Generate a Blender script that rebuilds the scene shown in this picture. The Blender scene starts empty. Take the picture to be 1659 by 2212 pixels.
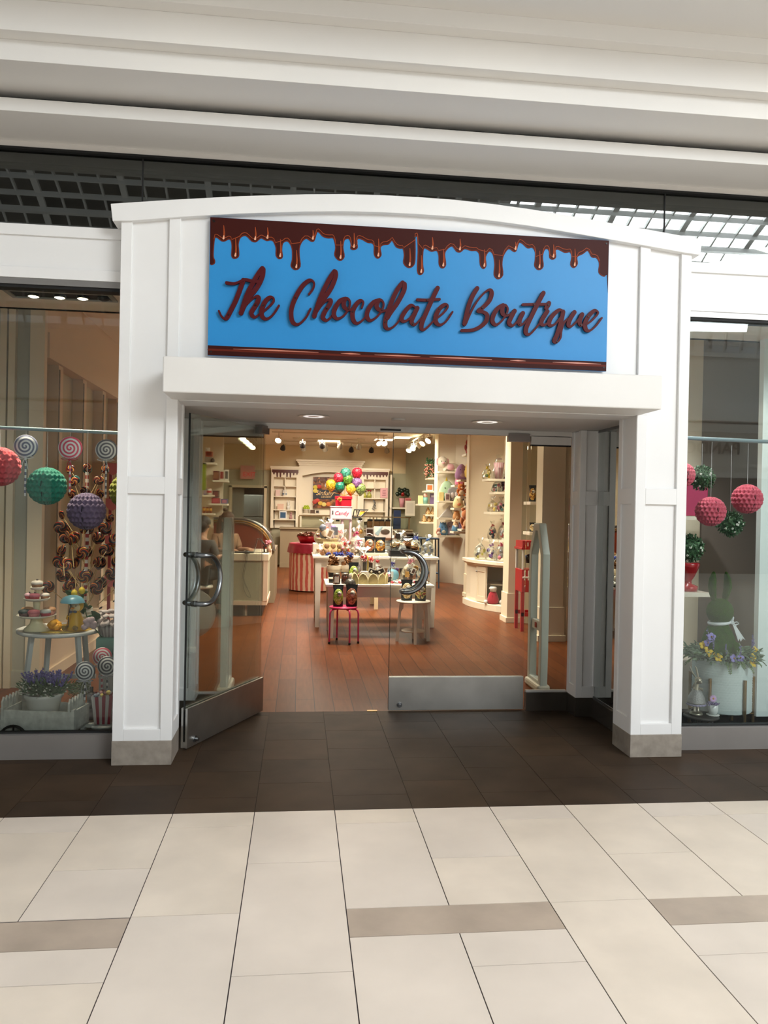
import bpy, math, random
from mathutils import Vector, Matrix
R = math.radians
rnd = random.Random(7)
sc = bpy.context.scene
COL = sc.collection

# ---------------------------------------------------------------- camera
cam_d = bpy.data.cameras.new('camera'); cam = bpy.data.objects.new('camera', cam_d); COL.objects.link(cam)
cam_d.sensor_fit = 'AUTO'; cam_d.sensor_width = 36.0; cam_d.lens = 36.0*1677.74/2212.0
cam_d.clip_start = 0.05; cam_d.clip_end = 200
yaw, pitch, roll = 0.108816734, -0.00543590991, 0.0199072671
fw = Vector((math.sin(yaw)*math.cos(pitch), math.cos(yaw)*math.cos(pitch), math.sin(pitch)))
rt = Vector((math.cos(yaw), -math.sin(yaw), 0)); up = rt.cross(fw)
r2 = rt*math.cos(roll)+up*math.sin(roll); u2 = -rt*math.sin(roll)+up*math.cos(roll)
cam.matrix_world = Matrix(((r2.x, u2.x, -fw.x, 0), (r2.y, u2.y, -fw.y, 0), (r2.z, u2.z, -fw.z, 1.6), (0, 0, 0, 1)))
sc.camera = cam
sc.view_settings.view_transform = 'Standard'; sc.view_settings.look = 'None'
sc.view_settings.gamma = 1; sc.view_settings.use_curve_mapping = False
sc.view_settings.exposure = 0.0
sc.cycles.max_bounces = 8; sc.cycles.diffuse_bounces = 4; sc.cycles.glossy_bounces = 4
sc.cycles.transmission_bounces = 6; sc.cycles.transparent_max_bounces = 24
sc.cycles.sample_clamp_indirect = 6; sc.cycles.caustics_reflective = False; sc.cycles.caustics_refractive = False

# ---------------------------------------------------------------- world: overcast daylight at the open ends of the mall
w = bpy.data.worlds.new('world'); sc.world = w; w.use_nodes = True
bg = w.node_tree.nodes['Background']; bg.inputs[0].default_value = (0.92, 0.965, 1.0, 1); bg.inputs[1].default_value = 1.15

def area(name, loc, rot, sx, sy, power, col=(1, 1, 1)):
    d = bpy.data.lights.new(name, 'AREA'); d.shape = 'RECTANGLE'; d.size = sx; d.size_y = sy; d.energy = power; d.color = col
    o = bpy.data.objects.new(name, d); COL.objects.link(o); o.location = loc; o.rotation_euler = rot; return o
def spot(name, loc, target, power, angle=70, col=(1, .78, .5), blend=.6, rad=.04, parent=None):
    d = bpy.data.lights.new(name, 'SPOT'); d.energy = power; d.spot_size = R(angle); d.spot_blend = blend; d.color = col; d.shadow_soft_size = rad
    o = bpy.data.objects.new(name, d); COL.objects.link(o); o.location = loc
    o.rotation_euler = (Vector(target)-Vector(loc)).to_track_quat('-Z', 'Y').to_euler(); o.parent = parent; return o
# skylights in the mall vault, plus an added fill light
area('skylight_and_fill', (7.6, -6.15, 8.45), (R(48), 0, R(12)), 7, 3.2, 1500, (.93, .975, 1))
area('skylight_and_fill', (6.0, -7.75, 6.75), (R(70), 0, R(8)), 9, 1.7, 1080, (.93, .975, 1))
area('skylight_and_fill', (2.0, 2.6, 7.45), (R(-58), 0, 0), 13, 1.6, 380, (.94, .975, 1))  # added fill, lights the opposite wall so it bounces back to the entrance
# lamps in the shop ceiling
WARM = (1.0, .9, .74)
for lx, ly, p in ((0.7, 9.2, 75), (0.5, 11.2, 110), (2.2, 11.5, 80), (0.8, 15.5, 165), (2.2, 17.5, 105), (0.3, 18.6, 95)):
    area('ceiling_troffer_light', (lx, ly, 3.2), (0, 0, 0), 1.2, .6, p, WARM).data.spread = R(125 if ly < 12 else 170)

# ---------------------------------------------------------------- materials
def lin(c):
    c /= 255.0
    return c/12.92 if c <= .04045 else ((c+.055)/1.055)**2.4
def rgb(c): return (lin(c[0]), lin(c[1]), lin(c[2]), 1)
MATS = {}
def mat(name, c, rough=.5, metal=0.0, var=0.0, scale=8, bump=0.0, bscale=60, emit=0, alpha=1, spec=.5, sheen=0, detail=4):
    if name in MATS: return MATS[name]
    m = bpy.data.materials.new(name); m.use_nodes = True; MATS[name] = m
    nt = m.node_tree; b = nt.nodes['Principled BSDF']
    b.inputs['Base Color'].default_value = rgb(c); b.inputs['Roughness'].default_value = rough; b.inputs['Metallic'].default_value = metal
    b.inputs['Specular IOR Level'].default_value = spec; b.inputs['Alpha'].default_value = alpha
    if sheen: b.inputs['Sheen Weight'].default_value = sheen
    if emit:
        b.inputs['Emission Color'].default_value = rgb(c); b.inputs['Emission Strength'].default_value = emit
    if var or bump:
        tc = nt.nodes.new('ShaderNodeTexCoord')
    if var:
        n = nt.nodes.new('ShaderNodeTexNoise'); n.inputs['Scale'].default_value = scale; n.inputs['Detail'].default_value = detail
        nt.links.new(tc.outputs['Object'], n.inputs['Vector'])
        r = nt.nodes.new('ShaderNodeValToRGB'); a = rgb([max(0, k*(1-var)) for k in c]); z = rgb([min(255, k*(1+var)) for k in c])
        r.color_ramp.elements[0].color = a; r.color_ramp.elements[1].color = z
        r.color_ramp.elements[0].position = .3; r.color_ramp.elements[1].position = .7
        nt.links.new(n.outputs['Fac'], r.inputs['Fac']); nt.links.new(r.outputs['Color'], b.inputs['Base Color'])
    if bump:
        n2 = nt.nodes.new('ShaderNodeTexNoise'); n2.inputs['Scale'].default_value = bscale
        nt.links.new(tc.outputs['Object'], n2.inputs['Vector'])
        bp = nt.nodes.new('ShaderNodeBump'); bp.inputs['Strength'].default_value = bump; bp.inputs['Distance'].default_value = .01
        nt.links.new(n2.outputs['Fac'], bp.inputs['Height']); nt.links.new(bp.outputs['Normal'], b.inputs['Normal'])
    return m
def glass_mat(name, tint=(232, 240, 238), refl=.09, rough=0.0, fres=1.0):
    if name in MATS: return MATS[name]
    m = bpy.data.materials.new(name); m.use_nodes = True; MATS[name] = m; nt = m.node_tree; nt.nodes.clear()
    o = nt.nodes.new('ShaderNodeOutputMaterial'); t = nt.nodes.new('ShaderNodeBsdfTransparent'); g = nt.nodes.new('ShaderNodeBsdfGlossy')
    t.inputs[0].default_value = rgb(tint); g.inputs['Roughness'].default_value = rough; g.inputs[0].default_value = (.93, .98, .97, 1)
    lw = nt.nodes.new('ShaderNodeFresnel'); lw.inputs[0].default_value = 1.5
    ma = nt.nodes.new('ShaderNodeMath'); ma.operation = 'MULTIPLY_ADD'; ma.inputs[1].default_value = fres; ma.inputs[2].default_value = refl-.04
    ma.use_clamp = True
    mx = nt.nodes.new('ShaderNodeMixShader')
    nt.links.new(lw.outputs[0], ma.inputs[0]); nt.links.new(ma.outputs[0], mx.inputs[0])
    nt.links.new(t.outputs[0], mx.inputs[1]); nt.links.new(g.outputs[0], mx.inputs[2]); nt.links.new(mx.outputs[0], o.inputs[0])
    return m
def speck_mat(name, cols, scale=120, rough=.5, dist=1.0):
    """patchy mixture of several colours (popcorn, sprinkles, printed packs)"""
    if name in MATS: return MATS[name]
    m = bpy.data.materials.new(name); m.use_nodes = True; MATS[name] = m; nt = m.node_tree; b = nt.nodes['Principled BSDF']
    tc = nt.nodes.new('ShaderNodeTexCoord'); v = nt.nodes.new('ShaderNodeTexVoronoi'); v.inputs['Scale'].default_value = scale
    nt.links.new(tc.outputs['Object'], v.inputs['Vector'])
    s = nt.nodes.new('ShaderNodeSeparateColor'); nt.links.new(v.outputs['Color'], s.inputs[0])
    r = nt.nodes.new('ShaderNodeValToRGB'); r.color_ramp.interpolation = 'CONSTANT'
    n = len(cols)
    while len(r.color_ramp.elements) < n: r.color_ramp.elements.new(.5)
    for i, c in enumerate(cols):
        r.color_ramp.elements[i].position = i/n; r.color_ramp.elements[i].color = rgb(c)
    nt.links.new(s.outputs[0], r.inputs['Fac']); nt.links.new(r.outputs['Color'], b.inputs['Base Color'])
    bp = nt.nodes.new('ShaderNodeBump'); bp.inputs['Strength'].default_value = .5*dist; bp.inputs['Distance'].default_value = .01; bp.invert = True
    nt.links.new(v.outputs['Distance'], bp.inputs['Height']); nt.links.new(bp.outputs['Normal'], b.inputs['Normal'])
    b.inputs['Roughness'].default_value = rough
    return m
def stripe_mat(name, c1, c2, axis=0, freq=40.0, rough=.6, wob=0.0, ang=False):
    if name in MATS: return MATS[name]
    m = bpy.data.materials.new(name); m.use_nodes = True; MATS[name] = m; nt = m.node_tree; b = nt.nodes['Principled BSDF']
    tc = nt.nodes.new('ShaderNodeTexCoord'); sx = nt.nodes.new('ShaderNodeSeparateXYZ'); nt.links.new(tc.outputs['Object'], sx.inputs[0])
    if ang:
        a = nt.nodes.new('ShaderNodeMath'); a.operation = 'ARCTAN2'; nt.links.new(sx.outputs[1], a.inputs[0]); nt.links.new(sx.outputs[0], a.inputs[1]); src = a.outputs[0]
    else: src = sx.outputs[axis]
    mu = nt.nodes.new('ShaderNodeMath'); mu.operation = 'MULTIPLY'; mu.inputs[1].default_value = freq; nt.links.new(src, mu.inputs[0]); val = mu.outputs[0]
    if wob:
        n = nt.nodes.new('ShaderNodeTexNoise'); n.inputs['Scale'].default_value = 6; nt.links.new(tc.outputs['Object'], n.inputs['Vector'])
        ad = nt.nodes.new('ShaderNodeMath'); ad.operation = 'MULTIPLY_ADD'; ad.inputs[1].default_value = wob; nt.links.new(n.outputs['Fac'], ad.inputs[0]); nt.links.new(val, ad.inputs[2]); val = ad.outputs[0]
    si = nt.nodes.new('ShaderNodeMath'); si.operation = 'SINE'; nt.links.new(val, si.inputs[0])
    r = nt.nodes.new('ShaderNodeValToRGB'); r.color_ramp.elements[0].position = .45; r.color_ramp.elements[1].position = .55
    r.color_ramp.elements[0].color = rgb(c1); r.color_ramp.elements[1].color = rgb(c2)
    m1 = nt.nodes.new('ShaderNodeMath'); m1.operation = 'MULTIPLY_ADD'; m1.inputs[1].default_value = .5; m1.inputs[2].default_value = .5
    nt.links.new(si.outputs[0], m1.inputs[0]); nt.links.new(m1.outputs[0], r.inputs['Fac']); nt.links.new(r.outputs['Color'], b.inputs['Base Color'])
    b.inputs['Roughness'].default_value = rough
    return m

WHITE = mat('white_paint', (236, 236, 235), .45, var=.012, scale=1.5)
TRIMW = mat('white_trim', (235, 234, 232), .4)
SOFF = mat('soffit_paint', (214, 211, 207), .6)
CREAM = mat('cream_paint', (228, 215, 190), .6)
IVORY = mat('ivory_woodwork', (238, 228, 208), .45)
SAGE = mat('sage_wall_paint', (176, 172, 146), .6)
TAUPE = mat('taupe_paint', (150, 134, 108), .6)
BLACK = mat('black_gap', (10, 10, 11), .7)
STEEL = mat('brushed_steel', (176, 178, 180), .28, 1.0, var=.06, scale=3)
CHROME = mat('satin_chrome', (150, 153, 156), .3, 1.0)
STONE = mat('stone_plinth', (116, 106, 96), .4, var=.08, scale=9)
GLASS = glass_mat('clear_shop_glass', (250, 253, 252), .022)
GLASSD = glass_mat('door_glass', (249, 251, 249), .022, fres=.6)
DARKM = mat('dark_metal', (34, 33, 33), .4, .6)
WPLAS = mat('white_plastic', (232, 230, 224), .35)
BLKP = mat('black_plastic', (20, 20, 21), .4)

# ---------------------------------------------------------------- mesh helpers
class MB:
    def __init__(s): s.v = []; s.f = []; s.mi = []; s.sm = []; s.cur = 0
    def add(s, vs, fs, smooth=False):
        o = len(s.v); s.v += [tuple(p) for p in vs]
        for f in fs: s.f.append([i+o for i in f]); s.mi.append(s.cur); s.sm.append(smooth)
        return s
    def m(s, i): s.cur = i; return s
    def box(s, x0, x1, y0, y1, z0, z1, M=None):
        v = [(x0, y0, z0), (x1, y0, z0), (x1, y1, z0), (x0, y1, z0), (x0, y0, z1), (x1, y0, z1), (x1, y1, z1), (x0, y1, z1)]
        if M: v = [tuple(M @ Vector(p)) for p in v]
        return s.add(v, [(0, 3, 2, 1), (4, 5, 6, 7), (0, 1, 5, 4), (1, 2, 6, 5), (2, 3, 7, 6), (3, 0, 4, 7)])
    def cb(s, c, sz, M=None):
        return s.box(c[0]-sz[0]/2, c[0]+sz[0]/2, c[1]-sz[1]/2, c[1]+sz[1]/2, c[2]-sz[2]/2, c[2]+sz[2]/2, M)
    def quad(s, a, b, c, d): return s.add([a, b, c, d], [(0, 1, 2, 3)])
    def tube(s, pts, r, n=8, closed=False, caps=True, smooth=True, flat=1.0):
        P = [Vector(p) for p in pts]; k = len(P); rs = r if isinstance(r, (list, tuple)) else [r]*k
        vs = []; prev = None
        for i in range(k):
            a = P[(i-1) % k] if (closed or i > 0) else P[i]; b = P[(i+1) % k] if (closed or i < k-1) else P[i]
            t = (b-a).normalized() if (b-a).length > 1e-9 else Vector((0, 0, 1))
            if prev is None:
                ref = Vector((0, 0, 1)) if abs(t.z) < .9 else Vector((1, 0, 0)); nx = t.cross(ref).normalized()
            else:
                nx = prev - t*prev.dot(t); nx = nx.normalized() if nx.length > 1e-6 else t.orthogonal().normalized()
            prev = nx; ny = t.cross(nx)
            for j in range(n):
                a_ = 2*math.pi*j/n; vs.append(P[i]+nx*math.cos(a_)*rs[i]+ny*math.sin(a_)*rs[i]*flat)
        fs = []
        for i in range(k if closed else k-1):
            for j in range(n):
                i2 = (i+1) % k; fs.append((i*n+j, i*n+(j+1) % n, i2*n+(j+1) % n, i2*n+j))
        s.add(vs, fs, smooth)
        if caps and not closed:
            s.add(vs[:n], [tuple(range(n-1, -1, -1))]); s.add(vs[-n:], [tuple(range(n))])
        return s
    def cyl(s, p0, p1, r0, r1=None, n=14, smooth=True): return s.tube([p0, p1], [r0, r0 if r1 is None else r1], n, smooth=smooth)
    def lathe(s, c, prof, n=24, smooth=True, sx=1, sy=1, wob=None):
        vs = []
        for r, z in prof:
            for j in range(n):
                a = 2*math.pi*j/n; k = wob(a, z) if wob else 1
                vs.append((c[0]+r*math.cos(a)*sx*k, c[1]+r*math.sin(a)*sy*k, c[2]+z))
        fs = [(i*n+j, i*n+(j+1) % n, (i+1)*n+(j+1) % n, (i+1)*n+j) for i in range(len(prof)-1) for j in range(n)]
        s.add(vs, fs, smooth)
        if prof[0][0] > 1e-4: s.add(vs[:n], [tuple(range(n-1, -1, -1))])
        if prof[-1][0] > 1e-4: s.add(vs[-n:], [tuple(range(n))])
        return s
    def ell(s, c, r, n=14, m=9, rot=None, noise=0, seed=0, smooth=True):
        rr = (r, r, r) if isinstance(r, (int, float)) else r; q = random.Random(seed); vs = []
        M = rot.to_matrix() if rot is not None and hasattr(rot, 'to_matrix') else rot
        for i in range(m+1):
            th = math.pi*i/m
            for j in range(n):
                a = 2*math.pi*j/n; k = 1+noise*(q.random()-.5)
                p = Vector((math.sin(th)*math.cos(a)*rr[0]*k, math.sin(th)*math.sin(a)*rr[1]*k, -math.cos(th)*rr[2]*k))
                if M: p = M @ p
                vs.append((c[0]+p.x, c[1]+p.y, c[2]+p.z))
        return s.add(vs, [(i*n+j, i*n+(j+1) % n, (i+1)*n+(j+1) % n, (i+1)*n+j) for i in range(m) for j in range(n)], smooth)
    def prism(s, pts, f0, f1):
        """outline pts (2-D), f0 / f1 map a 2-D point to the front / back 3-D point"""
        n = len(pts); a = [f0(p) for p in pts]; b = [f1(p) for p in pts]
        return s.add(a+b, [tuple(range(n)), tuple(range(2*n-1, n-1, -1))]+[(i, n+i, n+(i+1) % n, (i+1) % n) for i in range(n)])
    def xz(s, pts, y0, y1): return s.prism(pts, lambda p: (p[0], y0, p[1]), lambda p: (p[0], y1, p[1]))
    def xy(s, pts, z0, z1): return s.prism(pts, lambda p: (p[0], p[1], z0), lambda p: (p[0], p[1], z1))
    def stroke(s, pts, ws, y0, y1, eps=0.0):
        """brush stroke in the XZ plane with a width at each point"""
        L = []; Rr = []; n = len(pts)
        for i in range(n):
            a = pts[max(0, i-1)]; b = pts[min(n-1, i+1)]; dx, dz = b[0]-a[0], b[1]-a[1]; l = math.hypot(dx, dz) or 1
            nx, nz = -dz/l*ws[i]/2, dx/l*ws[i]/2
            L.append((pts[i][0]+nx, pts[i][1]+nz)); Rr.append((pts[i][0]-nx, pts[i][1]-nz))
        v = [(p[0], y0+i*eps, p[1]) for i, p in enumerate(L)]+[(p[0], y0+i*eps, p[1]) for i, p in enumerate(Rr)]+[(p[0], y1, p[1]) for p in L]+[(p[0], y1, p[1]) for p in Rr]
        f = []
        for i in range(n-1):
            f += [(i, i+1, n+i+1, n+i), (2*n+i, 3*n+i, 3*n+i+1, 2*n+i+1), (i, 2*n+i, 2*n+i+1, i+1), (n+i, n+i+1, 3*n+i+1, 3*n+i)]
        f += [(0, n, 3*n, 2*n), (n-1, 3*n-1, 4*n-1, 2*n-1)]
        s.add(v, f)
        for p, wd, yy in ((pts[0], ws[0], y0-.6*eps), (pts[-1], ws[-1], y0+(n-.4)*eps)):
            s.xz([(p[0]+math.cos(k*math.pi/6)*wd/2, p[1]+math.sin(k*math.pi/6)*wd/2) for k in range(12)], yy+.00005, y1-.0003)
        return s
    def build(s, name, mats, parent=None, bevel=0, sub=0, loc=None, rz=0):
        me = bpy.data.meshes.new(name); me.from_pydata(s.v, [], s.f)
        for mm in (mats if isinstance(mats, (list, tuple)) else [mats]): me.materials.append(mm)
        me.polygons.foreach_set('material_index', s.mi); me.polygons.foreach_set('use_smooth', s.sm); me.update()
        o = bpy.data.objects.new(name, me); COL.objects.link(o)
        if parent is not None: o.parent = parent
        if loc: o.location = loc
        if rz: o.rotation_euler[2] = rz
        if bevel:
            b = o.modifiers.new('bevel', 'BEVEL'); b.width = bevel; b.segments = 2; b.limit_method = 'ANGLE'; b.angle_limit = R(40)
        if sub:
            b = o.modifiers.new('sub', 'SUBSURF'); b.levels = sub; b.render_levels = sub
        return o
def tag(o, label, cat, group=None):
    o['label'] = label; o['category'] = cat
    if group: o['group'] = group
    return o
def thing(name, label, cat, loc=(0, 0, 0), rz=0, group=None):
    o = bpy.data.objects.new(name, None); COL.objects.link(o); o.location = loc; o.rotation_euler = (0, 0, rz); o.empty_display_size = .1
    return tag(o, label, cat, group)
def solo(name, mb, m, label, cat, group=None, loc=None, rz=0, bevel=0, sub=0):
    return tag(mb.build(name, m, None, bevel, sub, loc, rz), label, cat, group)
def struct(name, mb, m, parent=None, bevel=0, label=None):
    o = mb.build(name, m, parent, bevel)
    if parent is None: o['kind'] = 'structure'
    if label: o['label'] = label
    return o
def smooth_path(pts, k=6):
    out = []; n = len(pts)
    for i in range(n-1):
        p0 = pts[max(0, i-1)]; p1 = pts[i]; p2 = pts[i+1]; p3 = pts[min(n-1, i+2)]
        for j in range(k):
            t = j/k
            out.append(tuple(.5*((2*b)+(c-a)*t+(2*a-5*b+4*c-d)*t*t+(-a+3*b-3*c+d)*t**3) for a, b, c, d in zip(p0, p1, p2, p3)))
    out.append(tuple(pts[-1])); return out
def text(body, size, m, parent, loc, rot=(R(90), 0, 0), name='lettering', ext=.002, align='CENTER', shear=0, sx=1.0):
    c = bpy.data.curves.new(name, 'FONT'); c.body = body; c.size = size; c.extrude = ext; c.align_x = align; c.align_y = 'CENTER'; c.shear = shear
    c.materials.append(m); o = bpy.data.objects.new(name, c); COL.objects.link(o)
    bpy.context.view_layer.update()
    me = bpy.data.meshes.new_from_object(o.evaluated_get(bpy.context.evaluated_depsgraph_get())); bpy.data.objects.remove(o); bpy.data.curves.remove(c)
    o = bpy.data.objects.new(name, me); COL.objects.link(o); o.parent = parent; o.location = loc; o.rotation_euler = rot; o.scale = (sx, 1, 1); return o
def copy_tree(o, parent=None):
    c = o.copy(); COL.objects.link(c); c.parent = parent
    for ch in list(o.children): copy_tree(ch, c)
    return c


# ================================================================ MALL FLOOR
U = .4165
LT = [mat('pale_porcelain_tile', (232, 219, 205), .42, spec=.3, var=.035, scale=2.2, detail=8), mat('pale_porcelain_tile_warm', (234, 220, 203), .42, spec=.3, var=.04, scale=2.6, detail=8),
      mat('taupe_porcelain_tile', (188, 171, 154), .42, spec=.3, var=.06, scale=5, detail=8), mat('dark_grout', (62, 52, 54), .8)]
DT = [mat('dark_slate_tile', (64, 52, 42), .5, spec=.2, var=.12, scale=3, detail=8), mat('dark_slate_tile_warm', (68, 54, 42), .5, spec=.2, var=.13, scale=2.5, detail=8), mat('slate_grout', (44, 38, 35), .8)]
for m_ in DT[:2]: m_.node_tree.nodes['Principled BSDF'].inputs['IOR'].default_value = 1.25
g = .0022
fm = MB(); fm.m(3).box(-14, 15, -8, 4.09, -.2, -.003)
def tile(mb, x0, x1, y0, y1, k): mb.m(k).box(x0+g, x1-g, y0+g, y1-g, -.05, 0)
seq = {-4: [3.893, 3.075], -3: [3.484, 3.075], -2: [3.91, 3.076, 2.24], -1: [3.497, 2.662, 1.83], 0: [3.913, 3.079], 1: [3.499, 3.079], 2: [3.914, 3.072, 2.24], 3: [3.486, 3.068], 4: [3.908, 3.068]}
for k in range(-33, 35):
    x0 = .216+U*k; x1 = x0+U
    kk = k if k in seq else ((k+4) % 7)-4 if ((k+4) % 7)-4 in seq else 2
    ys = [4.09]+seq[kk]
    for a, b in zip(ys, ys[1:]): tile(fm, x0, x1, b, a, rnd.choice((0, 1)))
    y = ys[-1]
    if kk in (0, 1):
        y = 2.873
        if kk == 1: tile(fm, x0, x1, 2.658, y, 0); y = 2.658
    elif kk in (-4, -3, 3, 4): y = 2.662
    while y > -8:
        y2 = max(-8, y-2*U); tile(fm, x0, x1, y2, y, rnd.choice((0, 1))); y = y2
    if kk in (-4, 3): fm.m(2).box(x0+g, x1+U-g, 2.868+g, 3.07-g, -.05, 0); fm.m(0).box(x0+g, x1+U-g, 2.662+g, 2.868-g, -.05, 0)
    if kk == 0: fm.m(2).box(x0+g, x1+U-g, 2.873+g, 3.079-g, -.05, 0)
struct('floor_mall', fm, LT)
fe = MB(); fe.m(2).box(-14, 15, 4.09, 6.068, -.2, -.003)
for k in range(-33, 35):
    x0 = .216+U*k; y = 4.09; n = 0
    while y < 6.06:
        y2 = min(6.068, y+(U/2 if (n == 0 and k % 2 == 0) else U)); n += 1
        fe.m(rnd.choice((0, 1))).box(x0+g*.6, x0+U-g*.6, y+g*.6, y2-g*.6, -.05, 0); y = y2
struct('floor_entry', fe, DT)

# wood floor of the shop
wood = bpy.data.materials.new('cherry_plank_floor'); wood.use_nodes = True; nt = wood.node_tree; b = nt.nodes['Principled BSDF']
tc = nt.nodes.new('ShaderNodeTexCoord'); mp = nt.nodes.new('ShaderNodeMapping'); mp.inputs['Rotation'].default_value = (0, 0, R(90))
br = nt.nodes.new('ShaderNodeTexBrick'); br.inputs['Scale'].default_value = 1; br.inputs['Brick Width'].default_value = 1.2; br.inputs['Row Height'].default_value = .153
br.inputs['Mortar Size'].default_value = .0035; br.inputs['Mortar Smooth'].default_value = .2; br.offset = .37
br.inputs['Color1'].default_value = rgb((110, 62, 32)); br.inputs['Color2'].default_value = rgb((94, 50, 25)); br.inputs['Mortar'].default_value = rgb((58, 32, 22))
nt.links.new(tc.outputs['Object'], mp.inputs[0]); nt.links.new(mp.outputs[0], br.inputs['Vector'])
m2 = nt.nodes.new('ShaderNodeMapping'); m2.inputs['Scale'].default_value = (14, 1.2, 1); nt.links.new(tc.outputs['Object'], m2.inputs[0])
no = nt.nodes.new('ShaderNodeTexNoise'); no.inputs['Scale'].default_value = 3; no.inputs['Detail'].default_value = 8; nt.links.new(m2.outputs[0], no.inputs['Vector'])
mx = nt.nodes.new('ShaderNodeMixRGB'); mx.blend_type = 'OVERLAY'; mx.inputs[0].default_value = .35
nt.links.new(br.outputs['Color'], mx.inputs[1]); nt.links.new(no.outputs['Fac'], mx.inputs[2]); nt.links.new(mx.outputs[0], b.inputs['Base Color']); b.inputs['Roughness'].default_value = .38; b.inputs['Specular IOR Level'].default_value = .5; b.inputs['IOR'].default_value = 1.17
MATS['wood'] = wood
fs = MB()
for bx in ((-4, 6, 6.068, 21.6), (-4, -.9, 5.06, 6.068), (2.34, 6, 5.06, 6.068), (-.9, -.74, 6.04, 6.068)): fs.box(bx[0], bx[1], bx[2], bx[3], -.2, 0)
struct('floor_store', fs, wood)

# ================================================================ PORTAL
CAP = [(-1.165, 3.40), (-.8, 3.447), (-.4, 3.494), (.002, 3.531), (.25, 3.548), (.49, 3.556), (.712, 3.558), (.935, 3.556), (1.18, 3.545), (1.43, 3.527), (1.76, 3.493), (2.2, 3.445), (2.592, 3.40)]
def capz(x):
    for (a, za), (c, zc) in zip(CAP, CAP[1:]):
        if a <= x <= c: return za+(zc-za)*(x-a)/(c-a)
    return CAP[0][1]
def arch_poly(x0, x1, zb, off):
    xs = [x0]+[p[0] for p in CAP if x0 < p[0] < x1]+[x1]
    return [(x0, zb), (x1, zb)]+[(x, capz(x)-off) for x in reversed(xs)]
pm = MB()
pm.box(-1.105, -.762, 4.887, 5.15, .147, 2.24); pm.box(2.192, 2.532, 4.887, 5.15, .147, 2.24)
pm.xz(arch_poly(-1.105, 2.532, 2.235, .05), 4.887, 5.15)
def st(x0, x1, z0, z1): pm.box(x0, x1, 4.865, 4.89, z0, z1)
for x0, x1 in ((-1.105, -1.04), (2.463, 2.532)): st(x0, x1, .147, 3.33)
for x0, x1 in ((-.82, -.752), (2.182, 2.25)): st(x0, x1, .147, 2.24); pm.xz(arch_poly(x0, x1, 2.24, .09), 4.865, 4.89)
for x0, x1 in ((-1.04, -.82), (2.25, 2.463)): st(x0, x1, .147, .217); st(x0, x1, 1.657, 1.762)
# pillar returns beside the entrance
for s, xa in ((1, -.762), (-1, 2.192)):
    def sb(y0, y1, z0, z1): pm.box(min(xa, xa+s*.012), max(xa, xa+s*.012), y0, y1, z0, z1)
    sb(4.87, 4.925, .147, 2.235); sb(5.095, 5.15, .147, 2.235); sb(4.92, 5.1, .147, .25); sb(4.92, 5.1, 1.657, 1.762)
struct('wall_portal', pm, WHITE, bevel=.0025)
cm = MB(); top = [(x, z) for x, z in CAP]
cm.xz([(-1.152, 3.297), (-1.04, 3.305)]+[(x, capz(x)-.108) for x in (-.76, -.4, .002, .25, .49, .712, .935, 1.18, 1.43, 1.76, 2.2, 2.47)]+[(2.58, 3.297)]+list(reversed(top)), 4.845, 5.17)
struct('trim_1', cm, WHITE, bevel=.003)
bm_ = MB(); bm_.box(-.79, 2.197, 4.55, 4.865, 2.236, 2.443); struct('lintel_beam', bm_, mat('beam_paint', (232, 230, 226), .5, var=.012, scale=2), bevel=.008)
for nm, xa, xb in (('baseboard_left', -1.107, -.75), ('baseboard_right', 2.18, 2.534)):
    q = MB(); q.box(xa, xb, 4.86, 5.152, 0, .1475); struct(nm, q, mat('speckled_stone_plinth', (150, 141, 130), .4, var=.1, scale=14, detail=10), bevel=.002)

# vestibule: soffit, inner columns, side glass
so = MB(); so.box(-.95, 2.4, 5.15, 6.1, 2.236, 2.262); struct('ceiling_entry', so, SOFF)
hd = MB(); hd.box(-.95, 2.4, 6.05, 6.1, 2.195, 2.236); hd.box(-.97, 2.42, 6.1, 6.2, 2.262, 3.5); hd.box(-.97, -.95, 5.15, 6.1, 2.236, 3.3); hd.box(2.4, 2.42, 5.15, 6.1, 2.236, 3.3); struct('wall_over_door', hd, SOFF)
for nm, s, xa in (('wall_column_left', 1, -.74), ('wall_column_right', -1, 2.17)):
    q = MB(); xb = xa-s*.2
    def cb_(u0, u1, y0, y1, z0, z1): q.box(min(xa-s*u0, xa-s*u1), max(xa-s*u0, xa-s*u1), y0, y1, z0, z1)
    cb_(0, .05, 5.85, 5.9, .147, 2.234); cb_(0, .02, 6.01, 6.06, .147, 2.234); cb_(.14, .2, 5.85, 5.88, .147, 2.234); cb_(.012, .2, 5.864, 6.058, .148, 2.233)
    for z0, z1 in ((.147, .235), (1.65, 1.76)):
        cb_(0, .011, 5.9, 6.01, z0, z1); cb_(.05, .14, 5.85, 5.863, z0, z1)
    struct(nm, q, WHITE, bevel=.002)
q = MB()
q.box(-.93, -.735, 5.845, 6.07, 0, .147); q.box(2.165, 2.37, 5.845, 6.07, 0, .147)
q.box(-.95, -.865, 5.15, 5.85, 0, .147); q.box(2.3, 2.38, 5.15, 5.85, 0, .147)
q.box(-.735, -.285, 6.03, 6.09, 0, .147); q.box(1.83, 2.165, 6.03, 6.09, 0, .147)
struct('baseboard_entry', q, mat('dark_stone_base', (66, 60, 54), .22, var=.08, scale=6), bevel=.002)
def pane_window(n, panes, frame, gl=GLASS, label=None, fm_=CHROME):
    w_ = struct('window_%d' % n, frame, fm_, label=label); p = MB()
    for a in panes: p.box(*a)
    p.build('glass_pane', gl, w_); return w_
f = MB(); f.box(-.9, -.88, 5.15, 5.85, .147, .16); f.box(-.9, -.88, 5.15, 5.85, 2.215, 2.236); pane_window(4, [(-.895, -.885, 5.15, 5.855, .155, 2.22)], f, label='fixed side glass between left pillar and inner column')
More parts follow.
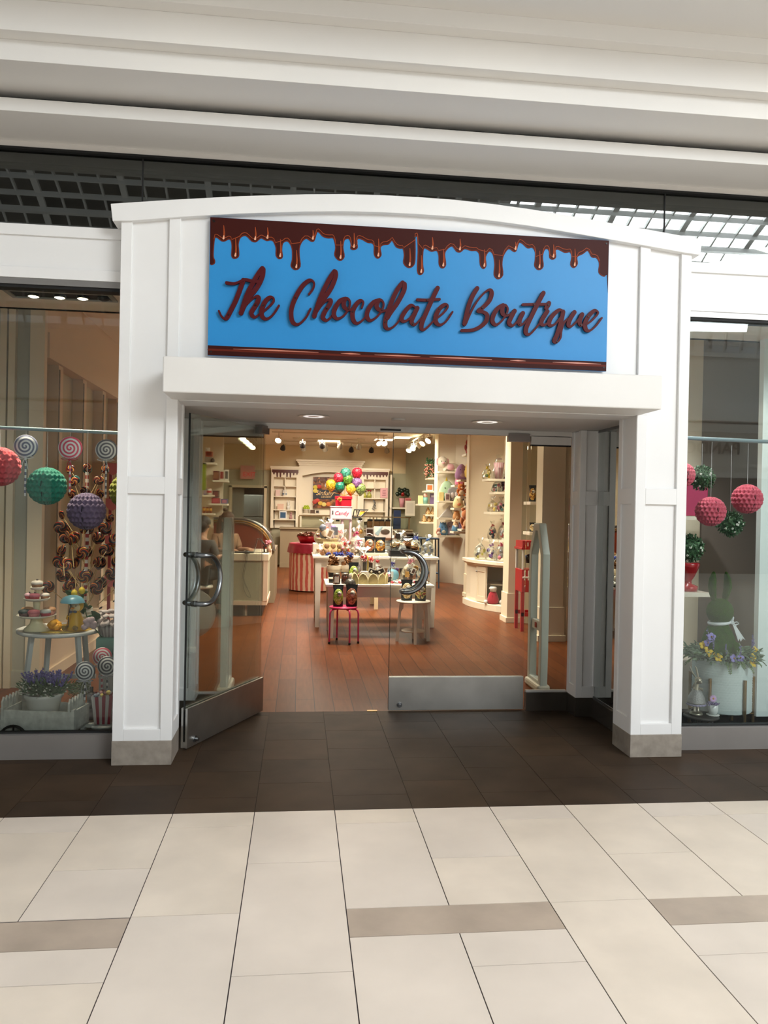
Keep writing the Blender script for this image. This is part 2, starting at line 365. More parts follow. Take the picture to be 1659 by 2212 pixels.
SIDEG = glass_mat('reflective_side_glass', (232, 240, 238), .5, fres=1.4)
f = MB(); f.box(2.31, 2.33, 5.15, 5.85, .147, .16); f.box(2.31, 2.33, 5.15, 5.85, 2.215, 2.236); pane_window(5, [(2.315, 2.325, 5.15, 5.855, .155, 2.22)], f, SIDEG, label='fixed side glass between right pillar and inner column')
f = MB(); f.box(-.74, -.285, 6.055, 6.085, .147, .16); f.m(1).box(-.74, -.285, 6.055, 6.085, 2.12, 2.13).m(0); f.box(-.74, -.285, 6.05, 6.09, 2.13, 2.2); pane_window(6, [(-.74, -.29, 6.066, 6.074, .16, 2.125)], f, GLASSD, 'fixed sidelight left of the open door', [SOFF, BLACK])
f = MB(); f.box(1.835, 2.165, 6.055, 6.085, .147, .16); f.m(1).box(1.835, 2.165, 6.055, 6.085, 2.12, 2.13).m(0); f.box(1.835, 2.165, 6.05, 6.09, 2.13, 2.2); pane_window(7, [(1.84, 2.165, 6.066, 6.074, .16, 2.125)], f, GLASSD, 'fixed sidelight right of the closed door', [SOFF, BLACK])

# ================================================================ DOORS
def handle_path(s):
    o = .085*s; z0, z1 = .942, 1.264; zc = (z0+z1)/2; r = (z1-z0)/2
    pts = [(0, .004*s, z1), (0, o*.7, z1), (.012, o*.95, z1-.001)]
    for k in range(1, 18):
        a = math.pi/2-math.pi*k/18; pts.append((.018+r*math.cos(a), o, zc+r*math.sin(a)))
    return pts+[(.012, o*.95, z0+.001), (0, o*.7, z0), (0, .004*s, z0)]
def door(n, W, loc, rz, label):
    d = bpy.data.objects.new('door_%d' % n, None); COL.objects.link(d); d.location = loc; d.rotation_euler = (0, 0, rz)
    d['kind'] = 'structure'; d['label'] = label
    p = MB(); p.box(0, W, -.006, .006, .262, 2.19); p.build('glass_pane', GLASSD, d)
    e = MB(); e.box(W, W+.004, -.0065, .0065, .27, 2.19); e.build('glass_edge', mat('black_glass_edge', (14, 18, 18), .25), d)
    k = MB(); k.box(.004, W+.002, -.024, -.008, .012, .272); k.box(.004, W+.002, .008, .024, .012, .272); k.box(.004, W-.002, -.01, .01, .012, .05)
    kp = k.build('kick_plate', mat('polished_steel', (196, 195, 190), .36, 1.0, var=.05, scale=4), d, bevel=.001)
    for s in (-1, 1):
        c = MB(); c.cyl((W-.085, .024*s, .055), (W-.085, .034*s, .055), .021, n=18); c.cyl((W-.085, .034*s, .055), (W-.085, .055*s, .055), .012, n=14); c.build('lock_cylinder', CHROME, kp)
        h = MB(); h.tube([(W-.09-x, y, z) for x, y, z in handle_path(s)], .0165, 12); h.cyl((W-.09, .006*s, 1.264), (W-.09, .016*s, 1.264), .021); h.cyl((W-.09, .006*s, .942), (W-.09, .016*s, .942), .021)
        h.build('pull_handle', CHROME, d)
    c = MB(); c.box(-.008, .165 if n == 2 else .11, -.03, .03, 2.148, 2.212); c.build('pivot_fitting', mat('grey_metal_patch', (140, 132, 128), .35, .8), d, bevel=.001)
    return d
door(1, 1.035, (-.27, 6.08, 0), math.atan2(5.149-6.08, -.713+.27), 'left frameless glass door standing open outwards')
door(2, 1.085, (1.812, 6.066, 0), math.pi, 'right frameless glass door standing closed')
q = MB(); q.box(.62, .78, 6.04, 6.09, 2.205, 2.216); struct('trim_2', q, BLACK, label='black door stop plate above the door gap')
q = MB(); q.box(.56, .64, 6.055, 6.09, 0, .004); struct('trim_3', q, mat('brass', (170, 140, 90), .35, 1), label='small brass strike plate at the threshold')

# ================================================================ HEADERS, SHOW WINDOWS, CLERESTORY
for nm, xa, xb in (('wall_header_left', -7, -1.1), ('wall_header_right', 2.53, 8)):
    q = MB(); q.box(xa, xb, 5.0, 5.12, 2.97, 3.295); q.box(xa, xb, 4.984, 5.01, 3.23, 3.297); q.box(xa, xb, 4.984, 5.01, 2.968, 3.035)
    struct(nm, q, WHITE, bevel=.002)
SILL = mat('metal_sill_cladding', (146, 141, 137), .45, .5, var=.04, scale=2)
for n, xa, xb, lb in ((1, -7, -1.1, 'show window left of the portal'), (2, 2.53, 8, 'show window right of the portal')):
    f = MB(); f.box(xa, xb, 4.99, 5.1, 2.93, 2.969); f.m(1).box(xa, xb, 5.0, 5.09, 2.912, 2.931); f.m(0).box(xa, xb, 5.0, 5.06, .15, .158); f.m(1).box(xa, xb, 5.012, 5.055, .158, .166)
    f.m(2).box(xa, xb, 4.995, 5.06, 0, .15)
    xs = [xa, -3.4, xb] if n == 1 else [xa, 3.31, xb]
    pane_window(n, [(a+.002, c-.002, 5.02, 5.03, .16, 2.92) for a, c in zip(xs, xs[1:])], f, GLASS, lb, [mat('window_frame_metal', (150, 148, 146), .35, .7), BLACK, SILL])
f = MB(); f.box(-7, 8, 4.985, 5.04, 3.765, 3.80); f.m(1).box(-7, 8, 4.98, 5.045, 3.752, 3.766); f.m(1)
for x in (-1.013, 2.407, -4.4, 5.8): f.box(x-.004, x+.004, 5.005, 5.03, 3.295, 3.755)
xs = [-7, -4.4, -1.013, 2.407, 5.8, 8]
pane_window(3, [(a+.004, c-.004, 5.01, 5.02, 3.29, 3.756) for a, c in zip(xs, xs[1:])], f, glass_mat('clerestory_glass', (164, 164, 156), .10), 'clerestory glass band above the portal', [SOFF, BLACK])
q = MB(); q.box(-7, 8, 5.5, 5.55, 3.3, 3.9); q.box(-7, 8, 5.06, 5.55, 3.86, 3.9); q.box(-7, 8, 5.12, 5.55, 3.28, 3.3); struct('wall_glass_backing', q, mat('backing_grey', (86, 82, 76), .7))  # dark backing added behind the clerestory glass so its reflections show

# ================================================================ MALL CEILING
q = MB()
q.box(-14, 15, 4.605, 5.3, 3.80, 3.874)
q.box(-14, 15, 4.305, 4.9, 3.923, 4.033); q.box(-14, 15, 4.221, 4.9, 4.033, 4.198); q.box(-14, 15, 4.14, 4.9, 4.198, 4.289)
q.box(-14, 15, 3.45, 4.9, 4.289, 4.5)
struct('ceiling_soffit', q, mat('mall_soffit_paint', (232, 231, 228), .6), bevel=.002)
q = MB(); q.box(-14, 15, 4.70, 4.9, 3.872, 3.926); q.box(-14, 15, 4.62, 4.72, 3.8741, 3.8745); struct('trim_4', q, BLACK, label='black shadow gap in the mall soffit')
VY, VR, VZ, VH = -2.3, 5.7, 5.5, 3.0
q = MB(); NA = 34
arc = [(VY-VR*math.cos(math.pi*i/NA), VZ+VH*math.sin(math.pi*i/NA)) for i in range(NA+1)]
for i, (y, z) in enumerate(arc):
    wd = .07 if i % 4 == 0 else .022
    q.box(-12, 13, y-wd, y+wd, z-.05, z+.05)
k = 0; x = -12
while x < 13:
    wd = .06 if k % 4 == 0 else .018
    for (y0, z0), (y1, z1) in zip(arc, arc[1:]):
        q.add([(x-wd, y0, z0), (x+wd, y0, z0), (x+wd, y1, z1), (x-wd, y1, z1), (x-wd, y0*.98+VY*.02, z0+.12), (x+wd, y0*.98+VY*.02, z0+.12), (x+wd, y1*.98+VY*.02, z1+.12), (x-wd, y1*.98+VY*.02, z1+.12)],
              [(0, 3, 2, 1), (0, 1, 5, 4), (2, 3, 7, 6), (1, 2, 6, 5), (3, 0, 4, 7)])
    x += .42; k += 1
struct('ceiling_vault', q, WHITE)
q = MB()
for (y0, z0), (y1, z1), i in zip(arc, arc[1:], range(NA)):
    for xa, xb in (((-12, 13),) if not (i < 19 or i >= 26) else (((-12, 4.3),) if i < 19 else ())):
        q.add([(xa, y0, z0+.3), (xb, y0, z0+.3), (xb, y1, z1+.3), (xa, y1, z1+.3)], [(0, 1, 2, 3)])
q.box(-12, 13, -8.3, -8.15, 4.4, 5.6); q.box(-12, 13, 3.15, 3.5, 4.45, 5.9); struct('ceiling_vault_shell', q, mat('vault_shell_paint', (150, 146, 140), .8))
q = MB(); q.box(-14, 15, -8.3, -8, 0, 5.5); struct('wall_opposite', q, mat('opposite_wall_paint', (226, 224, 220), .6))
q = MB(); q.box(-12, 13, -8, -7.6, 3.85, 4.3); q.box(-12, 13, -8, -7.8, 3.6, 3.8); struct('trim_5', q, WHITE)
for x0, x1 in ((-11, -6.5), (-5.5, -.5), (.5, 5), (6, 12)):
    q = MB(); q.box(x0, x1, -7.99, -7.97, .15, 2.5); struct('window_%d' % (8+[-11, -5.5, .5, 6].index(x0)), q, mat('dark_shop_glass', (30, 30, 32), .12), label='dark glass front of the shop across the mall')

# ================================================================ STORE SHELL
CZ = 3.5
q = MB(); q.box(-4, 6, 5.06, 5.95, 3.0, 3.05); q.box(-4, 6, 5.9, 5.95, 3.0, CZ); q.box(-4, 6, 5.9, 11, CZ, CZ+.05); q.box(-4, 6, 11, 21.5, 3.25, 3.3); q.box(-4, 6, 10.95, 11.0, 3.25, CZ)
struct('ceiling_store', q, mat('ceiling_white', (240, 230, 212), .7))
def wall_path(name, pts, z0, z1, m, th=.1, rows=None):
    q = MB()
    for (xa, ya), (xb, yb) in zip(pts, pts[1:]):
        dx, dy = xb-xa, yb-ya; l = math.hypot(dx, dy); nx, ny = -dy/l*th, dx/l*th
        v = [(xa, ya, z0), (xb, yb, z0), (xb+nx, yb+ny, z0), (xa+nx, ya+ny, z0)]; v += [(a, c, z1) for a, c, _ in v]
        q.add(v, [(0, 3, 2, 1), (4, 5, 6, 7), (0, 1, 5, 4), (1, 2, 6, 5), (2, 3, 7, 6), (3, 0, 4, 7)])
    return struct(name, q, m)
q = MB(); q.box(-4, -1.81, 21.3, 21.45, 0, 3.3); q.box(-.95, 6, 21.3, 21.45, 0, 3.3); q.box(-1.81, -.95, 21.3, 21.45, 2.1, 3.3); struct('wall_back', q, mat('back_wall_paint', (230, 210, 172), .6))
q = MB(); q.box(-4, -1.83, 21.24, 21.3, 0, 2.55); q.box(-.94, 6, 21.24, 21.3, 0, 2.55); q.box(-1.83, -.94, 21.24, 21.3, 2.12, 2.55); struct('wall_back_lower', q, SAGE)
q = MB()
for x in (-1.87, -.95): q.box(x, x+.07, 21.18, 21.46, 0, 2.12)
q.box(-1.87, -.88, 21.18, 21.46, 2.07, 2.14); struct('door_3', q, mat('door_frame_cream', (214, 200, 170), .5), label='white framed doorway to the back room')
q = MB(); q.box(-3.2, .2, 23.6, 23.7, 0, 2.6); q.box(-3.2, .2, 21.45, 23.7, 2.6, 2.65); q.box(-3.2, -3.1, 21.45, 23.7, 0, 2.6); q.box(.1, .2, 21.45, 23.7, 0, 2.6); q.box(-3.2, .2, 21.45, 23.7, -.1, 0)
struct('wall_back_room', q, mat('back_room_grey', (150, 146, 134), .7))
# right side: angled bays
wall_path('wall_right', [(3.0, 21.3), (3.55, 19.4), (3.55, 17.1)], 0, 3.3, SAGE, -.1)
wall_path('wall_plush_bay', [(3.07, 16.85), (3.4, 16.55), (3.9, 15.5)], 0, 3.3, mat('bay_back_paint', (206, 196, 178), .6), -.08)
wall_path('wall_cabinet_bay', [(3.14, 13.95), (3.62, 13.35), (3.95, 12.2)], 0, 3.5, CREAM, -.08)
wall_path('wall_snack_niche', [(3.16, 10.9), (3.6, 10.55), (3.75, 9.3)], 0, CZ, mat('niche_sage', (168, 162, 132), .6), -.08)
def column(name, x0, x1, y0, y1, zt=CZ):
    q = MB(); q.box(x0, x1, y0, y1, 0, zt); q.box(x0-.015, x1+.015, y0-.015, y1+.01, 0, .42); q.box(x0-.035, x1+.03, y0-.035, y1+.01, 0, .075); return struct(name, q, CREAM, bevel=.004)
column('wall_post_far', 3.0, 3.1, 16.78, 17.2, 3.3); column('wall_post_middle', 3.06, 3.2, 13.9, 14.1); column('wall_post_near', 2.98, 3.2, 10.8, 11.1); column('wall_post_front', 2.96, 3.25, 9.25, 9.5)
column('wall_post_front_side', 3.25, 3.45, 9.32, 9.6)
q = MB(); q.box(3.45, 6, 6.64, 6.74, 0, CZ); q.box(3.9, 4.0, 6.74, 21.4, 0, CZ); q.box(3.45, 3.55, 6.74, 9.6, 0, CZ); struct('wall_display_right', q, mat('display_wall_greige', (136, 124, 114), .65))
q = MB(); q.box(3.42, 3.56, 6.59, 6.66, 0, CZ); q.box(3.4, 6, 6.6, 6.64, 0, .15); struct('trim_6', q, CREAM, label='cream corner trim and baseboard of the right display wall')
q = MB(); q.box(2.42, 2.95, 6.12, 6.2, 0, 3.0); struct('wall_partition', q, mat('pale_pier', (222, 232, 230), .5))
q = MB(); q.box(3.64, 6, 5.8, 5.86, 0, 3.0); struct('wall_pier_right', q, mat('pale_pier', (222, 232, 230), .5))
# left side
q = MB(); q.box(-3.6, -2.3, 6.95, 7.05, 0, CZ); q.box(-3.6, -2.3, 6.93, 6.97, 0, .14); q.box(-3.7, -3.6, 5.06, 7.05, 0, CZ); struct('wall_display_left', q, mat('display_wall_sage', (172, 170, 156), .65))
q = MB()
for x0, x1 in ((-2.3, -2.18), (-2.545, -2.49), (-2.475, -2.42)): q.box(x0, x1, 6.9, 6.97, 0, CZ)
struct('trim_7', q, mat('trim_warm', (226, 210, 184), .5), label='cream trim strips on the left display wall')
q = MB(); q.box(-2.4, -2.3, 7.0, 9.75, 0, CZ); struct('wall_left', q, mat('sage_niche', (196, 188, 160), .6))
q = MB(); q.box(-2.3, -2.2, 6.97, 9.75, 2.84, CZ); q.box(-2.2, -2.17, 7.0, 9.75, 2.84, 3.06); q.box(-2.3, -2.2, 6.97, 9.75, 0, .42); q.box(-2.2, -2.18, 6.97, 9.75, 0, .1)
for y in (7.45, 8.25, 9.05, 9.7):
    q.box(-2.3, -2.2, y-.09, y+.05, .4, 2.9)
struct('trim_8', q, mat('left_wall_frame', (222, 200, 172), .55), label='cream panel framing of the left display bay')
q = MB()
for y in (7.38, 8.18, 8.98, 9.64):
    q.box(-2.2, -2.192, y-.012, y+.012, .5, 2.8)
    for k in range(40): q.box(-2.192, -2.1905, y-.005, y+.005, .55+k*.056, .575+k*.056)
struct('trim_9', q, mat('shelf_standard_grey', (150, 140, 124), .5, .3), label='slotted shelf standards on the left wall')
q = MB(); q.box(-4, -2.3, 9.75, 9.85, 0, CZ); q.box(-2.6, -2.5, 9.85, 21.3, 0, CZ); q.box(-2.5, -1.66, 17.2, 17.3, 0, 3.3); struct('wall_left_rear', q, CREAM)


# ================================================================ SHOP SIGN
def W(t): return tuple(-v for v in t.location)
sg = thing('shop_sign', 'long sky-blue sign with dark red script lettering and dripping chocolate border', 'sign', (.69, 4.866, 2.51))
q = MB(); q.box(-.575, 1.958, 4.848, 4.866, 2.512, 3.356); q.build('sign_panel', mat('sign_blue', (46, 138, 202), .38, spec=.25, var=.015, scale=1.2), sg, loc=W(sg))
CHOC = mat('printed_chocolate', (58, 14, 7), .5, spec=.15); CHOC2 = mat('printed_chocolate_glint', (150, 66, 30), .5, spec=.15); CHOC3 = mat('printed_chocolate_pale', (226, 170, 140), .5, spec=.15); CHOC4 = mat('printed_chocolate_rim', (100, 34, 18), .5, spec=.15)
dripL = [(-0.576,3.342),(-0.571,3.066),(-0.558,3.066),(-0.545,3.074),(-0.543,3.090),(-0.552,3.113),(-0.552,3.160),(-0.547,3.223),(-0.538,3.235),(-0.522,3.228),(-0.503,3.214),(-0.483,3.215),(-0.460,3.228),(-0.445,3.217),(-0.439,3.182),(-0.441,3.135),(-0.435,3.115),(-0.417,3.112),(-0.400,3.125),(-0.399,3.153),(-0.403,3.200),(-0.391,3.240),(-0.364,3.255),(-0.344,3.246),(-0.321,3.224),(-0.297,3.220),(-0.270,3.243),(-0.255,3.243),(-0.231,3.231),(-0.208,3.236),(-0.188,3.228),(-0.172,3.189),(-0.171,3.142),(-0.151,3.123),(-0.133,3.136),(-0.138,3.175),(-0.133,3.219),(-0.110,3.236),(-0.090,3.225),(-0.073,3.187),(-0.071,3.123),(-0.079,3.083),(-0.051,3.061),(-0.023,3.083),(-0.029,3.142),(-0.030,3.197),(-0.015,3.237),(0.012,3.259),(0.040,3.244),(0.060,3.248),(0.075,3.298),(0.090,3.301),(0.115,3.277),(0.147,3.269),(0.174,3.272),(0.187,3.253),(0.195,3.210),(0.190,3.162),(0.221,3.133),(0.248,3.157),(0.239,3.212),(0.246,3.260),(0.266,3.273),(0.282,3.266),(0.291,3.235),(0.289,3.211),(0.311,3.206),(0.329,3.221),(0.324,3.257),(0.334,3.277),(0.362,3.271),(0.395,3.254),(0.419,3.254),(0.435,3.235),(0.436,3.183),(0.457,3.160),(0.479,3.181),(0.472,3.225),(0.491,3.246),(0.524,3.252),(0.547,3.277),(0.572,3.239),(0.597,3.230),(0.617,3.229),(0.626,3.186),(0.623,3.137),(0.656,3.112),(0.688,3.133),(0.694,3.189),(0.691,3.302)]
dripR = [(0.692,3.307),(0.700,3.312),(0.707,3.307),(0.713,3.214),(0.711,3.094),(0.730,3.072),(0.749,3.092),(0.743,3.136),(0.743,3.216),(0.753,3.241),(0.773,3.234),(0.798,3.222),(0.831,3.229),(0.846,3.198),(0.849,3.141),(0.870,3.120),(0.890,3.143),(0.882,3.208),(0.896,3.241),(0.929,3.263),(0.958,3.232),(0.983,3.229),(1.011,3.251),(1.053,3.241),(1.086,3.243),(1.107,3.220),(1.113,3.155),(1.134,3.132),(1.150,3.153),(1.145,3.206),(1.169,3.244),(1.195,3.225),(1.208,3.161),(1.204,3.095),(1.231,3.071),(1.260,3.098),(1.253,3.163),(1.261,3.220),(1.294,3.267),(1.328,3.251),(1.344,3.258),(1.360,3.308),(1.385,3.305),(1.419,3.278),(1.449,3.284),(1.470,3.257),(1.471,3.207),(1.468,3.166),(1.494,3.143),(1.523,3.165),(1.517,3.226),(1.529,3.272),(1.550,3.281),(1.563,3.262),(1.566,3.225),(1.585,3.215),(1.605,3.231),(1.601,3.272),(1.622,3.281),(1.665,3.263),(1.699,3.269),(1.712,3.237),(1.705,3.187),(1.727,3.169),(1.749,3.194),(1.746,3.239),(1.784,3.262),(1.818,3.284),(1.845,3.244),(1.875,3.242),(1.897,3.206),(1.894,3.148),(1.925,3.125),(1.948,3.134),(1.945,3.347)]
edge = smooth_path(dripL[1:]+dripR[:-1], 3)
edge = [(max(-.574, min(1.957, x)), z) for x, z in edge]
q = MB(); q.xz([(-.574, 3.355)]+edge+[(1.957, 3.02), (1.957, 3.355)], 4.8462, 4.849)
q.build('chocolate_drips', CHOC, sg, loc=W(sg))
# printed glints on the drips
q = MB(); tips = []
for i in range(4, len(edge)-4):
    x, z = edge[i]
    if all(z <= edge[j][1]+1e-6 for j in range(i-4, i+5)) and z < 3.27: tips.append((x, z))
for x, z in tips:
    h = min(.1, 3.285-z)
    q.m(0).stroke([(x+.006, z+.016), (x+.008, z+.03+h*.3), (x+.004, z+.03+h*.9)], [.011, .01, .004], 4.8452, 4.8462)
    q.m(1).stroke([(x+.004, z+.016), (x+.006, z+.032)], [.012, .006], 4.8445, 4.8452)
q.m(2).stroke(edge[2:-2], [.007]*(len(edge)-4), 4.8456, 4.8462)
q.m(0).stroke([(x, z+.018) for x, z in edge[3:-3:2] if z > 3.2], [.004]*len([1 for x, z in edge[3:-3:2] if z > 3.2]), 4.8454, 4.8462)
q.build('drip_glints', [CHOC2, CHOC3, CHOC4], sg, loc=W(sg))
q = MB(); q.m(0).box(-.574, 1.957, 4.8455, 4.849, 2.5125, 2.572)
for x0, x1 in ((-.42, .1), (.24, .36), (.45, .74), (.8, 1.2), (1.32, 1.42), (1.6, 1.92)): q.m(1).stroke([(x0, 2.556), ((x0+x1)/2, 2.557), (x1, 2.556)], [.002, .009, .002], 4.8445, 4.8455)
q.m(2).stroke([(-.57, 2.546), (.7, 2.546), (1.95, 2.546)], [.012]*3, 4.845, 4.8455)
q.build('chocolate_band', [CHOC, mat('printed_band_glint', (206, 128, 104), .3), CHOC4], sg, loc=W(sg))
for x, z in ((-.555, 3.335), (-.55, 3.33), (1.94, 3.335), (-.555, 2.535), (1.94, 2.535), (.66, 2.53), (.69, 3.3)): q = MB(); q.cyl((x, 4.843, z), (x, 4.85, z), .006, n=8); q.build('screw', DARKM, sg, loc=W(sg))
LET = mat('oxblood_acrylic', (78, 8, 15), .5, spec=.2)
def letter(*strokes):
    q = MB(); y = 4.822
    for k, pts in enumerate(strokes):
        p = smooth_path(pts, 5); ws = []
        for i in range(len(p)):
            a = p[max(0, i-2)]; b = p[min(len(p)-1, i+2)]; l = math.hypot(b[0]-a[0], b[1]-a[1]) or 1
            dn = (a[1]-b[1])/l
            ws.append((.0135+.0165*max(0, min(1, dn*.75+.35)))*.94 if len(pts) > 2 or dn > .2 else .0135)
        for _ in range(3): ws = [ws[0]]+[(ws[i-1]+ws[i]+ws[i+1])/3 for i in range(1, len(ws)-1)]+[ws[-1]]
        q.m(0).stroke(p, ws, y+k*.0024, 4.8385-k*.0002, .00004)
    m0 = p[len(p)//2]; q.m(1).cyl((m0[0], y-.003, m0[1]), (m0[0], 4.847, m0[1]), .005, n=8)
    q.build('letter', [LET, DARKM], sg, loc=W(sg))
letter([(-0.467,2.953),(-0.420,2.951),(-0.374,2.972),(-0.355,2.978),(-0.312,2.972),(-0.273,2.971)], [(-0.367,2.974),(-0.385,2.918),(-0.411,2.846),(-0.437,2.790),(-0.459,2.745),(-0.474,2.734),(-0.494,2.749),(-0.510,2.780)])
letter([(-0.247,3.047),(-0.252,3.003),(-0.280,2.939),(-0.322,2.882),(-0.348,2.841),(-0.363,2.809),(-0.377,2.773)], [(-0.253,3.054),(-0.282,3.010),(-0.312,2.953),(-0.342,2.888),(-0.362,2.825),(-0.375,2.777)], [(-0.363,2.805),(-0.321,2.854),(-0.291,2.879),(-0.273,2.875),(-0.277,2.848),(-0.297,2.812),(-0.315,2.776),(-0.296,2.753),(-0.273,2.766),(-0.250,2.790)])
letter([(-0.254,2.778),(-0.212,2.816),(-0.181,2.853),(-0.183,2.874),(-0.203,2.878),(-0.230,2.853),(-0.250,2.806),(-0.250,2.763),(-0.226,2.744),(-0.195,2.760),(-0.168,2.794),(-0.148,2.830)])
letter([(0.035,2.909),(0.059,2.944),(0.065,2.976),(0.050,2.995),(0.025,2.988),(-0.010,2.952),(-0.048,2.883),(-0.071,2.811),(-0.068,2.748),(-0.049,2.722),(-0.021,2.724),(0.018,2.763),(0.046,2.819)])
letter([(0.195,3.054),(0.197,3.027),(0.176,2.966),(0.142,2.908),(0.103,2.859),(0.084,2.822)], [(0.189,3.058),(0.163,3.017),(0.133,2.956),(0.102,2.883),(0.084,2.826),(0.070,2.775)], [(0.078,2.790),(0.115,2.847),(0.148,2.879),(0.168,2.880),(0.165,2.856),(0.136,2.809),(0.123,2.770),(0.145,2.753),(0.168,2.770),(0.188,2.797)])
letter([(0.261,2.893),(0.226,2.877),(0.197,2.827),(0.191,2.787),(0.212,2.766),(0.250,2.785),(0.281,2.831),(0.290,2.870),(0.275,2.893),(0.254,2.883),(0.252,2.846),(0.275,2.825),(0.311,2.831)])
letter([(0.364,2.842),(0.372,2.874),(0.356,2.885),(0.329,2.862),(0.307,2.813),(0.310,2.767),(0.332,2.743),(0.364,2.759),(0.397,2.797)])
letter([(0.473,2.895),(0.434,2.877),(0.403,2.829),(0.396,2.789),(0.417,2.764),(0.456,2.787),(0.490,2.833),(0.499,2.872),(0.484,2.894),(0.462,2.884),(0.457,2.848),(0.488,2.827),(0.522,2.835)])
letter([(0.628,3.001),(0.625,2.960),(0.588,2.886),(0.544,2.820),(0.525,2.787)], [(0.616,3.010),(0.582,2.962),(0.551,2.892),(0.526,2.819),(0.511,2.758),(0.518,2.724),(0.541,2.719),(0.576,2.744),(0.618,2.798)])
letter([(0.700,2.859),(0.673,2.871),(0.641,2.839),(0.614,2.791),(0.624,2.769),(0.655,2.780),(0.695,2.827),(0.712,2.858)], [(0.712,2.856),(0.692,2.811),(0.677,2.770),(0.696,2.751),(0.722,2.773),(0.748,2.804)])
letter([(0.838,2.987),(0.811,2.928),(0.775,2.845),(0.744,2.765),(0.741,2.730),(0.759,2.723),(0.793,2.754),(0.828,2.794)], [(0.711,2.908),(0.772,2.909),(0.852,2.918)])
letter([(0.828,2.791),(0.872,2.827),(0.902,2.863),(0.902,2.884),(0.882,2.884),(0.852,2.857),(0.830,2.809),(0.834,2.770),(0.861,2.757),(0.899,2.784),(0.936,2.842)])
letter([(1.091,2.998),(1.059,2.940),(1.034,2.867),(1.015,2.771)], [(1.026,2.776),(1.053,2.842),(1.093,2.917),(1.142,2.976),(1.173,2.993),(1.186,2.971),(1.171,2.923),(1.127,2.876),(1.101,2.856),(1.136,2.851),(1.160,2.831),(1.152,2.791),(1.113,2.755),(1.064,2.734),(0.998,2.728)])
letter([(1.261,2.901),(1.227,2.879),(1.200,2.833),(1.194,2.795),(1.217,2.773),(1.254,2.799),(1.284,2.846),(1.291,2.881),(1.275,2.901),(1.258,2.884),(1.259,2.847),(1.286,2.836),(1.315,2.850)])
letter([(1.336,2.867),(1.314,2.823),(1.302,2.789),(1.325,2.773),(1.358,2.804),(1.387,2.851)], [(1.391,2.856),(1.371,2.811),(1.373,2.784),(1.398,2.790),(1.425,2.824)])
letter([(1.522,2.990),(1.486,2.920),(1.447,2.838),(1.415,2.764),(1.416,2.728),(1.440,2.725),(1.473,2.759),(1.514,2.810)], [(1.389,2.910),(1.461,2.915),(1.541,2.919)])
letter([(1.550,2.874),(1.520,2.825),(1.512,2.795),(1.535,2.787),(1.566,2.814)], [(1.560,2.928),(1.556,2.915),(1.544,2.896)])
letter([(1.652,2.882),(1.624,2.885),(1.582,2.844),(1.563,2.804),(1.575,2.785),(1.607,2.799),(1.647,2.854),(1.658,2.885)], [(1.655,2.876),(1.641,2.806),(1.617,2.726),(1.601,2.690),(1.618,2.681),(1.641,2.709),(1.647,2.756),(1.662,2.805),(1.690,2.837)])
letter([(1.729,2.877),(1.702,2.833),(1.691,2.795),(1.711,2.786),(1.751,2.825),(1.778,2.863)], [(1.781,2.866),(1.765,2.823),(1.774,2.797),(1.796,2.808),(1.815,2.834)])
letter([(1.810,2.803),(1.847,2.831),(1.885,2.875),(1.876,2.893),(1.857,2.891),(1.821,2.853),(1.801,2.805),(1.809,2.770),(1.834,2.764),(1.872,2.795),(1.912,2.849)])

# recessed lamps
LAMPG = mat('lamp_reflector', (225, 228, 230), .15, 1.0); LAMPON = mat('lamp_glow', (255, 246, 226), .4, emit=9)
for x, lb in ((.09, 'round recessed downlight in the entrance soffit, beside the open door'), (1.335, 'round recessed downlight in the entrance soffit, beside the right column')):
    t = thing('recessed_downlight', lb, 'light', (x, 5.495, 2.236), group='soffit downlights')
    q = MB(); q.lathe((0, 0, 0), [(.112, -.004), (.098, -.007), (.094, -.003)], 32); q.build('trim_ring', WPLAS, t)
    q = MB(); q.lathe((0, 0, 0), [(.094, -.003), (.06, -.0012), (.0, -.001)], 32); q.build('reflector', LAMPG, t)
    q = MB()
    q.lathe((0, 0, 0), [(.085, -.002), (.075, -.005), (.045, -.005), (.036, -.002)], 8, smooth=False)
    q.build('lens_ring', mat('lens_pale', (250, 250, 248), .2, emit=.7), t)
t = thing('ceiling_sensor', 'small white disc sensor in the middle of the entrance soffit', 'sensor', (.689, 5.5, 2.236)); q = MB(); q.lathe((0, 0, 0), [(.05, -.001), (.048, -.01), (.02, -.014), (0, -.014)], 24); q.build('sensor_cover', mat('sensor_grey', (186, 182, 176), .5), t)
for x, lb in ((-.559, 'leftmost downlight of the mall soffit, reflected in the clerestory'), (1.008, 'middle downlight of the mall soffit, reflected in the clerestory'), (2.889, 'rightmost downlight of the mall soffit, reflected in the clerestory')):
    t = thing('mall_downlight', lb, 'light', (x, 3.6, 4.289), group='mall soffit downlights')
    q = MB(); q.lathe((0, 0, 0), [(.1, -.002), (.085, -.01), (.08, -.004)], 24); q.build('trim_ring', WPLAS, t)
    q = MB(); q.lathe((0, 0, 0), [(.08, -.004), (0, -.003)], 24); q.build('lamp', mat('mall_lamp_glow', (255, 250, 240), .4, emit=14), t)

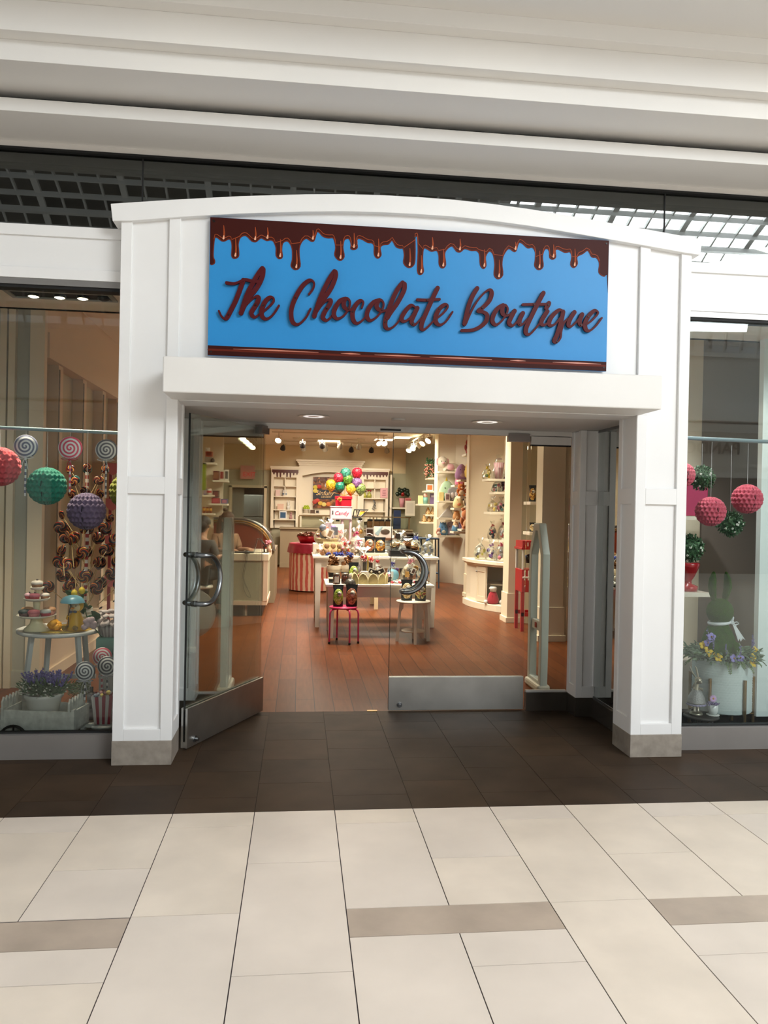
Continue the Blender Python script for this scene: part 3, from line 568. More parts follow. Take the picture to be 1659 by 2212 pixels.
# sign over the shop across the mall, seen mirrored in the right show window
t = thing('jewellery_shop_sign', 'dark lettering with small crown, mirrored in the right show window', 'sign', (9.6, -7.94, 3.1))
text('PANDORA', .42, mat('sign_charcoal', (40, 38, 38), .5), t, (.1, .03, .1), (R(90), 0, R(180)), 'lettering', .02)
q = MB(); q.xz([(-.16, .5), (.16, .5), (.24, .78), (.11, .62), (.06, .86), (0, .62), (-.06, .86), (-.11, .62), (-.24, .78)], .02, .04); q.build('crown_emblem', mat('sign_charcoal', (40, 38, 38), .5), t, loc=(-.3, 0, 0))
q = MB(); q.box(-6, 3, -.05, -.02, -.35, .75)
for k in range(30): q.box(-6+k*.3, -5.985+k*.3, -.03, -.012, -.35, .75)
q.build('sign_fascia', mat('fascia_pale', (222, 220, 214), .5), t)


# ================================================================ LEFT SHOW WINDOW
def spiral_mat(name, cols, freq, turns=1, rough=.4, warp=0):
    if name in MATS: return MATS[name]
    m = bpy.data.materials.new(name); m.use_nodes = True; MATS[name] = m; nt = m.node_tree; b = nt.nodes['Principled BSDF']
    tc = nt.nodes.new('ShaderNodeTexCoord'); s = nt.nodes.new('ShaderNodeSeparateXYZ'); nt.links.new(tc.outputs['Object'], s.inputs[0])
    def ma(op, a, c=None, d=None):
        n = nt.nodes.new('ShaderNodeMath'); n.operation = op
        for i, k in enumerate((a, c, d)):
            if k is None: continue
            if isinstance(k, (int, float)): n.inputs[i].default_value = k
            else: nt.links.new(k, n.inputs[i])
        return n.outputs[0]
    x, z = s.outputs[0], s.outputs[2]
    ang = ma('DIVIDE', ma('ARCTAN2', z, x), 2*math.pi); r = ma('SQRT', ma('ADD', ma('MULTIPLY', x, x), ma('MULTIPLY', z, z)))
    fr = ma('FRACT', ma('MULTIPLY_ADD', r, freq, ma('MULTIPLY', ang, turns)))
    rp = nt.nodes.new('ShaderNodeValToRGB'); rp.color_ramp.interpolation = 'CONSTANT'
    while len(rp.color_ramp.elements) < len(cols): rp.color_ramp.elements.new(.5)
    for i, c in enumerate(cols): rp.color_ramp.elements[i].position = i/len(cols); rp.color_ramp.elements[i].color = rgb(c)
    nt.links.new(fr, rp.inputs['Fac']); nt.links.new(rp.outputs['Color'], b.inputs['Base Color']); b.inputs['Roughness'].default_value = rough
    return m
def honeycomb_ball(lb, c, r, col, ztop):
    t = thing('honeycomb_ball', lb, 'paper ball', (c[0], c[1], c[2]-r), group=None)
    N, M_ = 120, 60; q = MB(); vs = []
    for i in range(M_+1):
        th = math.pi*i/M_
        for j in range(N):
            u = j/N*20; v = i/M_*10
            fu, fv = abs((u+.5*(int(v) % 2)) % 1-.5)*2, abs(v % 1-.5)*2
            d = max(0, min(1, 1.2-fu*.9-fv*.75)) if 0 < i < M_ else 0
            k = r*(1-.16*d*math.sin(th)); a = 2*math.pi*j/N-math.pi/2
            vs.append((k*math.sin(th)*math.cos(a), k*math.sin(th)*math.sin(a), r-k*math.cos(th)*.98))
    q.add(vs, [(i*N+j, i*N+(j+1) % N, (i+1)*N+(j+1) % N, (i+1)*N+j) for i in range(M_) for j in range(N)], True)
    q.build('paper_honeycomb', mat('tissue_paper_%d_%d_%d' % col, col, .8, sheen=.2), t)
    q = MB(); q.tube([(0, -r*.2, .004), (0, -r*.75, r*.45), (0, -r*.97, r), (0, -r*.75, r*1.55), (0, -r*.1, r*2)], .0035, 6); q.build('paper_seam', mat('tissue_dark_%d' % col[0], tuple(int(v*.45) for v in col), .8), t)
    q = MB(); q.cyl((0, 0, 2*r), (0, 0, ztop-(c[2]-r)), .0012, n=5); q.build('hanging_thread', mat('white_thread', (225, 225, 225), .7), t)
    return t
RAILM = mat('blue_grey_rail', (126, 146, 154), .4)
q = MB(); q.cyl((-3.5, 5.3, 2.098), (-1.1, 5.3, 2.058), .012, n=12); solo('hanging_rail', q, RAILM, 'thin blue-grey rail across the left show window', 'rail')
cR = (-1.960,5.350,1.820); honeycomb_ball('coral pink honeycomb paper ball cut off by the left edge of the left window', cR, .131, (214, 84, 92), 2.06)
cR = (-1.662,5.350,1.699); honeycomb_ball('teal green honeycomb paper ball hanging in the left window', cR, .127, (30, 128, 106), 2.06)
cR = (-1.366,5.200,1.540); honeycomb_ball('plum purple honeycomb paper ball hanging before the lollipop tree', cR, .122, (112, 92, 122), 2.06)
cR = (-1.157,5.450,1.675); honeycomb_ball('olive green honeycomb paper ball half hidden by the left pillar', cR, .128, (140, 142, 40), 2.06)
def paper_lolly(lb, c, r, cols, zb, tilt=0, bow=(200, 60, 90), hang=None):
    t = thing('paper_lollipop', lb, 'lollipop decoration', (c[0], c[1], zb))
    q = MB(); q.lathe((0, 0, 0), [(0, -.012), (r*.97, -.012), (r, -.006), (r, .006), (r*.97, .012), (0, .012)], 40)
    o = q.build('candy_disc', spiral_mat('paper_swirl_%d_%d' % cols[0][:2], [cols[0], cols[1]], 3.3/r, 1, .6), t); o.location = (0, 0, c[2]-zb)
    # lathe runs about Z: stand the disc upright
    o.data.transform(Matrix.Rotation(R(90), 4, 'X'))
    h = c[2]-zb-r
    q = MB(); q.cyl((0, 0, 0), (tilt, 0, h+.01), .006, n=10); q.build('stick', stripe_mat('paper_stick_%d' % cols[0][0], cols[0], (228, 226, 226), 2, 160, .5), t)
    q = MB(); y = -.014
    for s in (-1, 1):
        q.tube([(tilt, y, h), (tilt+s*.03, y-.008, h+.012), (tilt+s*.055, y, h+.004), (tilt+s*.03, y, h-.004), (tilt, y, h)], .005, 6, flat=.4)
        q.tube([(tilt, y, h), (tilt+s*.012, y-.004, h-.03), (tilt+s*.02, y, h-.075)], .0045, 6, flat=.4)
    q.ell((tilt, y, h), .008, 8, 6); q.build('bow', mat('ribbon_%d_%d' % bow[:2], bow, .4), t)
    if hang:
        q = MB(); q.cyl((0, 0, c[2]-zb+r), (0, 0, hang-zb), .001, n=5); q.build('hanging_thread', mat('white_thread', (225, 225, 225), .7), t)
    return t
WH = (228, 228, 228)
cR = (-1.789,5.320,1.956); paper_lolly('blue-grey swirl paper lollipop hanging above the teal paper ball', cR, .076, ((112, 116, 140), WH), 1.63, bow=(220, 220, 226), hang=2.07)
cR = (-1.502,5.300,1.951); paper_lolly('pink swirl paper lollipop with red bow hanging above the lollipop tree', cR, .076, ((214, 70, 100), WH), 1.66, bow=(170, 20, 50), hang=2.06)
cR = (-1.272,5.300,1.945); paper_lolly('grey swirl paper lollipop hanging beside the left pillar', cR, .07, ((104, 104, 116), WH), 1.63, bow=(190, 196, 200), hang=2.06)

# ceiling lamp slot
t = thing('lamp_slot', 'recessed black slot with four round lamps above the left window', 'light', (-1.62, 5.48, 3.0))
q = MB(); q.box(-.36, .34, -.1, -.075, -.012, 0); q.box(-.36, .34, .075, .1, -.012, 0); q.box(-.36, -.33, -.075, .075, -.012, 0); q.box(.31, .34, -.075, .075, -.012, 0); q.build('frame', mat('slot_frame', (150, 150, 142), .5), t)
q = MB(); q.box(-.33, .31, -.075, .075, -.004, -.001); q.build('recess', BLACK, t)
for k, x in enumerate((-.19, -.02, .13, .27)):
    q = MB(); q.lathe((x, 0, 0), [(.04, -.005), (.042, -.02), (.034, -.022)], 20); q.build('lamp_ring', DARKM, t)
    q = MB(); q.lathe((x, 0, 0), [(.034, -.022), (.02, -.028), (0, -.03)], 20); q.build('lamp', mat('slot_lamp_glow', (255, 240, 205), .4, emit=7) if k < 3 else BLACK, t)
for x in (-1.81, -1.64, -1.49): spot('slot_lamp_and_fill', (x, 5.48, 2.96), (x, 5.45, .6), 60, 100, (1, .86, .66))

# tray table
TX, TY, TZ = -1.636, 5.61, .712
t = thing('tray_table', 'round white tray table with splayed legs in the left window', 'table', (TX, TY, 0))
q = MB(); q.lathe((0, 0, 0), [(0, TZ-.022), (.262, TZ-.022), (.28, TZ-.012), (.28, TZ+.006), (.266, TZ+.006), (.26, TZ), (0, TZ)], 48); q.build('tray_top', mat('table_white', (224, 224, 220), .4), t)
for k, (a, b) in enumerate(((-.15, -.12), (.15, -.12), (.12, .15), (-.12, .15))):
    q = MB(); q.tube([(a*1.0, b, TZ-.02), (a*1.42, b*1.3, 0)], [.021, .017], 4, smooth=False); q.build('leg', mat('table_leg_white', (206, 208, 206), .5), t)
q = MB(); q.box(-.2, .2, -.14, -.115, .33, .36); q.build('stretcher', mat('table_leg_white', (206, 208, 206), .5), t); q = MB(); q.box(-.2, .2, .16, .185, .33, .36); q.build('stretcher', mat('table_leg_white', (206, 208, 206), .5), t)
q = MB(); q.lathe((TX+.02, TY+.01, 0), [(0, TZ+.001), (.2, TZ+.001), (.2, TZ+.004), (0, TZ+.004)], 40); solo('table_mat', q, mat('yellow_mat', (222, 186, 84), .7), 'round yellow mat on the white tray table', 'mat')
# three-tier cake stand and cupcakes
CX, CY = -1.762, 5.507
t = thing('cake_stand', 'cream three-tier cake stand on the tray table', 'cake stand', (CX, CY, TZ+.005))
q = MB(); q.lathe((0, 0, 0), [(0, 0), (.085, 0), (.08, .012), (.042, .05), (.036, .085), (.05, .092)], 28, wob=lambda a, z: 1+.03*math.cos(a*14)); q.build('pedestal', mat('cream_ceramic', (226, 216, 176), .3), t)
ZT = (.092, .205, .28); RT = (.125, .083, .045)
for z, r in zip(ZT, RT):
    q = MB(); q.lathe((0, 0, 0), [(0, z), (r*.8, z), (r, z+.014), (r, z+.018), (r*.8, z+.008), (0, z+.008)], 36, wob=lambda a, z: 1+.015*math.cos(a*18)); q.build('plate', mat('pale_ceramic', (228, 222, 206), .3), t)
q = MB(); q.lathe((0, 0, 0), [(.024, .1), (.02, .15), (.026, .205)], 16); q.lathe((0, 0, 0), [(.016, .21), (.014, .25), (.018, .28)], 14); q.build('stem', mat('cream_ceramic', (226, 216, 176), .3), t)
def cupcake(lb, x, y, z, r, case, ice, top=None):
    t = thing('cupcake', lb, 'cupcake', (CX+x, CY+y, TZ+.005+z), group='cupcakes on the cake stand')
    q = MB(); q.lathe((0, 0, 0), [(0, 0), (r*.78, 0), (r, r*.85), (0, r*.85)], 28, wob=lambda a, zz: 1+.05*math.cos(a*14)); q.build('paper_case', mat('case_%d_%d_%d' % case, case, .7), t)
    q = MB(); q.lathe((0, 0, 0), [(r*1.04, r*.8), (r*1.1, r*1.05), (r*.9, r*1.35), (r*.4, r*1.5), (0, r*1.52)], 24, wob=lambda a, zz: 1+.04*math.sin(a*5+zz*90)); q.build('icing', mat('icing_%d_%d_%d' % ice, ice, .5), t)
    if top: q = MB(); q.ell((0, 0, r*1.6), r*.2, 10, 7); q.build('topping', mat('topping_%d_%d' % top[:2], top, .4), t)
BR, PK, CRM, RED_, CHO = (150, 104, 68), (206, 110, 126), (232, 220, 206), (170, 50, 60), (56, 40, 34)
cupcake('chocolate cupcake with white icing alone on the top tier of the cake stand', 0, 0, .288, .036, BR, CRM, CHO)
cupcake('pale pink iced cupcake at the left of the middle tier', -.05, .0, .213, .029, RED_, (222, 176, 186), CHO)
cupcake('rosy cupcake at the front of the middle tier', .0, -.045, .213, .031, RED_, PK, CHO)
cupcake('white iced cupcake in brown case at the right of the middle tier', .05, .005, .213, .029, BR, CRM)
cupcake('dark chocolate cupcake at the left of the bottom tier', -.062, -.055, .1, .035, (96, 60, 56), (60, 70, 66))
cupcake('pink cupcake at the front of the bottom tier', .008, -.08, .1, .036, (196, 110, 110), (196, 104, 112))
cupcake('red cupcake with whitish icing at the right of the bottom tier', .07, -.04, .1, .034, RED_, (186, 186, 180))
cupcake('tan domed cupcake at the back left of the bottom tier', -.072, .035, .1, .038, BR, (186, 140, 96))
cupcake('tan domed cupcake at the back right of the bottom tier', .072, .042, .1, .038, (196, 130, 110), (190, 138, 96))

# lollipop tree
SW = [spiral_mat('candy_swirl_rainbow', [(40, 26, 22), (172, 52, 34), (44, 66, 48), (206, 140, 62), (96, 30, 36), (30, 34, 36)], 26, 3, .18),
      spiral_mat('candy_swirl_dark', [(34, 26, 24), (120, 36, 30), (52, 60, 50), (180, 104, 60), (28, 28, 30)], 24, -3, .18), spiral_mat('candy_swirl_teal', [(40, 104, 104), (30, 70, 76), (90, 130, 120)], 22, 2, .2)]
LTX, LTY = -1.51, 5.74
t = thing('lollipop_tree', 'tall tree of rainbow swirl lollipops rising from a white striped tin', 'candy display', (LTX, LTY, TZ+.005))
q = MB(); q.lathe((0, 0, 0), [(0, 0), (.05, 0), (.056, .13), (.05, .13), (0, .12)], 24); q.build('tin', stripe_mat('tin_stripes', (226, 224, 214), (188, 180, 160), 2, 220), t)
q = MB(); q.tube([(0, 0, .1), (.01, 0, .6), (0, 0, 1.13)], .012, 8); q.build('pole', stripe_mat('pole_stripe', (220, 214, 206), (160, 60, 60), 2, 120), t)
dm = MB(); dm.ell((0, 0, 0), (.046, .013, .046), 20, 12); sm_ = MB(); sm_.cyl((0, 0, -.045), (0, 0, -.21), .003, n=6)
d0 = None; rr = random.Random(5)
spec = []
for lvl in range(11):
    z = .27+lvl*.083; n = 6 if lvl < 6 else 4; rad = .235-.0135*lvl if lvl < 7 else .115
    for k in range(n):
        spec.append((2*math.pi*(k+.5*(lvl % 2)+.13*rr.random())/n, rad*(.75+.35*rr.random()), z+.03*rr.random(), lvl))
for a, rad, z, lvl in spec:
    x, y = rad*math.cos(a), rad*math.sin(a)*.6
    if y > .09: y *= .5
    s = 1.0 if lvl < 6 else .72
    if d0 is None:
        d0 = dm.build('lollipop', SW[0], t); d0s = sm_.build('stick', mat('bamboo_stick', (190, 160, 110), .6), d0); o = d0
    else:
        o = d0.copy(); COL.objects.link(o); o.parent = t; c = d0s.copy(); COL.objects.link(c); c.parent = o
        o.data = d0.data.copy() if False else d0.data
    o.location = (x, y, z); o.scale = (s, s, s)
    o.rotation_euler = (rr.uniform(-.35, .35), math.atan2(x, .13)*.75, rr.uniform(-.9, .9))
for k, o in enumerate([c for c in t.children if c.name.startswith('lollipop')]):
    o.material_slots[0].link = 'OBJECT'; o.material_slots[0].material = SW[2] if k in (49, 53, 57) else SW[k % 2]

# yellow duckling with umbrella, lemons
t = thing('duck_figurine', 'duckling in yellow raincoat sitting under a small blue umbrella', 'figurine', (-1.519, 5.52, TZ+.005))
YEL = mat('raincoat_yellow', (214, 164, 26), .4)
q = MB(); q.lathe((.01, 0, 0), [(0, 0), (.062, .004), (.066, .02), (.052, .07), (.034, .115), (.026, .135), (0, .14)], 22); q.build('raincoat', YEL, t)
q = MB(); q.ell((.012, -.006, .165), (.036, .034, .036), 16, 11); q.build('head', mat('duck_cream', (222, 206, 160), .6), t)
q = MB(); q.ell((.018, .006, .17), (.042, .036, .042), 16, 11); q.build('rain_hood', YEL, t)
q = MB(); q.ell((0, -.046, .158), (.014, .018, .006), 10, 6); q.build('beak', mat('duck_beak', (220, 140, 40), .4), t)
for s in (-1, 1): q = MB(); q.ell((s*.014+.006, -.038, .172), .0045, 8, 6); q.build('eye', BLKP, t)
for s in (-1, 1): q = MB(); q.tube([(s*.03, -.03, .03), (s*.04-.01, -.07, .02), (s*.035-.01, -.085, .035)], [.016, .012, .014], 8); q.build('foot', mat('duck_boot', (150, 120, 50), .5), t)
q = MB(); q.tube([(-.02, -.02, .1), (-.03, -.05, .09), (-.022, -.06, .11)], [.014, .011, .009], 8); q.build('wing', YEL, t)
q = MB()
for s in (-1, 1): q.ell((s*.014, -.036, .132), (.014, .005, .009), 8, 6)
q.build('bow_tie', mat('bow_navy', (60, 72, 96), .5), t)
q = MB(); q.tube([(-.022, -.065, .03), (-.02, -.06, .12), (.0, -.045, .245)], .003, 6); um = q.build('umbrella_shaft', BLKP, t)
q = MB(); n = 8
q.lathe((0, -.045, 0), [(.082, .197), (.078, .212), (.06, .232), (.03, .245), (0, .25), (.028, .241), (.058, .227), (.075, .207), (.082, .197)], 32, wob=lambda a, z: 1-.06*abs(math.sin(a*4)) if z < .215 else 1); q.build('umbrella_canopy', mat('umbrella_blue', (112, 168, 186), .35), t)
LEM = mat('lemon_yellow', (216, 186, 50), .45)
for lb, c in (('yellow lemon resting above the umbrella, the right one of two', (-1.488, 5.58, .983)), ('yellow lemon resting above the umbrella, the left one of two', (-1.538, 5.58, .965))):
    q = MB(); q.ell((0, 0, 0), (.022, .02, .025), 14, 9); q.ell((0, 0, .024), .006, 8, 5); solo('lemon', q, LEM, lb, 'fruit', loc=c)
def leaf(q, c, d, L, wd, n=Vector((0, -1, .3))):
    d = Vector(d).normalized(); s = d.cross(n).normalized()*wd/2; c = Vector(c); u = s.cross(d).normalized()*L*.1
    q.add([c, c+d*L*.35+s-u*.3, c+d*L*.75+s*.7, c+d*L, c+d*L*.75-s*.7, c+d*L*.35-s-u*.3, c+d*L*.5+u], [(0, 1, 6), (1, 2, 6), (2, 3, 6), (3, 4, 6), (4, 5, 6), (5, 0, 6)], True)
LEAFD = mat('leaf_dark_green', (46, 82, 44), .5, var=.2, scale=30)
q = MB()
for k in range(14): leaf(q, (rr.uniform(-.06, .04), 0, rr.uniform(-.1, .06)), (rr.uniform(-1, 1), -.2, rr.uniform(-.6, .8)), .075, .03)
q.tube([(-.06, .01, .05), (0, .01, .06), (.04, .012, -.12)], .004, 6)
solo('lemon_leaf_spray', q, LEAFD, 'spray of dark green lemon leaves behind the duckling', 'greenery', loc=(-1.51, 5.64, .91))
q = MB()
for k in range(7): a = k*.9; q.ell((.022*math.cos(a), .022*math.sin(a), .026+.014*(k % 3)), (.028, .024, .022), 12, 8, rot=Matrix.Rotation(a, 3, 'Z'))
solo('silk_flower', q, mat('silk_yellow', (224, 158, 20), .6), 'crumpled yellow silk flower lying beside the duckling', 'flower', loc=(-1.64, 5.5, TZ+.007))

# giant cupcake planter on teal box
t = thing('gift_box', 'teal green gift box with ruffled band under the giant cupcake', 'box', (-1.275, 5.52, .47))
q = MB(); q.box(-.06, .12, -.07, .11, 0, .13); q.build('box_body', mat('teal_card', (104, 164, 152), .5), t, bevel=.008)
q = MB(); q.box(-.08, .13, -.08, .12, .12, .21); q.build('box_lid', mat('teal_lid', (112, 170, 158), .5), t, bevel=.012)
q = MB()
for k in range(12): q.ell((-.06+k*.0165, -.078, .115), (.012, .008, .018), 8, 6)
q.build('ruffle', mat('teal_ruffle', (96, 156, 146), .6), t)
q = MB(); q.box(-1.33, -1.15, 5.44, 5.62, .0, .47); solo('display_plinth', q, mat('plinth_white', (214, 210, 204), .5), 'slim white plinth carrying the teal gift box', 'plinth', bevel=.004)
t = thing('cupcake_planter', 'giant striped cupcake case topped with white petals and green leaves', 'decoration', (-1.275, 5.52, .681))
q = MB(); q.lathe((.0, 0, 0), [(0, 0), (.07, 0), (.09, .085), (.08, .085), (0, .08)], 40, wob=lambda a, z: 1+.03*math.cos(a*20)); q.build('paper_case', stripe_mat('case_stripes', (200, 196, 194), (150, 140, 140), ang=True, freq=20), t)
q = MB()
for k in range(46):
    a = rr.random()*6.28; z = rr.random(); r = .09*math.sqrt(1-z*z*.8)
    q.ell((r*math.cos(a), r*math.sin(a), .09+z*.085), (.03, .022, .012), 8, 5, rot=Matrix.Rotation(a, 3, 'Z') @ Matrix.Rotation(.9-z, 3, 'Y'), noise=.25, seed=k)
q.build('petals', mat('petal_white', (220, 206, 204), .6), t)
q = MB()
for d in ((-1, -.4, .3), (-.9, -.5, -.1), (-.6, -.5, .7)): leaf(q, (-.05, -.06, .12), d, .1, .045)
q.build('leaves', LEAFD, t)
t = thing('pink_flower_cluster', 'pale pink silk flower drooping beside the giant cupcake', 'flower', (-1.375, 5.36, .79))
q = MB()
for k in range(9): q.ell((.03*math.cos(k), -.01, .025*math.sin(k*1.7)), (.022, .012, .02), 8, 6, noise=.2, seed=k)
q.build('petals', mat('petal_pink', (204, 178, 182), .6), t)
q = MB(); q.tube([(0, 0, 0), (.03, .04, -.05), (.07, .05, -.1)], .003, 6); q.build('stem', LEAFD, t)

# popcorn box with three upright lollipops on a stool
t = thing('round_stool', 'small round white stool under the striped popcorn box', 'stool', (-1.268, 5.33, 0))
q = MB(); q.lathe((0, 0, 0), [(0, .105), (.08, .105), (.085, .112), (.085, .126), (0, .13)], 32); q.build('seat', mat('stool_white', (198, 202, 202), .5), t)
for a in (.7, 2.3, 3.9, 5.5): q = MB(); q.tube([(.05*math.cos(a), .05*math.sin(a), .106), (.075*math.cos(a), .075*math.sin(a), 0)], [.012, .01], 8); q.build('leg', mat('stool_white', (198, 202, 202), .5), t)
t = thing('popcorn_box', 'tapered red and white striped popcorn box full of candy balls', 'box', (-1.268, 5.33, .131))
q = MB()
for k in range(24):
    s0, e0 = divmod(k, 6); f = e0/6
    def P0(h, s, f): return [(-h+2*h*f, -h*.7), (h, -h*.7+1.4*h*f), (h-2*h*f, h*.7), (-h, h*.7-1.4*h*f)][s]
    a, b = P0(.05, s0, f), P0(.05, s0, f+1/6); c, d = P0(.07, s0, f), P0(.07, s0, f+1/6)
    q.m(k % 2).add([(a[0], a[1], 0), (b[0], b[1], 0), (d[0], d[1], .19), ((c[0]+d[0])/2, (c[1]+d[1])/2, .2), (c[0], c[1], .19)], [(0, 1, 2, 3, 4)])
q.m(0).box(-.05, .05, -.035, .035, -.0005, .003); q.box(-.06, .06, -.04, .04, .15, .16)
q.build('striped_carton', [mat('carton_white', (222, 216, 214), .5), mat('carton_rose', (172, 64, 82), .5)], t)
for k in range(13):
    c = [(226, 206, 120), (200, 150, 150), (140, 150, 170), (210, 206, 202), (176, 70, 80)][k % 5]
    q = MB(); q.ell((rr.uniform(-.055, .055), rr.uniform(-.045, .02), .19+rr.uniform(0, .02)), rr.uniform(.012, .019), 12, 8); q.build('candy_ball', mat('candy_ball_%d' % (k % 5), c, .35), t)
for lb, px, r, cols, y in (('big grey swirl lollipop standing left in the striped popcorn box', (-1.375, .49), .064, ((84, 88, 98), WH), 5.27), ('big grey swirl lollipop standing right in the striped popcorn box, cut by the pillar', (-1.25, .508), .066, ((78, 82, 94), WH), 5.34), ('big pink swirl lollipop standing at the back of the popcorn box', (-1.292, .565), .062, ((206, 92, 112), WH), 5.37)):
    paper_lolly(lb, (px[0], y, px[1]), r, cols, .3, bow=(176, 176, 184))
def stack(name, lb, cols, x, y, z0, s):
    t = thing(name, lb, 'figurine', (x, y, z0))
    for k, (c, r) in enumerate(cols): q = MB(); q.ell((0, 0, sum(v[1] for v in cols[:k])*1.7+r), (r, r, r*.95), 16, 10); q.build('ball', mat('stack_%d_%d_%d' % c, c, .5), t)
    return t
t = stack('candy_snowman', 'grey toy figure stacked of balls beside the popcorn box', [((150, 146, 152), .042), ((160, 156, 160), .036), ((196, 192, 194), .03)], -1.365, 5.4, .131, 1)
q = MB(); q.lathe((0, 0, 0), [(.03, .185), (.012, .19), (.012, .225), (0, .228)], 12); q.build('hat', BLKP, t)
q = MB(); q.box(-1.41, -1.32, 5.36, 5.44, 0, .13); solo('low_block', q, mat('plinth_white', (214, 210, 204), .5), 'low white block under the grey ball figure', 'plinth', bevel=.004)

# picket cart with lavender
PAINT = mat('distressed_white_wood', (206, 206, 198), .6, var=.09, scale=22, detail=9)
t = thing('picket_cart', 'distressed white wooden cart with picket fence sides and black wheels', 'cart', (-1.64, 5.115, 0), R(-9))
q = MB(); q.box(-.2, .25, 0, .012, .14, .27); q.build('front_board', PAINT, t)
q = MB(); q.box(-.2, .25, .228, .24, .14, .27); q.build('rear_board', PAINT, t)
q = MB(); q.box(-.212, -.2, 0, .24, .14, .27); q.box(.238, .25, .012, .228, .14, .27); q.build('end_board', PAINT, t)
q = MB(); q.box(-.2, .25, .012, .228, .14, .152); q.build('floor_board', PAINT, t)
for x0 in (-.206, .226):
    for k in range(6):
        y0 = .002+k*.0395; q = MB()
        q.prism([(y0, .2), (y0+.034, .2), (y0+.034, .32), (y0+.017, .35), (y0, .32)], lambda p: (x0-.012, p[0], p[1]), lambda p: (x0, p[0], p[1])); q.build('picket', PAINT, t)
q = MB(); q.box(-.218, -.2, -.006, .03, .13, .285); q.box(.24, .258, -.006, .03, .13, .285); q.build('corner_post', PAINT, t)
q = MB(); q.box(-.55, .3, .01, .035, .115, .14); q.build('shaft', PAINT, t); q = MB(); q.box(-.55, .3, .205, .23, .115, .14); q.build('shaft', PAINT, t)
for x, y in ((.22, .02), (.22, .22), (-.45, .02)): q = MB(); q.box(x-.014, x+.014, y-.012, y+.012, 0, .115); q.build('leg', PAINT, t)
WHL = mat('black_iron', (24, 24, 25), .5, .5)
for y in (-.03, .262):
    q = MB(); n = 28; q.tube([(-.12+.088*math.cos(2*math.pi*k/n), y, .092+.088*math.sin(2*math.pi*k/n)) for k in range(n)], .009, 6, closed=True)
    for k in range(5): a = 2*math.pi*k/5+.3; q.cyl((-.12, y, .092), (-.12+.086*math.cos(a), y, .092+.086*math.sin(a)), .006, n=6)
    q.cyl((-.12, y-.014, .092), (-.12, y+.014, .092), .016, n=10); q.build('wheel', WHL, t)
q = MB(); q.cyl((-.12, -.03, .092), (-.12, .262, .092), .005, n=6); q.build('axle', WHL, t)
t = thing('lavender_pot', 'white pot of purple lavender standing in the picket cart', 'potted plant', (-1.62, 5.232, .1525))
q = MB(); q.lathe((0, 0, 0), [(0, 0), (.08, 0), (.106, .17), (.12, .185), (.12, .205), (.11, .205), (.104, .18), (0, .175)], 36); q.build('pot', mat('pot_white', (214, 214, 208), .45), t)
q = MB(); q2 = MB(); q3 = MB()
for k in range(420):
    a = rr.random()*6.28; e = rr.uniform(.1, 1.2); d = Vector((math.cos(a)*math.cos(e), math.sin(a)*math.cos(e)*.75, math.sin(e)))
    b = Vector((rr.uniform(-.08, .08), rr.uniform(-.07, .07), .2)); leaf(q, b+d*rr.uniform(.0, .09), d+Vector((rr.uniform(-.5, .5), rr.uniform(-.5, .5), rr.uniform(-.3, .3))), .05, .009)
for k in range(52):
    a = rr.random()*6.28; d = Vector((math.cos(a)*rr.uniform(.1, .75), math.sin(a)*rr.uniform(.1, .5), 1)).normalized(); b = Vector((rr.uniform(-.1, .1), rr.uniform(-.07, .07), .22)); L = rr.uniform(.08, .15)
    q.tube([b, b+d*L], .0016, 4)
    for j in range(7): p = b+d*(L*.45+j*.011); q2.ell(p+Vector((rr.uniform(-.005, .005), rr.uniform(-.005, .005), 0)), (.0075, .0075, .006), 6, 4)
for k in range(60):
    a = rr.random()*6.28; q3.ell((.15*math.cos(a)*rr.random()**.4, .11*math.sin(a)-.02, .22+rr.uniform(-.02, .07)), (.006, .006, .004), 5, 4)
q.build('foliage', mat('lavender_leaf', (84, 104, 78), .6, var=.2, scale=40), t); q2.build('lavender_blooms', mat('lavender_purple', (118, 106, 172), .7), t); q3.build('white_blossoms', mat('blossom_white', (220, 222, 210), .7), t)
t = thing('fern_spray', 'loose spray of grey-green sprigs at the right of the lavender', 'greenery', (-1.45, 5.3, .33)); q = MB()
for k in range(120):
    a = rr.uniform(-.6, 1.2); b = Vector((rr.uniform(-.06, .07), rr.uniform(-.03, .05), rr.uniform(0, .07))); leaf(q, b, (math.cos(a), rr.uniform(-.5, .5), math.sin(a)), .04, .007)
q.build('sprigs', mat('sprig_grey_green', (120, 128, 96), .6, var=.2, scale=40), t)
q = MB(); q.tube([(-.04, .03, -.05), (0, .02, .0), (.06, 0, .06)], .0025, 5); q.build('stem', LEAFD, t)

# pink scalloped stand behind
t = thing('scalloped_stand', 'pink tiered stand with scalloped valances behind the lollipop tree', 'display stand', (-1.9, 8.6, 0))
PKS = mat('scallop_pink', (222, 128, 136), .6)
for z in (2.0, 1.62, 1.22, .8):
    q = MB(); q.box(-.16, .36, 0, .3, z, z+.02); q.build('shelf', mat('stand_rose', (168, 74, 84), .5), t)
    q = MB(); pts = [(.36, z+.018), (-.16, z+.018)]
    for k in range(21): x = -.16+.52*k/20; pts.append((x, z-.06-.05*abs(math.sin(math.pi*k/20*4))))
    q.xz(pts, -.012, -.002); q.build('valance', PKS, t)
for x in (-.14, .34): q = MB(); q.box(x-.015, x+.015, .1, .13, 0, 2.02); q.build('post', mat('stand_rose', (168, 74, 84), .5), t)


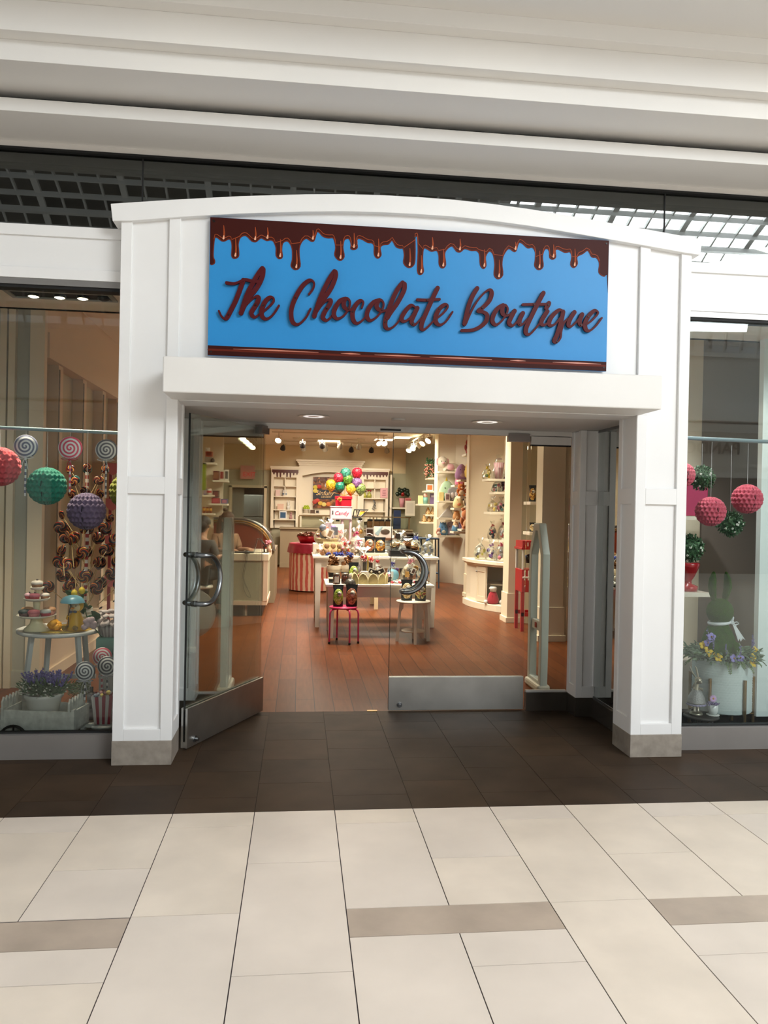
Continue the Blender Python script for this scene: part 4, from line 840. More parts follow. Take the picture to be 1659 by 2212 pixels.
# ================================================================ RIGHT SHOW WINDOW
q = MB(); q.cyl((2.5, 5.3, 2.146), (6, 5.3, 2.10), .014, n=12); solo('hanging_rail', q, RAILM, 'pale blue-grey rail across the right show window', 'rail')
for lb, c, r in (('pink honeycomb paper ball half hidden behind the right pillar', (2.774,5.400,1.883), .092), ('pink honeycomb paper ball hanging lower, between the two hanging green topiary balls', (2.942,5.300,1.620), .108), ('pink honeycomb paper ball hanging highest at the right, over the bunny', (3.249,5.350,1.717), .11)):
    honeycomb_ball(lb, c, r, (214, 92, 112), 2.12)
LEAFM = mat('boxwood_green', (58, 92, 58), .55, var=.25, scale=40); BLOS = mat('blossom_white', (220, 222, 210), .7)
def topiary(lb, c, r, seed, zt=None):
    t = thing('topiary_ball', lb, 'topiary', (c[0], c[1], c[2]-r)); rq = random.Random(seed)
    q = MB(); q.ell((0, 0, r), r*.8, 18, 12); q2 = MB()
    for k in range(520):
        z = rq.uniform(-1, 1); a = rq.random()*6.28; s = math.sqrt(1-z*z); d = Vector((s*math.cos(a), s*math.sin(a), z))
        leaf(q, Vector((0, 0, r))+d*r*rq.uniform(.74, .95), d+Vector((rq.uniform(-.9, .9), rq.uniform(-.9, .9), rq.uniform(-.9, .9))), r*.28, r*.15, n=d)
    q.build('foliage', LEAFM, t)
    for k in range(16):
        z = rq.uniform(-.8, .8); a = rq.random()*6.28; s = math.sqrt(1-z*z); d = Vector((s*math.cos(a), s*math.sin(a), z)); p = Vector((0, 0, r))+d*r*1.03
        for j in range(5): u = d.orthogonal().normalized(); u = Matrix.Rotation(j*1.257, 3, d) @ u; q2.ell(p+u*r*.055, (r*.05, r*.05, r*.05), 6, 4)
    q2.build('white_blossoms', BLOS, t)
    if zt: q = MB(); q.cyl((0, 0, 2*r), (0, 0, zt-c[2]+r), .001, n=5); q.build('hanging_thread', mat('white_thread', (225, 225, 225), .7), t)
    return t
topiary('green topiary ball with white blossoms hanging highest in the right window', (2.951,5.450,1.865), .088, 1, 2.12)
topiary('green topiary ball with white blossoms hanging below the two pink balls', (3.221,5.520,1.533), .092, 2, 2.12)
c = (3.256,6.200,1.316); c = (c[0], c[1], 1.31)
t = topiary('green topiary with white blossoms growing from the red urn on the shelf', c, .115, 3)
t = thing('red_urn', 'glossy red pedestal urn on the shelf beside the right pillar', 'urn', (c[0], c[1], .955))
q = MB(); q.lathe((0, 0, 0), [(0, 0), (.075, 0), (.078, .04), (.03, .06), (.028, .085), (.05, .12), (.085, .2), (.092, .23), (.08, .24), (0, .235)], 28); q.build('urn_body', mat('urn_red', (150, 18, 26), .2), t)
q = MB(); q.box(2.98, 3.38, 6.05, 6.4, .92, .953); q.box(2.98, 3.38, 6.05, 6.4, 1.55, 1.58); q.box(2.98, 3.38, 6.05, 6.4, .0, .4); q.box(2.96, 2.99, 6.05, 6.4, 0, 2.3); solo('display_shelves', q, mat('shelf_cream', (206, 196, 180), .5), 'cream shelf unit holding the red urn at the edge of the right window', 'shelves')
q = MB(); q.box(3.1, 3.36, 6.1, 6.3, 1.583, 1.85); solo('magenta_box', q, mat('magenta_box', (150, 20, 70), .4), 'magenta box on the shelf above the red urn', 'box', bevel=.004)

# planter with moss bunny
PX, PY = 3.205, 5.56
t = thing('planter', 'tall pale dimpled planter on brass legs filled by a flower ring', 'planter', (PX, PY, 0))
N, Hn = 110, 46; q = MB(); vs = []
for i in range(Hn+1):
    z = .135+.385*i/Hn
    for j in range(N):
        a = 2*math.pi*j/N; u = j/N*44; v = i/Hn*20; uu = (u+.5*(int(v) % 2)) % 1; d = max(0, 1-2.3*math.hypot(uu-.5, (v % 1)-.5))
        r = .208+.007*d*(1 if 0 < i < Hn else 0); vs.append((r*math.cos(a), r*math.sin(a), z))
q.add(vs, [(i*N+j, i*N+(j+1) % N, (i+1)*N+(j+1) % N, (i+1)*N+j) for i in range(Hn) for j in range(N)], True)
q.lathe((0, 0, 0), [(.207, .136), (.19, .125), (0, .125)], 40); q.lathe((0, 0, 0), [(.208, .52), (.2, .525), (.19, .5), (0, .5)], 40)
q.build('pot', mat('planter_white', (206, 218, 216), .45), t)
BRS = mat('brass_leg', (150, 120, 82), .35, .9)
for a in (-2.45, -1.3, -.35, .7, 1.6, 2.6):
    x, y = .222*math.cos(a), .222*math.sin(a); q = MB(); q.tube([(x, y, 0), (x, y, .39)], .012, 10); q.build('leg', BRS, t)
q = MB(); q.tube([(-.2, -.1, .115), (.2, .1, .115)], .008, 8); q.tube([(-.2, .1, .115), (.2, -.1, .115)], .008, 8); q.build('cross_brace', BRS, t)
MOSS = mat('moss_green', (46, 76, 22), .95, var=.15, scale=50, bump=.6, bscale=260, spec=.1)
t = thing('moss_bunny', 'moss green bunny figure with white ribbon sitting in the planter', 'bunny figure', (3.155, 5.53, .526))
q = MB()
q.lathe((0, 0, 0), [(0, 0), (.118, 0), (.132, .03), (.134, .08), (.118, .15), (.09, .215), (.066, .25), (.06, .27), (.05, .29), (0, .3)], 40, sx=1.0, sy=.85)
for s in (-1, 1): q.ell((s*.082, -.06, .06), (.055, .065, .075), 18, 12); q.ell((s*.045, -.11, .022), (.03, .036, .024), 14, 9)
q.ell((0, -.012, .345), (.097, .092, .1), 28, 18)
for s in (-1, 1):
    q.tube([(s*.04, 0, .42), (s*.052, 0, .47), (s*.062, -.004, .53), (s*.058, -.004, .59), (s*.05, 0, .635), (s*.048, 0, .645)], [.026, .038, .045, .039, .018, .004], 18, flat=.5)
    q.tube([(s*.044, -.02, .44), (s*.06, -.024, .53), (s*.05, -.01, .63)], [.008, .013, .004], 8)
b_ = q.build('body', MOSS, t)
RIB = mat('white_satin', (222, 226, 228), .3)
q = MB(); q.tube([(.073*math.cos(k*.314), .068*math.sin(k*.314)-.004, .262+.008*math.cos(k*.314)) for k in range(20)], .011, 8, closed=True, flat=1.2); q.build('ribbon', RIB, t)
q = MB(); q.ell((.085, -.035, .265), (.02, .014, .014), 10, 8)
for p in ([(.085, -.04, .265), (.11, -.06, .275), (.128, -.05, .262), (.105, -.045, .25), (.088, -.04, .262)], [(.085, -.03, .268), (.098, -.02, .3), (.09, -.01, .31)]): q.tube(p, .011, 6, flat=.35)
for a, b2 in (((.09, -.045, .26), (.135, -.065, .13)), ((.088, -.04, .26), (.165, -.05, .125))):
    A, B = Vector(a), Vector(b2); q.add([A+Vector((-.008, 0, 0)), A+Vector((.01, -.004, 0)), B+Vector((.018, -.004, .012)), (A*.05+B*.95)+Vector((0, 0, .02)), B+Vector((-.016, 0, 0))], [(0, 1, 2, 3, 4)])
q.build('ribbon_bow', RIB, t)
t = thing('flower_ring', 'ring of ferns, yellow and violet flowers around the moss bunny', 'flower wreath', (PX, PY, .525))
rq = random.Random(11); q = MB(); qf = MB(); ql = MB()
for k in range(70): a = 2*math.pi*k/70; ql.tube([(.17*math.cos(a), .17*math.sin(a), .02+.01*rq.random()), (.2*math.cos(a+.14), .19*math.sin(a+.14), .03)], .006, 4)
for k in range(950):
    a = rq.random()*6.28; rad = rq.uniform(.14, .25); d = Vector((math.cos(a)*rq.uniform(.3, 1), math.sin(a)*rq.uniform(.3, 1), rq.uniform(-.55, .7)))
    leaf(q, Vector((rad*math.cos(a), rad*math.sin(a), rq.uniform(-.01, .06))), d+Vector((rq.uniform(-.5, .5), rq.uniform(-.5, .5), 0)), rq.uniform(.03, .06), rq.uniform(.008, .017))
for a in (-2.7, -2.3, -2.95, -1.9, -1.2, -.95, -.6, -.3, 3.0, .2, -1.6):
    d = Vector((math.cos(a), math.sin(a), 0)); up_ = rq.choice((-.9, -.5, .1, -.7)); b = d*.19+Vector((0, 0, .03)); tip = d*rq.uniform(.27, .34)+Vector((0, 0, .03+up_*.12))
    ql.tube([b, (b+tip)/2+Vector((0, 0, .02)), tip], .0018, 4)
    for j in range(9):
        p = b.lerp(tip, .25+j*.085)+Vector((0, 0, .012*math.sin(j/9*3)))
        for s in (-1, 1): leaf(qf, p, (tip-b).normalized()*.6+Vector((-d.y, d.x, 0))*s+Vector((0, 0, -.1)), .034*(1-j*.07), .009)
q.build('leaves', mat('sage_leaf', (104, 122, 98), .6, var=.25, scale=30), t); qf.build('fern_fronds', mat('fern_green', (92, 116, 66), .6, var=.2, scale=40), t); ql.build('twig_base', mat('twig_brown', (70, 58, 46), .8), t)
def bloom(a, rad, z, col, s=.024, n=5):
    q = MB(); c = Vector((rad*math.cos(a), rad*math.sin(a), z)); d = Vector((math.cos(a)*.4, -1, .45)).normalized(); u0 = d.orthogonal().normalized()
    for j in range(n): u = Matrix.Rotation(j*6.283/n, 3, d) @ u0; q.ell(c+u*s*.75, s*.62, 8, 6, rot=d.to_track_quat('Z', 'Y').to_matrix() @ Matrix.Diagonal((1, 1, .22)))
    fb = q.build('bloom', mat('bloom_%d_%d_%d' % col, col, .6), t); q = MB(); q.ell(c+d*.006, s*.22, 8, 6); q.build('bloom_centre', mat('bloom_heart', (206, 140, 30), .7), fb)
YB, VB = (222, 186, 30), (142, 132, 200)
for a, rad, z, col in ((-2.55, .21, .075, YB), (-2.42, .235, .05, YB), (-2.2, .235, .03, YB), (-2.75, .21, .1, YB), (-1.75, .235, .03, VB), (-1.55, .235, .035, VB), (-1.02, .235, -.01, YB), (-.98, .232, .03, YB), (-.35, .23, .06, YB), (-.6, .23, .02, VB), (-2.6, .2, .12, VB), (-2.48, .2, .17, VB)): bloom(a, rad, z, col)
q = MB()
for a, h in ((-2.55, .2), (-2.35, .16), (-.5, .12), (-.3, .15), (-1.95, .1), (-1.45, .09)):
    b = Vector((.2*math.cos(a), .2*math.sin(a), .03)); q.tube([b, b+Vector((.1*math.cos(a)*h, 0, h))], .0015, 4)
    for j in range(8): q.ell(b+Vector((.1*math.cos(a)*h+rq.uniform(-.006, .006), rq.uniform(-.006, .006), h*(.35+j*.08))), .006, 6, 4)
q.build('lavender_spikes', mat('spike_violet', (120, 110, 160), .7), t)

# dark stool, silver rabbit, daisy pot
SX, SY = 2.905, 5.3
t = thing('dark_stool', 'small dark wood three-legged stool beside the right pillar', 'stool', (SX, SY, 0))
q = MB(); q.lathe((0, 0, 0), [(0, .135), (.11, .135), (.122, .14), (.122, .152), (.112, .158), (0, .158)], 32); q.build('seat', mat('dark_wood', (54, 48, 44), .5, var=.15, scale=12), t)
for a in (-2.2, -.9, 1.6): q = MB(); q.tube([(.07*math.cos(a), .07*math.sin(a), .136), (.095*math.cos(a), .095*math.sin(a), 0)], [.014, .011], 8); q.build('leg', mat('dark_wood', (54, 48, 44), .5), t)
SIL = mat('antique_silver', (176, 168, 150), .35, .85, var=.15, scale=30); SILD = mat('silver_dress', (150, 148, 146), .45, .6, bump=.5, bscale=180)
t = thing('rabbit_figurine', 'antique silver rabbit figurine in a ruffled dress on the dark stool', 'figurine', (SX-.045, SY-.01, .159))
q = MB(); q.lathe((0, 0, 0), [(0, 0), (.044, 0), (.046, .008), (.042, .018), (0, .018)], 24); q.build('base', SIL, t)
q = MB()
for s in (-1, 1): q.tube([(s*.014, 0, .1), (s*.013, 0, .06), (s*.013, -.002, .03), (s*.014, -.012, .02)], [.011, .01, .009, .009], 10)
q.tube([(0, 0, .1), (0, 0, .17), (0, 0, .2), (.004, -.004, .225)], [.03, .024, .017, .014], 14)
q.ell((.006, -.01, .25), (.024, .03, .025), 18, 12); q.ell((.01, -.036, .243), (.012, .014, .011), 12, 8)
for s in (-1, 1): q.tube([(s*.008+.002, 0, .268), (s*.018-.014, .004, .3), (s*.022-.026, .004, .335), (s*.02-.032, .004, .35)], [.007, .011, .009, .002], 10, flat=.6)
q.tube([(-.02, 0, .19), (-.04, -.018, .2), (-.03, -.034, .235), (-.022, -.036, .25)], [.009, .008, .007, .006], 8); q.tube([(.02, 0, .19), (.036, -.02, .18), (.02, -.036, .195)], [.009, .008, .007], 8)
q.build('rabbit_body', SIL, t)
q = MB(); q.lathe((0, 0, 0), [(.022, .18), (.034, .17), (.054, .13), (.062, .095), (.064, .085), (.055, .088), (.02, .1)], 40, wob=lambda a, z: 1+.03*math.cos(a*22)); q.build('dress', SILD, t)
q = MB(); q.lathe((0, 0, 0), [(.052, .096), (.063, .08), (.066, .072), (.054, .08)], 48, wob=lambda a, z: 1+.07*math.cos(a*16)); q.build('dress_frill', mat('frill_lilac', (150, 144, 176), .6), t)
t = thing('daisy_pot', 'tiny white pot with a pink daisy and violet sprigs on the stool', 'potted plant', (SX+.072, SY-.03, .159))
q = MB(); q.lathe((0, 0, 0), [(0, 0), (.042, 0), (.046, .006), (.03, .008)], 24); q.build('saucer', WPLAS, t)
q = MB(); q.lathe((0, 0, 0), [(0, .007), (.026, .007), (.033, .03), (.034, .075), (.03, .077), (.029, .066), (0, .066)], 24); q.build('pot', mat('pot_gloss_white', (224, 228, 226), .25), t)
q = MB()
for k in range(70): a = rq.random()*6.28; leaf(q, (rq.uniform(-.02, .02), rq.uniform(-.02, .02), .07), (math.cos(a), math.sin(a), rq.uniform(.1, 1.3)), .036, .009)
q.build('violet_sprigs', mat('violet_sprig', (112, 98, 138), .6, var=.2, scale=60), t)
q = MB(); c = Vector((-.012, -.022, .125)); d = Vector((0, -1, .25)).normalized(); u0 = d.orthogonal().normalized()
for j in range(16): u = Matrix.Rotation(j*.3927, 3, d) @ u0; leaf(q, c+u*.005, u, .024, .008, n=d)
fb = q.build('daisy_petals', mat('daisy_pink', (206, 164, 214), .6), t); q = MB(); q.ell(c+d*.002, (.007, .005, .007), 10, 7); q.build('daisy_centre', mat('bloom_heart', (206, 140, 30), .7), fb)
q = MB(); q.tube([(0, 0, .066), (-.006, -.01, .1), (-.012, -.02, .124)], .0015, 5); q.build('daisy_stem', LEAFD, t)
spot('slot_lamp_and_fill', (2.62, 5.5, 2.96), (2.6, 6.12, 1.0), 60, 100, (.95, .98, 1))  # added lamp with no fixture, brightens the pale partition behind the side glass
for x in (2.95, 3.35): spot('slot_lamp_and_fill', (x, 5.45, 2.96), (x, 5.5, .5), 16, 100, (1, .9, .74))


# ================================================================ SHOP FIXTURES
def drips(q, x0, x1, y0, y1, z, h, seed):
    rq = random.Random(seed); pts = [(x0, z)]; n = 8; xs = [x0+(x1-x0)*k/n for k in range(n+1)]
    low = []
    for k in range(n):
        a, b = xs[k], xs[k+1]; d = h*rq.choice((.6, .65, .95, .7, 1.0, .62)); low += [(a+(b-a)*.3, z-h*.42), (a+(b-a)*.4, z-d), (a+(b-a)*.6, z-d-.012), (a+(b-a)*.75, z-d), (a+(b-a)*.85, z-h*.42)]
    q.xz([(x0, z), (x0, z-h*.42)]+low+[(x1, z-h*.42), (x1, z)], y0, y1)
DRIPM = mat('cabinet_chocolate', (84, 30, 16), .35)
def bookcase(lb, x0, x1, seed):
    t = thing('wall_bookcase', lb, 'bookcase', (x0, 21.0, 0)); w_ = x1-x0
    q = MB(); q.box(0, .07, 0, .2, 1.0, 2.62); q.box(w_-.07, w_, 0, .2, 1.0, 2.62); q.box(0, w_, .17, .2, 1.0, 2.62); q.box(.07, w_-.07, .005, .17, 2.36, 2.58); q.build('carcass', IVORY, t)
    q = MB(); q.box(-.03, w_+.03, -.04, .2, 2.6, 2.66); q.box(-.015, w_+.015, -.02, .2, 2.57, 2.6); q.build('cornice', IVORY, t)
    for z in (2.14, 1.86, 1.5, 1.24): q = MB(); q.box(.07, w_-.07, 0 if z < 2.1 else .01, .17, z-.025, z); q.build('shelf', IVORY, t)
    q = MB(); q.box(w_/2-.012, w_/2+.012, .01, .17, 1.86, 2.36); q.build('divider', IVORY, t)
    q = MB(); drips(q, .02, w_-.02, -.012, -.004, 2.57, .2, seed); q.build('chocolate_drip_border', DRIPM, t)
    q = MB()
    for x in (.1, w_-.1): q.box(x-.012, x+.012, .14, .165, 1.0, 1.84)
    q.build('shelf_standard', mat('shelf_standard_grey', (150, 140, 124), .5, .3), t)
    return t
bookcase('white bookcase with chocolate drips left of the arched hutch', -.76, -.02, 3)
bookcase('white bookcase with chocolate drips right of the arched hutch', 1.66, 2.4, 4)
t = thing('arched_hutch', 'tall white arched hutch with wide cornice on the back wall', 'hutch', (-.02, 20.98, 0)); w_ = 1.68
q = MB(); q.box(0, .09, 0, .22, 1.0, 2.72); q.box(w_-.09, w_, 0, .22, 1.0, 2.72); q.box(0, w_, .19, .22, 1.0, 2.72)
q.xz([(.09, 2.42)]+[(.09+(w_-.18)*k/16, 2.42+.11*math.sin(math.pi*k/16)) for k in range(1, 16)]+[(w_-.09, 2.42), (w_-.09, 2.72), (.09, 2.72)], 0, .05); q.build('carcass', IVORY, t)
q = MB(); q.box(-.08, w_+.08, -.1, .22, 2.8, 2.85); q.box(-.05, w_+.05, -.06, .22, 2.75, 2.8); q.box(-.02, w_+.02, -.03, .22, 2.7, 2.75); q.build('cornice', IVORY, t)
q = MB(); q.box(.09, w_-.09, -.01, .19, 1.37, 1.405); q.build('shelf', IVORY, t)
q = MB(); q.box(.09, w_-.09, .15, .19, 1.0, 1.37); q.build('lower_panel', mat('hutch_sage', (186, 176, 146), .6), t)
# dessert poster
t = thing('dessert_poster', 'brown poster with fruit and flowing script above the hutch shelf', 'poster', (.365, 21.08, 1.56))
q = MB(); q.box(0, .72, .0, .02, 0, .84); q.build('board', speck_mat('melted_chocolate_print', [(96, 52, 28), (150, 92, 48), (120, 66, 34), (70, 36, 20), (168, 112, 66)], 14, .4), t)
q = MB(); q.box(0, .72, -.004, 0, .24, .5); q.build('navy_banner', mat('banner_navy', (34, 38, 52), .5), t)
q = MB(); rq = random.Random(2)
for k, c in enumerate(((210, 190, 60), (190, 50, 40), (220, 200, 90), (180, 60, 50), (214, 176, 70), (226, 206, 120), (214, 120, 60), (200, 60, 50))):
    x, z = ((.06, .56), (.16, .58), (.06, .46), (.05, .16), (.2, .13), (.3, .1), (.42, .11), (.12, .2))[k]
    q = MB(); q.ell((x, -.006, z), (.065, .006, .055), 14, 8); q.build('fruit', mat('poster_fruit_%d_%d_%d' % c, c, .5), t)
q = MB(); q.ell((.37, -.006, .62), (.06, .006, .06), 16, 8); q.build('plate', mat('poster_plate', (220, 224, 228), .4), t)
CRT = mat('lettering_cream', (240, 208, 150), .5)
text('Sinfully', .17, CRT, t, (.31, -.008, .4), shear=.25, ext=.002); text('DESSERT', .075, CRT, t, (.36, -.008, .3), ext=.002)
# service wall and sneeze guard
q = MB(); q.box(-.48, 3.0, 20.35, 20.42, 0, 1.02); q.box(-.5, 3.0, 20.3, 20.95, 1.0, 1.04); q.box(-.48, 3.0, 20.335, 20.35, 0, .12); struct('wall_service_counter', q, TAUPE)
t = thing('sneeze_guard', 'long glass sneeze guard with brown top bar on the service counter', 'glass guard', (1.4, 20.36, 1.04))
q = MB(); q.box(-1.4, 1.55, 0, .03, .3, .33); q.build('top_bar', mat('bronze_bar', (132, 112, 80), .4, .5), t)
q = MB()
for x in (-1.4, -.7, .55, 1.5): q.box(x-.02, x+.02, 0, .03, 0, .3)
q.build('posts', mat('bronze_bar', (132, 112, 80), .4, .5), t)
q = MB(); q.box(-1.38, 1.5, .012, .018, 0, .3); q.build('glass_pane', GLASSD, t)
for k, (x, lb) in enumerate(((.72, 'left of the candy cart'), (1.02, 'behind the candy cart'), (1.62, 'right of the candy cart'))):
    t = thing('candy_bin', 'clear candy bin with black label behind the sneeze guard, %s' % lb, 'bin', (x, 20.6, 1.04), group='candy bins behind the sneeze guard')
    q = MB(); q.box(-.1, .1, 0, .2, 0, .3); q.build('bin_body', mat('bin_cream', (206, 198, 176), .4), t); q = MB(); q.box(-.05, .05, -.008, 0, .18, .27); q.build('price_label', BLKP, t)
for k, x in enumerate((1.88, 2.06, 2.2, 2.36)):
    t = thing('chocolate_bin', 'brown candy bin with black tag, number %s in the row right of the white box' % ('one', 'two', 'three', 'four')[k], 'bin', (x, 20.6, 1.04), group='brown candy bins')
    q = MB(); q.box(-.065, .065, 0, .2, 0, .2); q.build('bin_body', mat('bin_brown', (120, 82, 44), .5), t); q = MB(); q.box(-.01, .01, -.01, 0, .25, .3); q.box(-.07, .07, -.006, .0, .2, .25); q.build('tag', BLKP, t)
# things on the back shelves
def card(name, lb, c, w_, h, col, cat='card', tilt=0, d=.02, front=None, fm_=None):
    t = thing(name, lb, cat, c); q = MB(); q.box(-w_/2, w_/2, 0, d, 0, h); q.build('board', mat('card_%d_%d_%d' % col, col, .5), t, bevel=min(.004, d*.2))
    if front: q = MB(); q.box(-w_*.36, w_*.36, -.003, 0, h*.16, h*.84); q.build('print', fm_ or mat('card_%d_%d_%d' % front, front, .5), t)
    return t
card('pink_box', 'small pink box beside the blue banded jar, left bookcase', (-.58, 21.05, 1.86), .12, .17, (226, 196, 190), 'box', d=.1)
t = thing('banded_jar', 'white jar with blue band on the left bookcase', 'jar', (-.4, 21.08, 1.86)); q = MB(); q.lathe((0, 0, 0), [(0, 0), (.055, 0), (.06, .02), (.06, .12), (.045, .14), (0, .14)], 20); q.build('jar_body', mat('jar_white', (220, 218, 214), .4), t); q = MB(); q.lathe((0, 0, 0), [(.061, .04), (.061, .075)], 20); q.build('band', mat('band_blue', (80, 110, 140), .4), t); q = MB(); q.lathe((0, 0, 0), [(.05, .14), (.05, .17), (0, .17)], 20); q.build('lid', mat('jar_white', (220, 218, 214), .4), t)
card('blush_card', 'blush pink card standing on the left bookcase beside the white rabbit', (-.5, 21.05, 1.5), .17, .15, (226, 190, 170), 'card')
def rabbit_small(lb, c, col, s=1.0):
    t = thing('small_figurine', lb, 'figurine', c); q = MB(); q.lathe((0, 0, 0), [(0, 0), (.05*s, 0), (.05*s, .09*s), (.03*s, .11*s), (0, .11*s)], 16); q.ell((0, 0, .14*s), .04*s, 12, 8)
    for k in (-1, 1): q.tube([(k*.015*s, 0, .16*s), (k*.025*s, 0, .2*s), (k*.022*s, 0, .25*s)], [.012*s, .016*s, .005*s], 8)
    q.build('body', mat('figurine_%d_%d_%d' % col, col, .5), t); return t
rabbit_small('white rabbit candle holder on the left bookcase', (-.29, 21.08, 1.5), (226, 224, 218))
card('framed_notice', 'white framed blue notice on the lowest shelf of the left bookcase', (-.43, 21.02, 1.24), .2, .22, (226, 226, 224), 'frame', front=(56, 92, 128))
rabbit_small('pale pink and black doll beside the framed blue notice', (-.22, 21.06, 1.24), (186, 140, 140), .8)
t = thing('lime_bowl', 'bowl heaped with green limes on a white stand in the hutch', 'bowl', (.19, 21.06, 1.405)); q = MB(); q.lathe((0, 0, 0), [(0, 0), (.08, 0), (.06, .1), (.1, .12), (0, .12)], 20); q.build('stand', IVORY, t)
for x, z in ((-.06, .15), (0, .15), (.06, .15), (-.03, .19), (.035, .19)): q = MB(); q.ell((x, 0, z), .037, 12, 8); q.build('lime', mat('lime_green', (160, 180, 40), .4), t)
card('chocolate_box_open', 'low box with dark chocolates on the hutch shelf left of the poster', (.36, 21.0, 1.405), .12, .1, (90, 66, 48), 'box', d=.06); card('patterned_box', 'small white and black patterned box under the poster', (.49, 21.0, 1.405), .1, .1, (206, 196, 182), 'box', d=.06, front=(60, 50, 46))
def bottle(name, lb, c, col, cap, s=1):
    t = thing(name, lb, 'bottle', c); q = MB(); q.lathe((0, 0, 0), [(0, 0), (.045*s, 0), (.048*s, .06*s), (.02*s, .1*s), (.016*s, .13*s), (0, .13*s)], 16); q.build('glass_body', mat('bottle_%d_%d_%d' % col, col, .25), t)
    q = MB()
    for k in (-1, 1): q.ell((k*.022*s, 0, .145*s), (.022*s, .012*s, .016*s), 8, 6)
    q.build('bow', mat('cap_%d_%d' % cap[:2], cap, .4), t)
bottle('sauce_bottle', 'green bottle with dark bow, left of two on the right bookcase', (1.76, 21.06, 1.86), (176, 176, 70), (80, 30, 26), 1.2); bottle('sauce_bottle', 'green bottle with red bow, right of two on the right bookcase', (1.89, 21.06, 1.86), (170, 170, 80), (140, 24, 30), 1.35)
t = card('pink_plaque', 'pink plaque with writing lines at the right edge of the right bookcase', (2.28, 20.97, 1.87), .2, .27, (226, 172, 176), 'plaque')
q = MB()
for k in range(4): q.box(-.05+.01*(k % 2), .05, -.003, 0, .06+k*.045, .075+k*.045)
q.build('script_lines', mat('plaque_ink', (150, 84, 96), .5), t)
t = thing('silver_tree', 'silver wire tree ornament on the right bookcase', 'ornament', (2.03, 21.06, 1.5)); q = MB(); q.tube([(0, 0, 0), (0, 0, .3)], .008, 6); rq = random.Random(4)
for k in range(26): q.ell((rq.uniform(-.06, .06)*(1-k/40), rq.uniform(-.03, .03), .05+k*.01), .016, 6, 5)
q.build('wire_balls', CHROME, t)
t = thing('candy_bouquet', 'dark lollipop bouquet in a pink cup on the green wall shelf', 'candy bouquet', (2.78, 21.02, 1.62)); q = MB(); q.lathe((0, 0, 0), [(0, 0), (.05, 0), (.08, .25), (0, .24)], 18); q.build('cup', mat('cup_pink', (216, 150, 160), .5), t)
for k in range(9): q = MB(); q.ell((-.13+.26*(k % 5)/4+.01*k, -.03, .36+.09*(k//5)+.03*(k % 2)), (.055, .03, .06), 10, 7, noise=.3, seed=k); q.build('wrapped_candy', mat('foil_dark_green' if k != 2 else 'foil_red', (40, 52, 40) if k != 2 else (150, 30, 30), .25, .4), t)
q = MB(); q.box(2.45, 3.25, 20.95, 21.24, 1.58, 1.62); q.box(2.45, 2.5, 20.98, 21.24, 1.04, 2.5); solo('display_shelf', q, IVORY, 'long white shelf under the dark bouquet on the green wall', 'shelf')
card('menu_card', 'white menu sheet hanging at the right end of the glass guard', (2.9, 20.25, 1.4), .26, .4, (226, 220, 206), 'card', d=.01, front=(212, 206, 194)); card('navy_panel', 'dark blue panel behind the glass guard below the bouquet', (2.62, 20.7, 1.04), .2, .5, (34, 50, 90), 'panel')
# back room, exit board
t = thing('refrigerator', 'white refrigerator seen through the rear doorway', 'refrigerator', (-1.38, 22.6, 0)); q = MB(); q.box(-.32, .36, 0, .7, .02, 1.25); q.build('lower_door', mat('fridge_white', (206, 206, 196), .35), t, bevel=.02); q = MB(); q.box(-.32, .36, 0, .7, 1.27, 1.9); q.build('freezer_door', mat('fridge_white', (206, 206, 196), .35), t, bevel=.02); q = MB(); q.box(-.28, -.25, -.04, 0, 1.3, 1.6); q.box(-.28, -.25, -.04, 0, .8, 1.2); q.build('handle', DARKM, t)
q = MB(); q.box(-1.84, -1.5, 21.5, 21.55, .02, 2.06); solo('open_back_door', q, mat('grey_door', (140, 140, 128), .5), 'grey door leaf standing open at the left of the rear doorway', 'door')
t = thing('fire_extinguisher', 'dark cylinder standing at the right of the rear doorway', 'extinguisher', (-1.03, 21.9, .002)); q = MB(); q.lathe((0, 0, 0), [(0, 0), (.08, 0), (.08, .9), (.04, 1.0), (.03, 1.1), (0, 1.1)], 16); q.build('cylinder', mat('dark_navy', (40, 42, 58), .4), t)
t = thing('exit_sign', 'pale pink board with red exit lettering over the rear doorway', 'sign', (-1.38, 21.1, 2.3)); q = MB(); q.box(-.2, .18, 0, .03, 0, .36); q.build('board', mat('exit_pale', (214, 150, 138), .5), t)
text('EXIT', .17, mat('exit_red', (206, 40, 44), .5, emit=.5), t, (.04, -.004, .12)); q = MB(); q.box(-.1, -.08, .03, .145, .1, .3); q.build('bracket', DARKM, t)
spot('back_room_light', (-1.4, 22.2, 2.5), (-1.4, 22.4, 0), 25, 120, (1, .95, .85))

# ================================================================ SALES COUNTER
t = thing('sales_counter', 'cream sales counter with grey-green front panel left of the doorway', 'counter', (-1.05, 11.9, 0))
def cpo(d): return [(-d, -.58-d), (.6+d, -.58-d), (.6+d, .75+d), (.25-d, .75+d), (.25-d, -.1+d), (-d, -.1+d)]
cp = cpo(0)
def off(pts, d): return cpo(d)
q = MB(); q.xy(cp, .16, .8); q.build('body', mat('counter_sage', (178, 176, 148), .5), t)
q = MB(); q.xy(off(cp, .025), .8, .9); q.build('countertop', mat('counter_cream', (232, 218, 192), .4), t, bevel=.004)
q = MB(); q.xy(off(cp, .012), .16, .22); q.box(.55, .615, -.6, -.5, .22, .8); q.build('corner_trim', mat('counter_trim', (228, 206, 180), .5), t)
q = MB(); q.xy(cpo(-.06), 0, .16); q.build('toe_kick', mat('toe_dark', (38, 36, 32), .5), t)
q = MB(); q.box(.3, .33, -.53, -.515, .0, .16); q.build('toe_divider', mat('counter_trim', (228, 206, 180), .5), t)
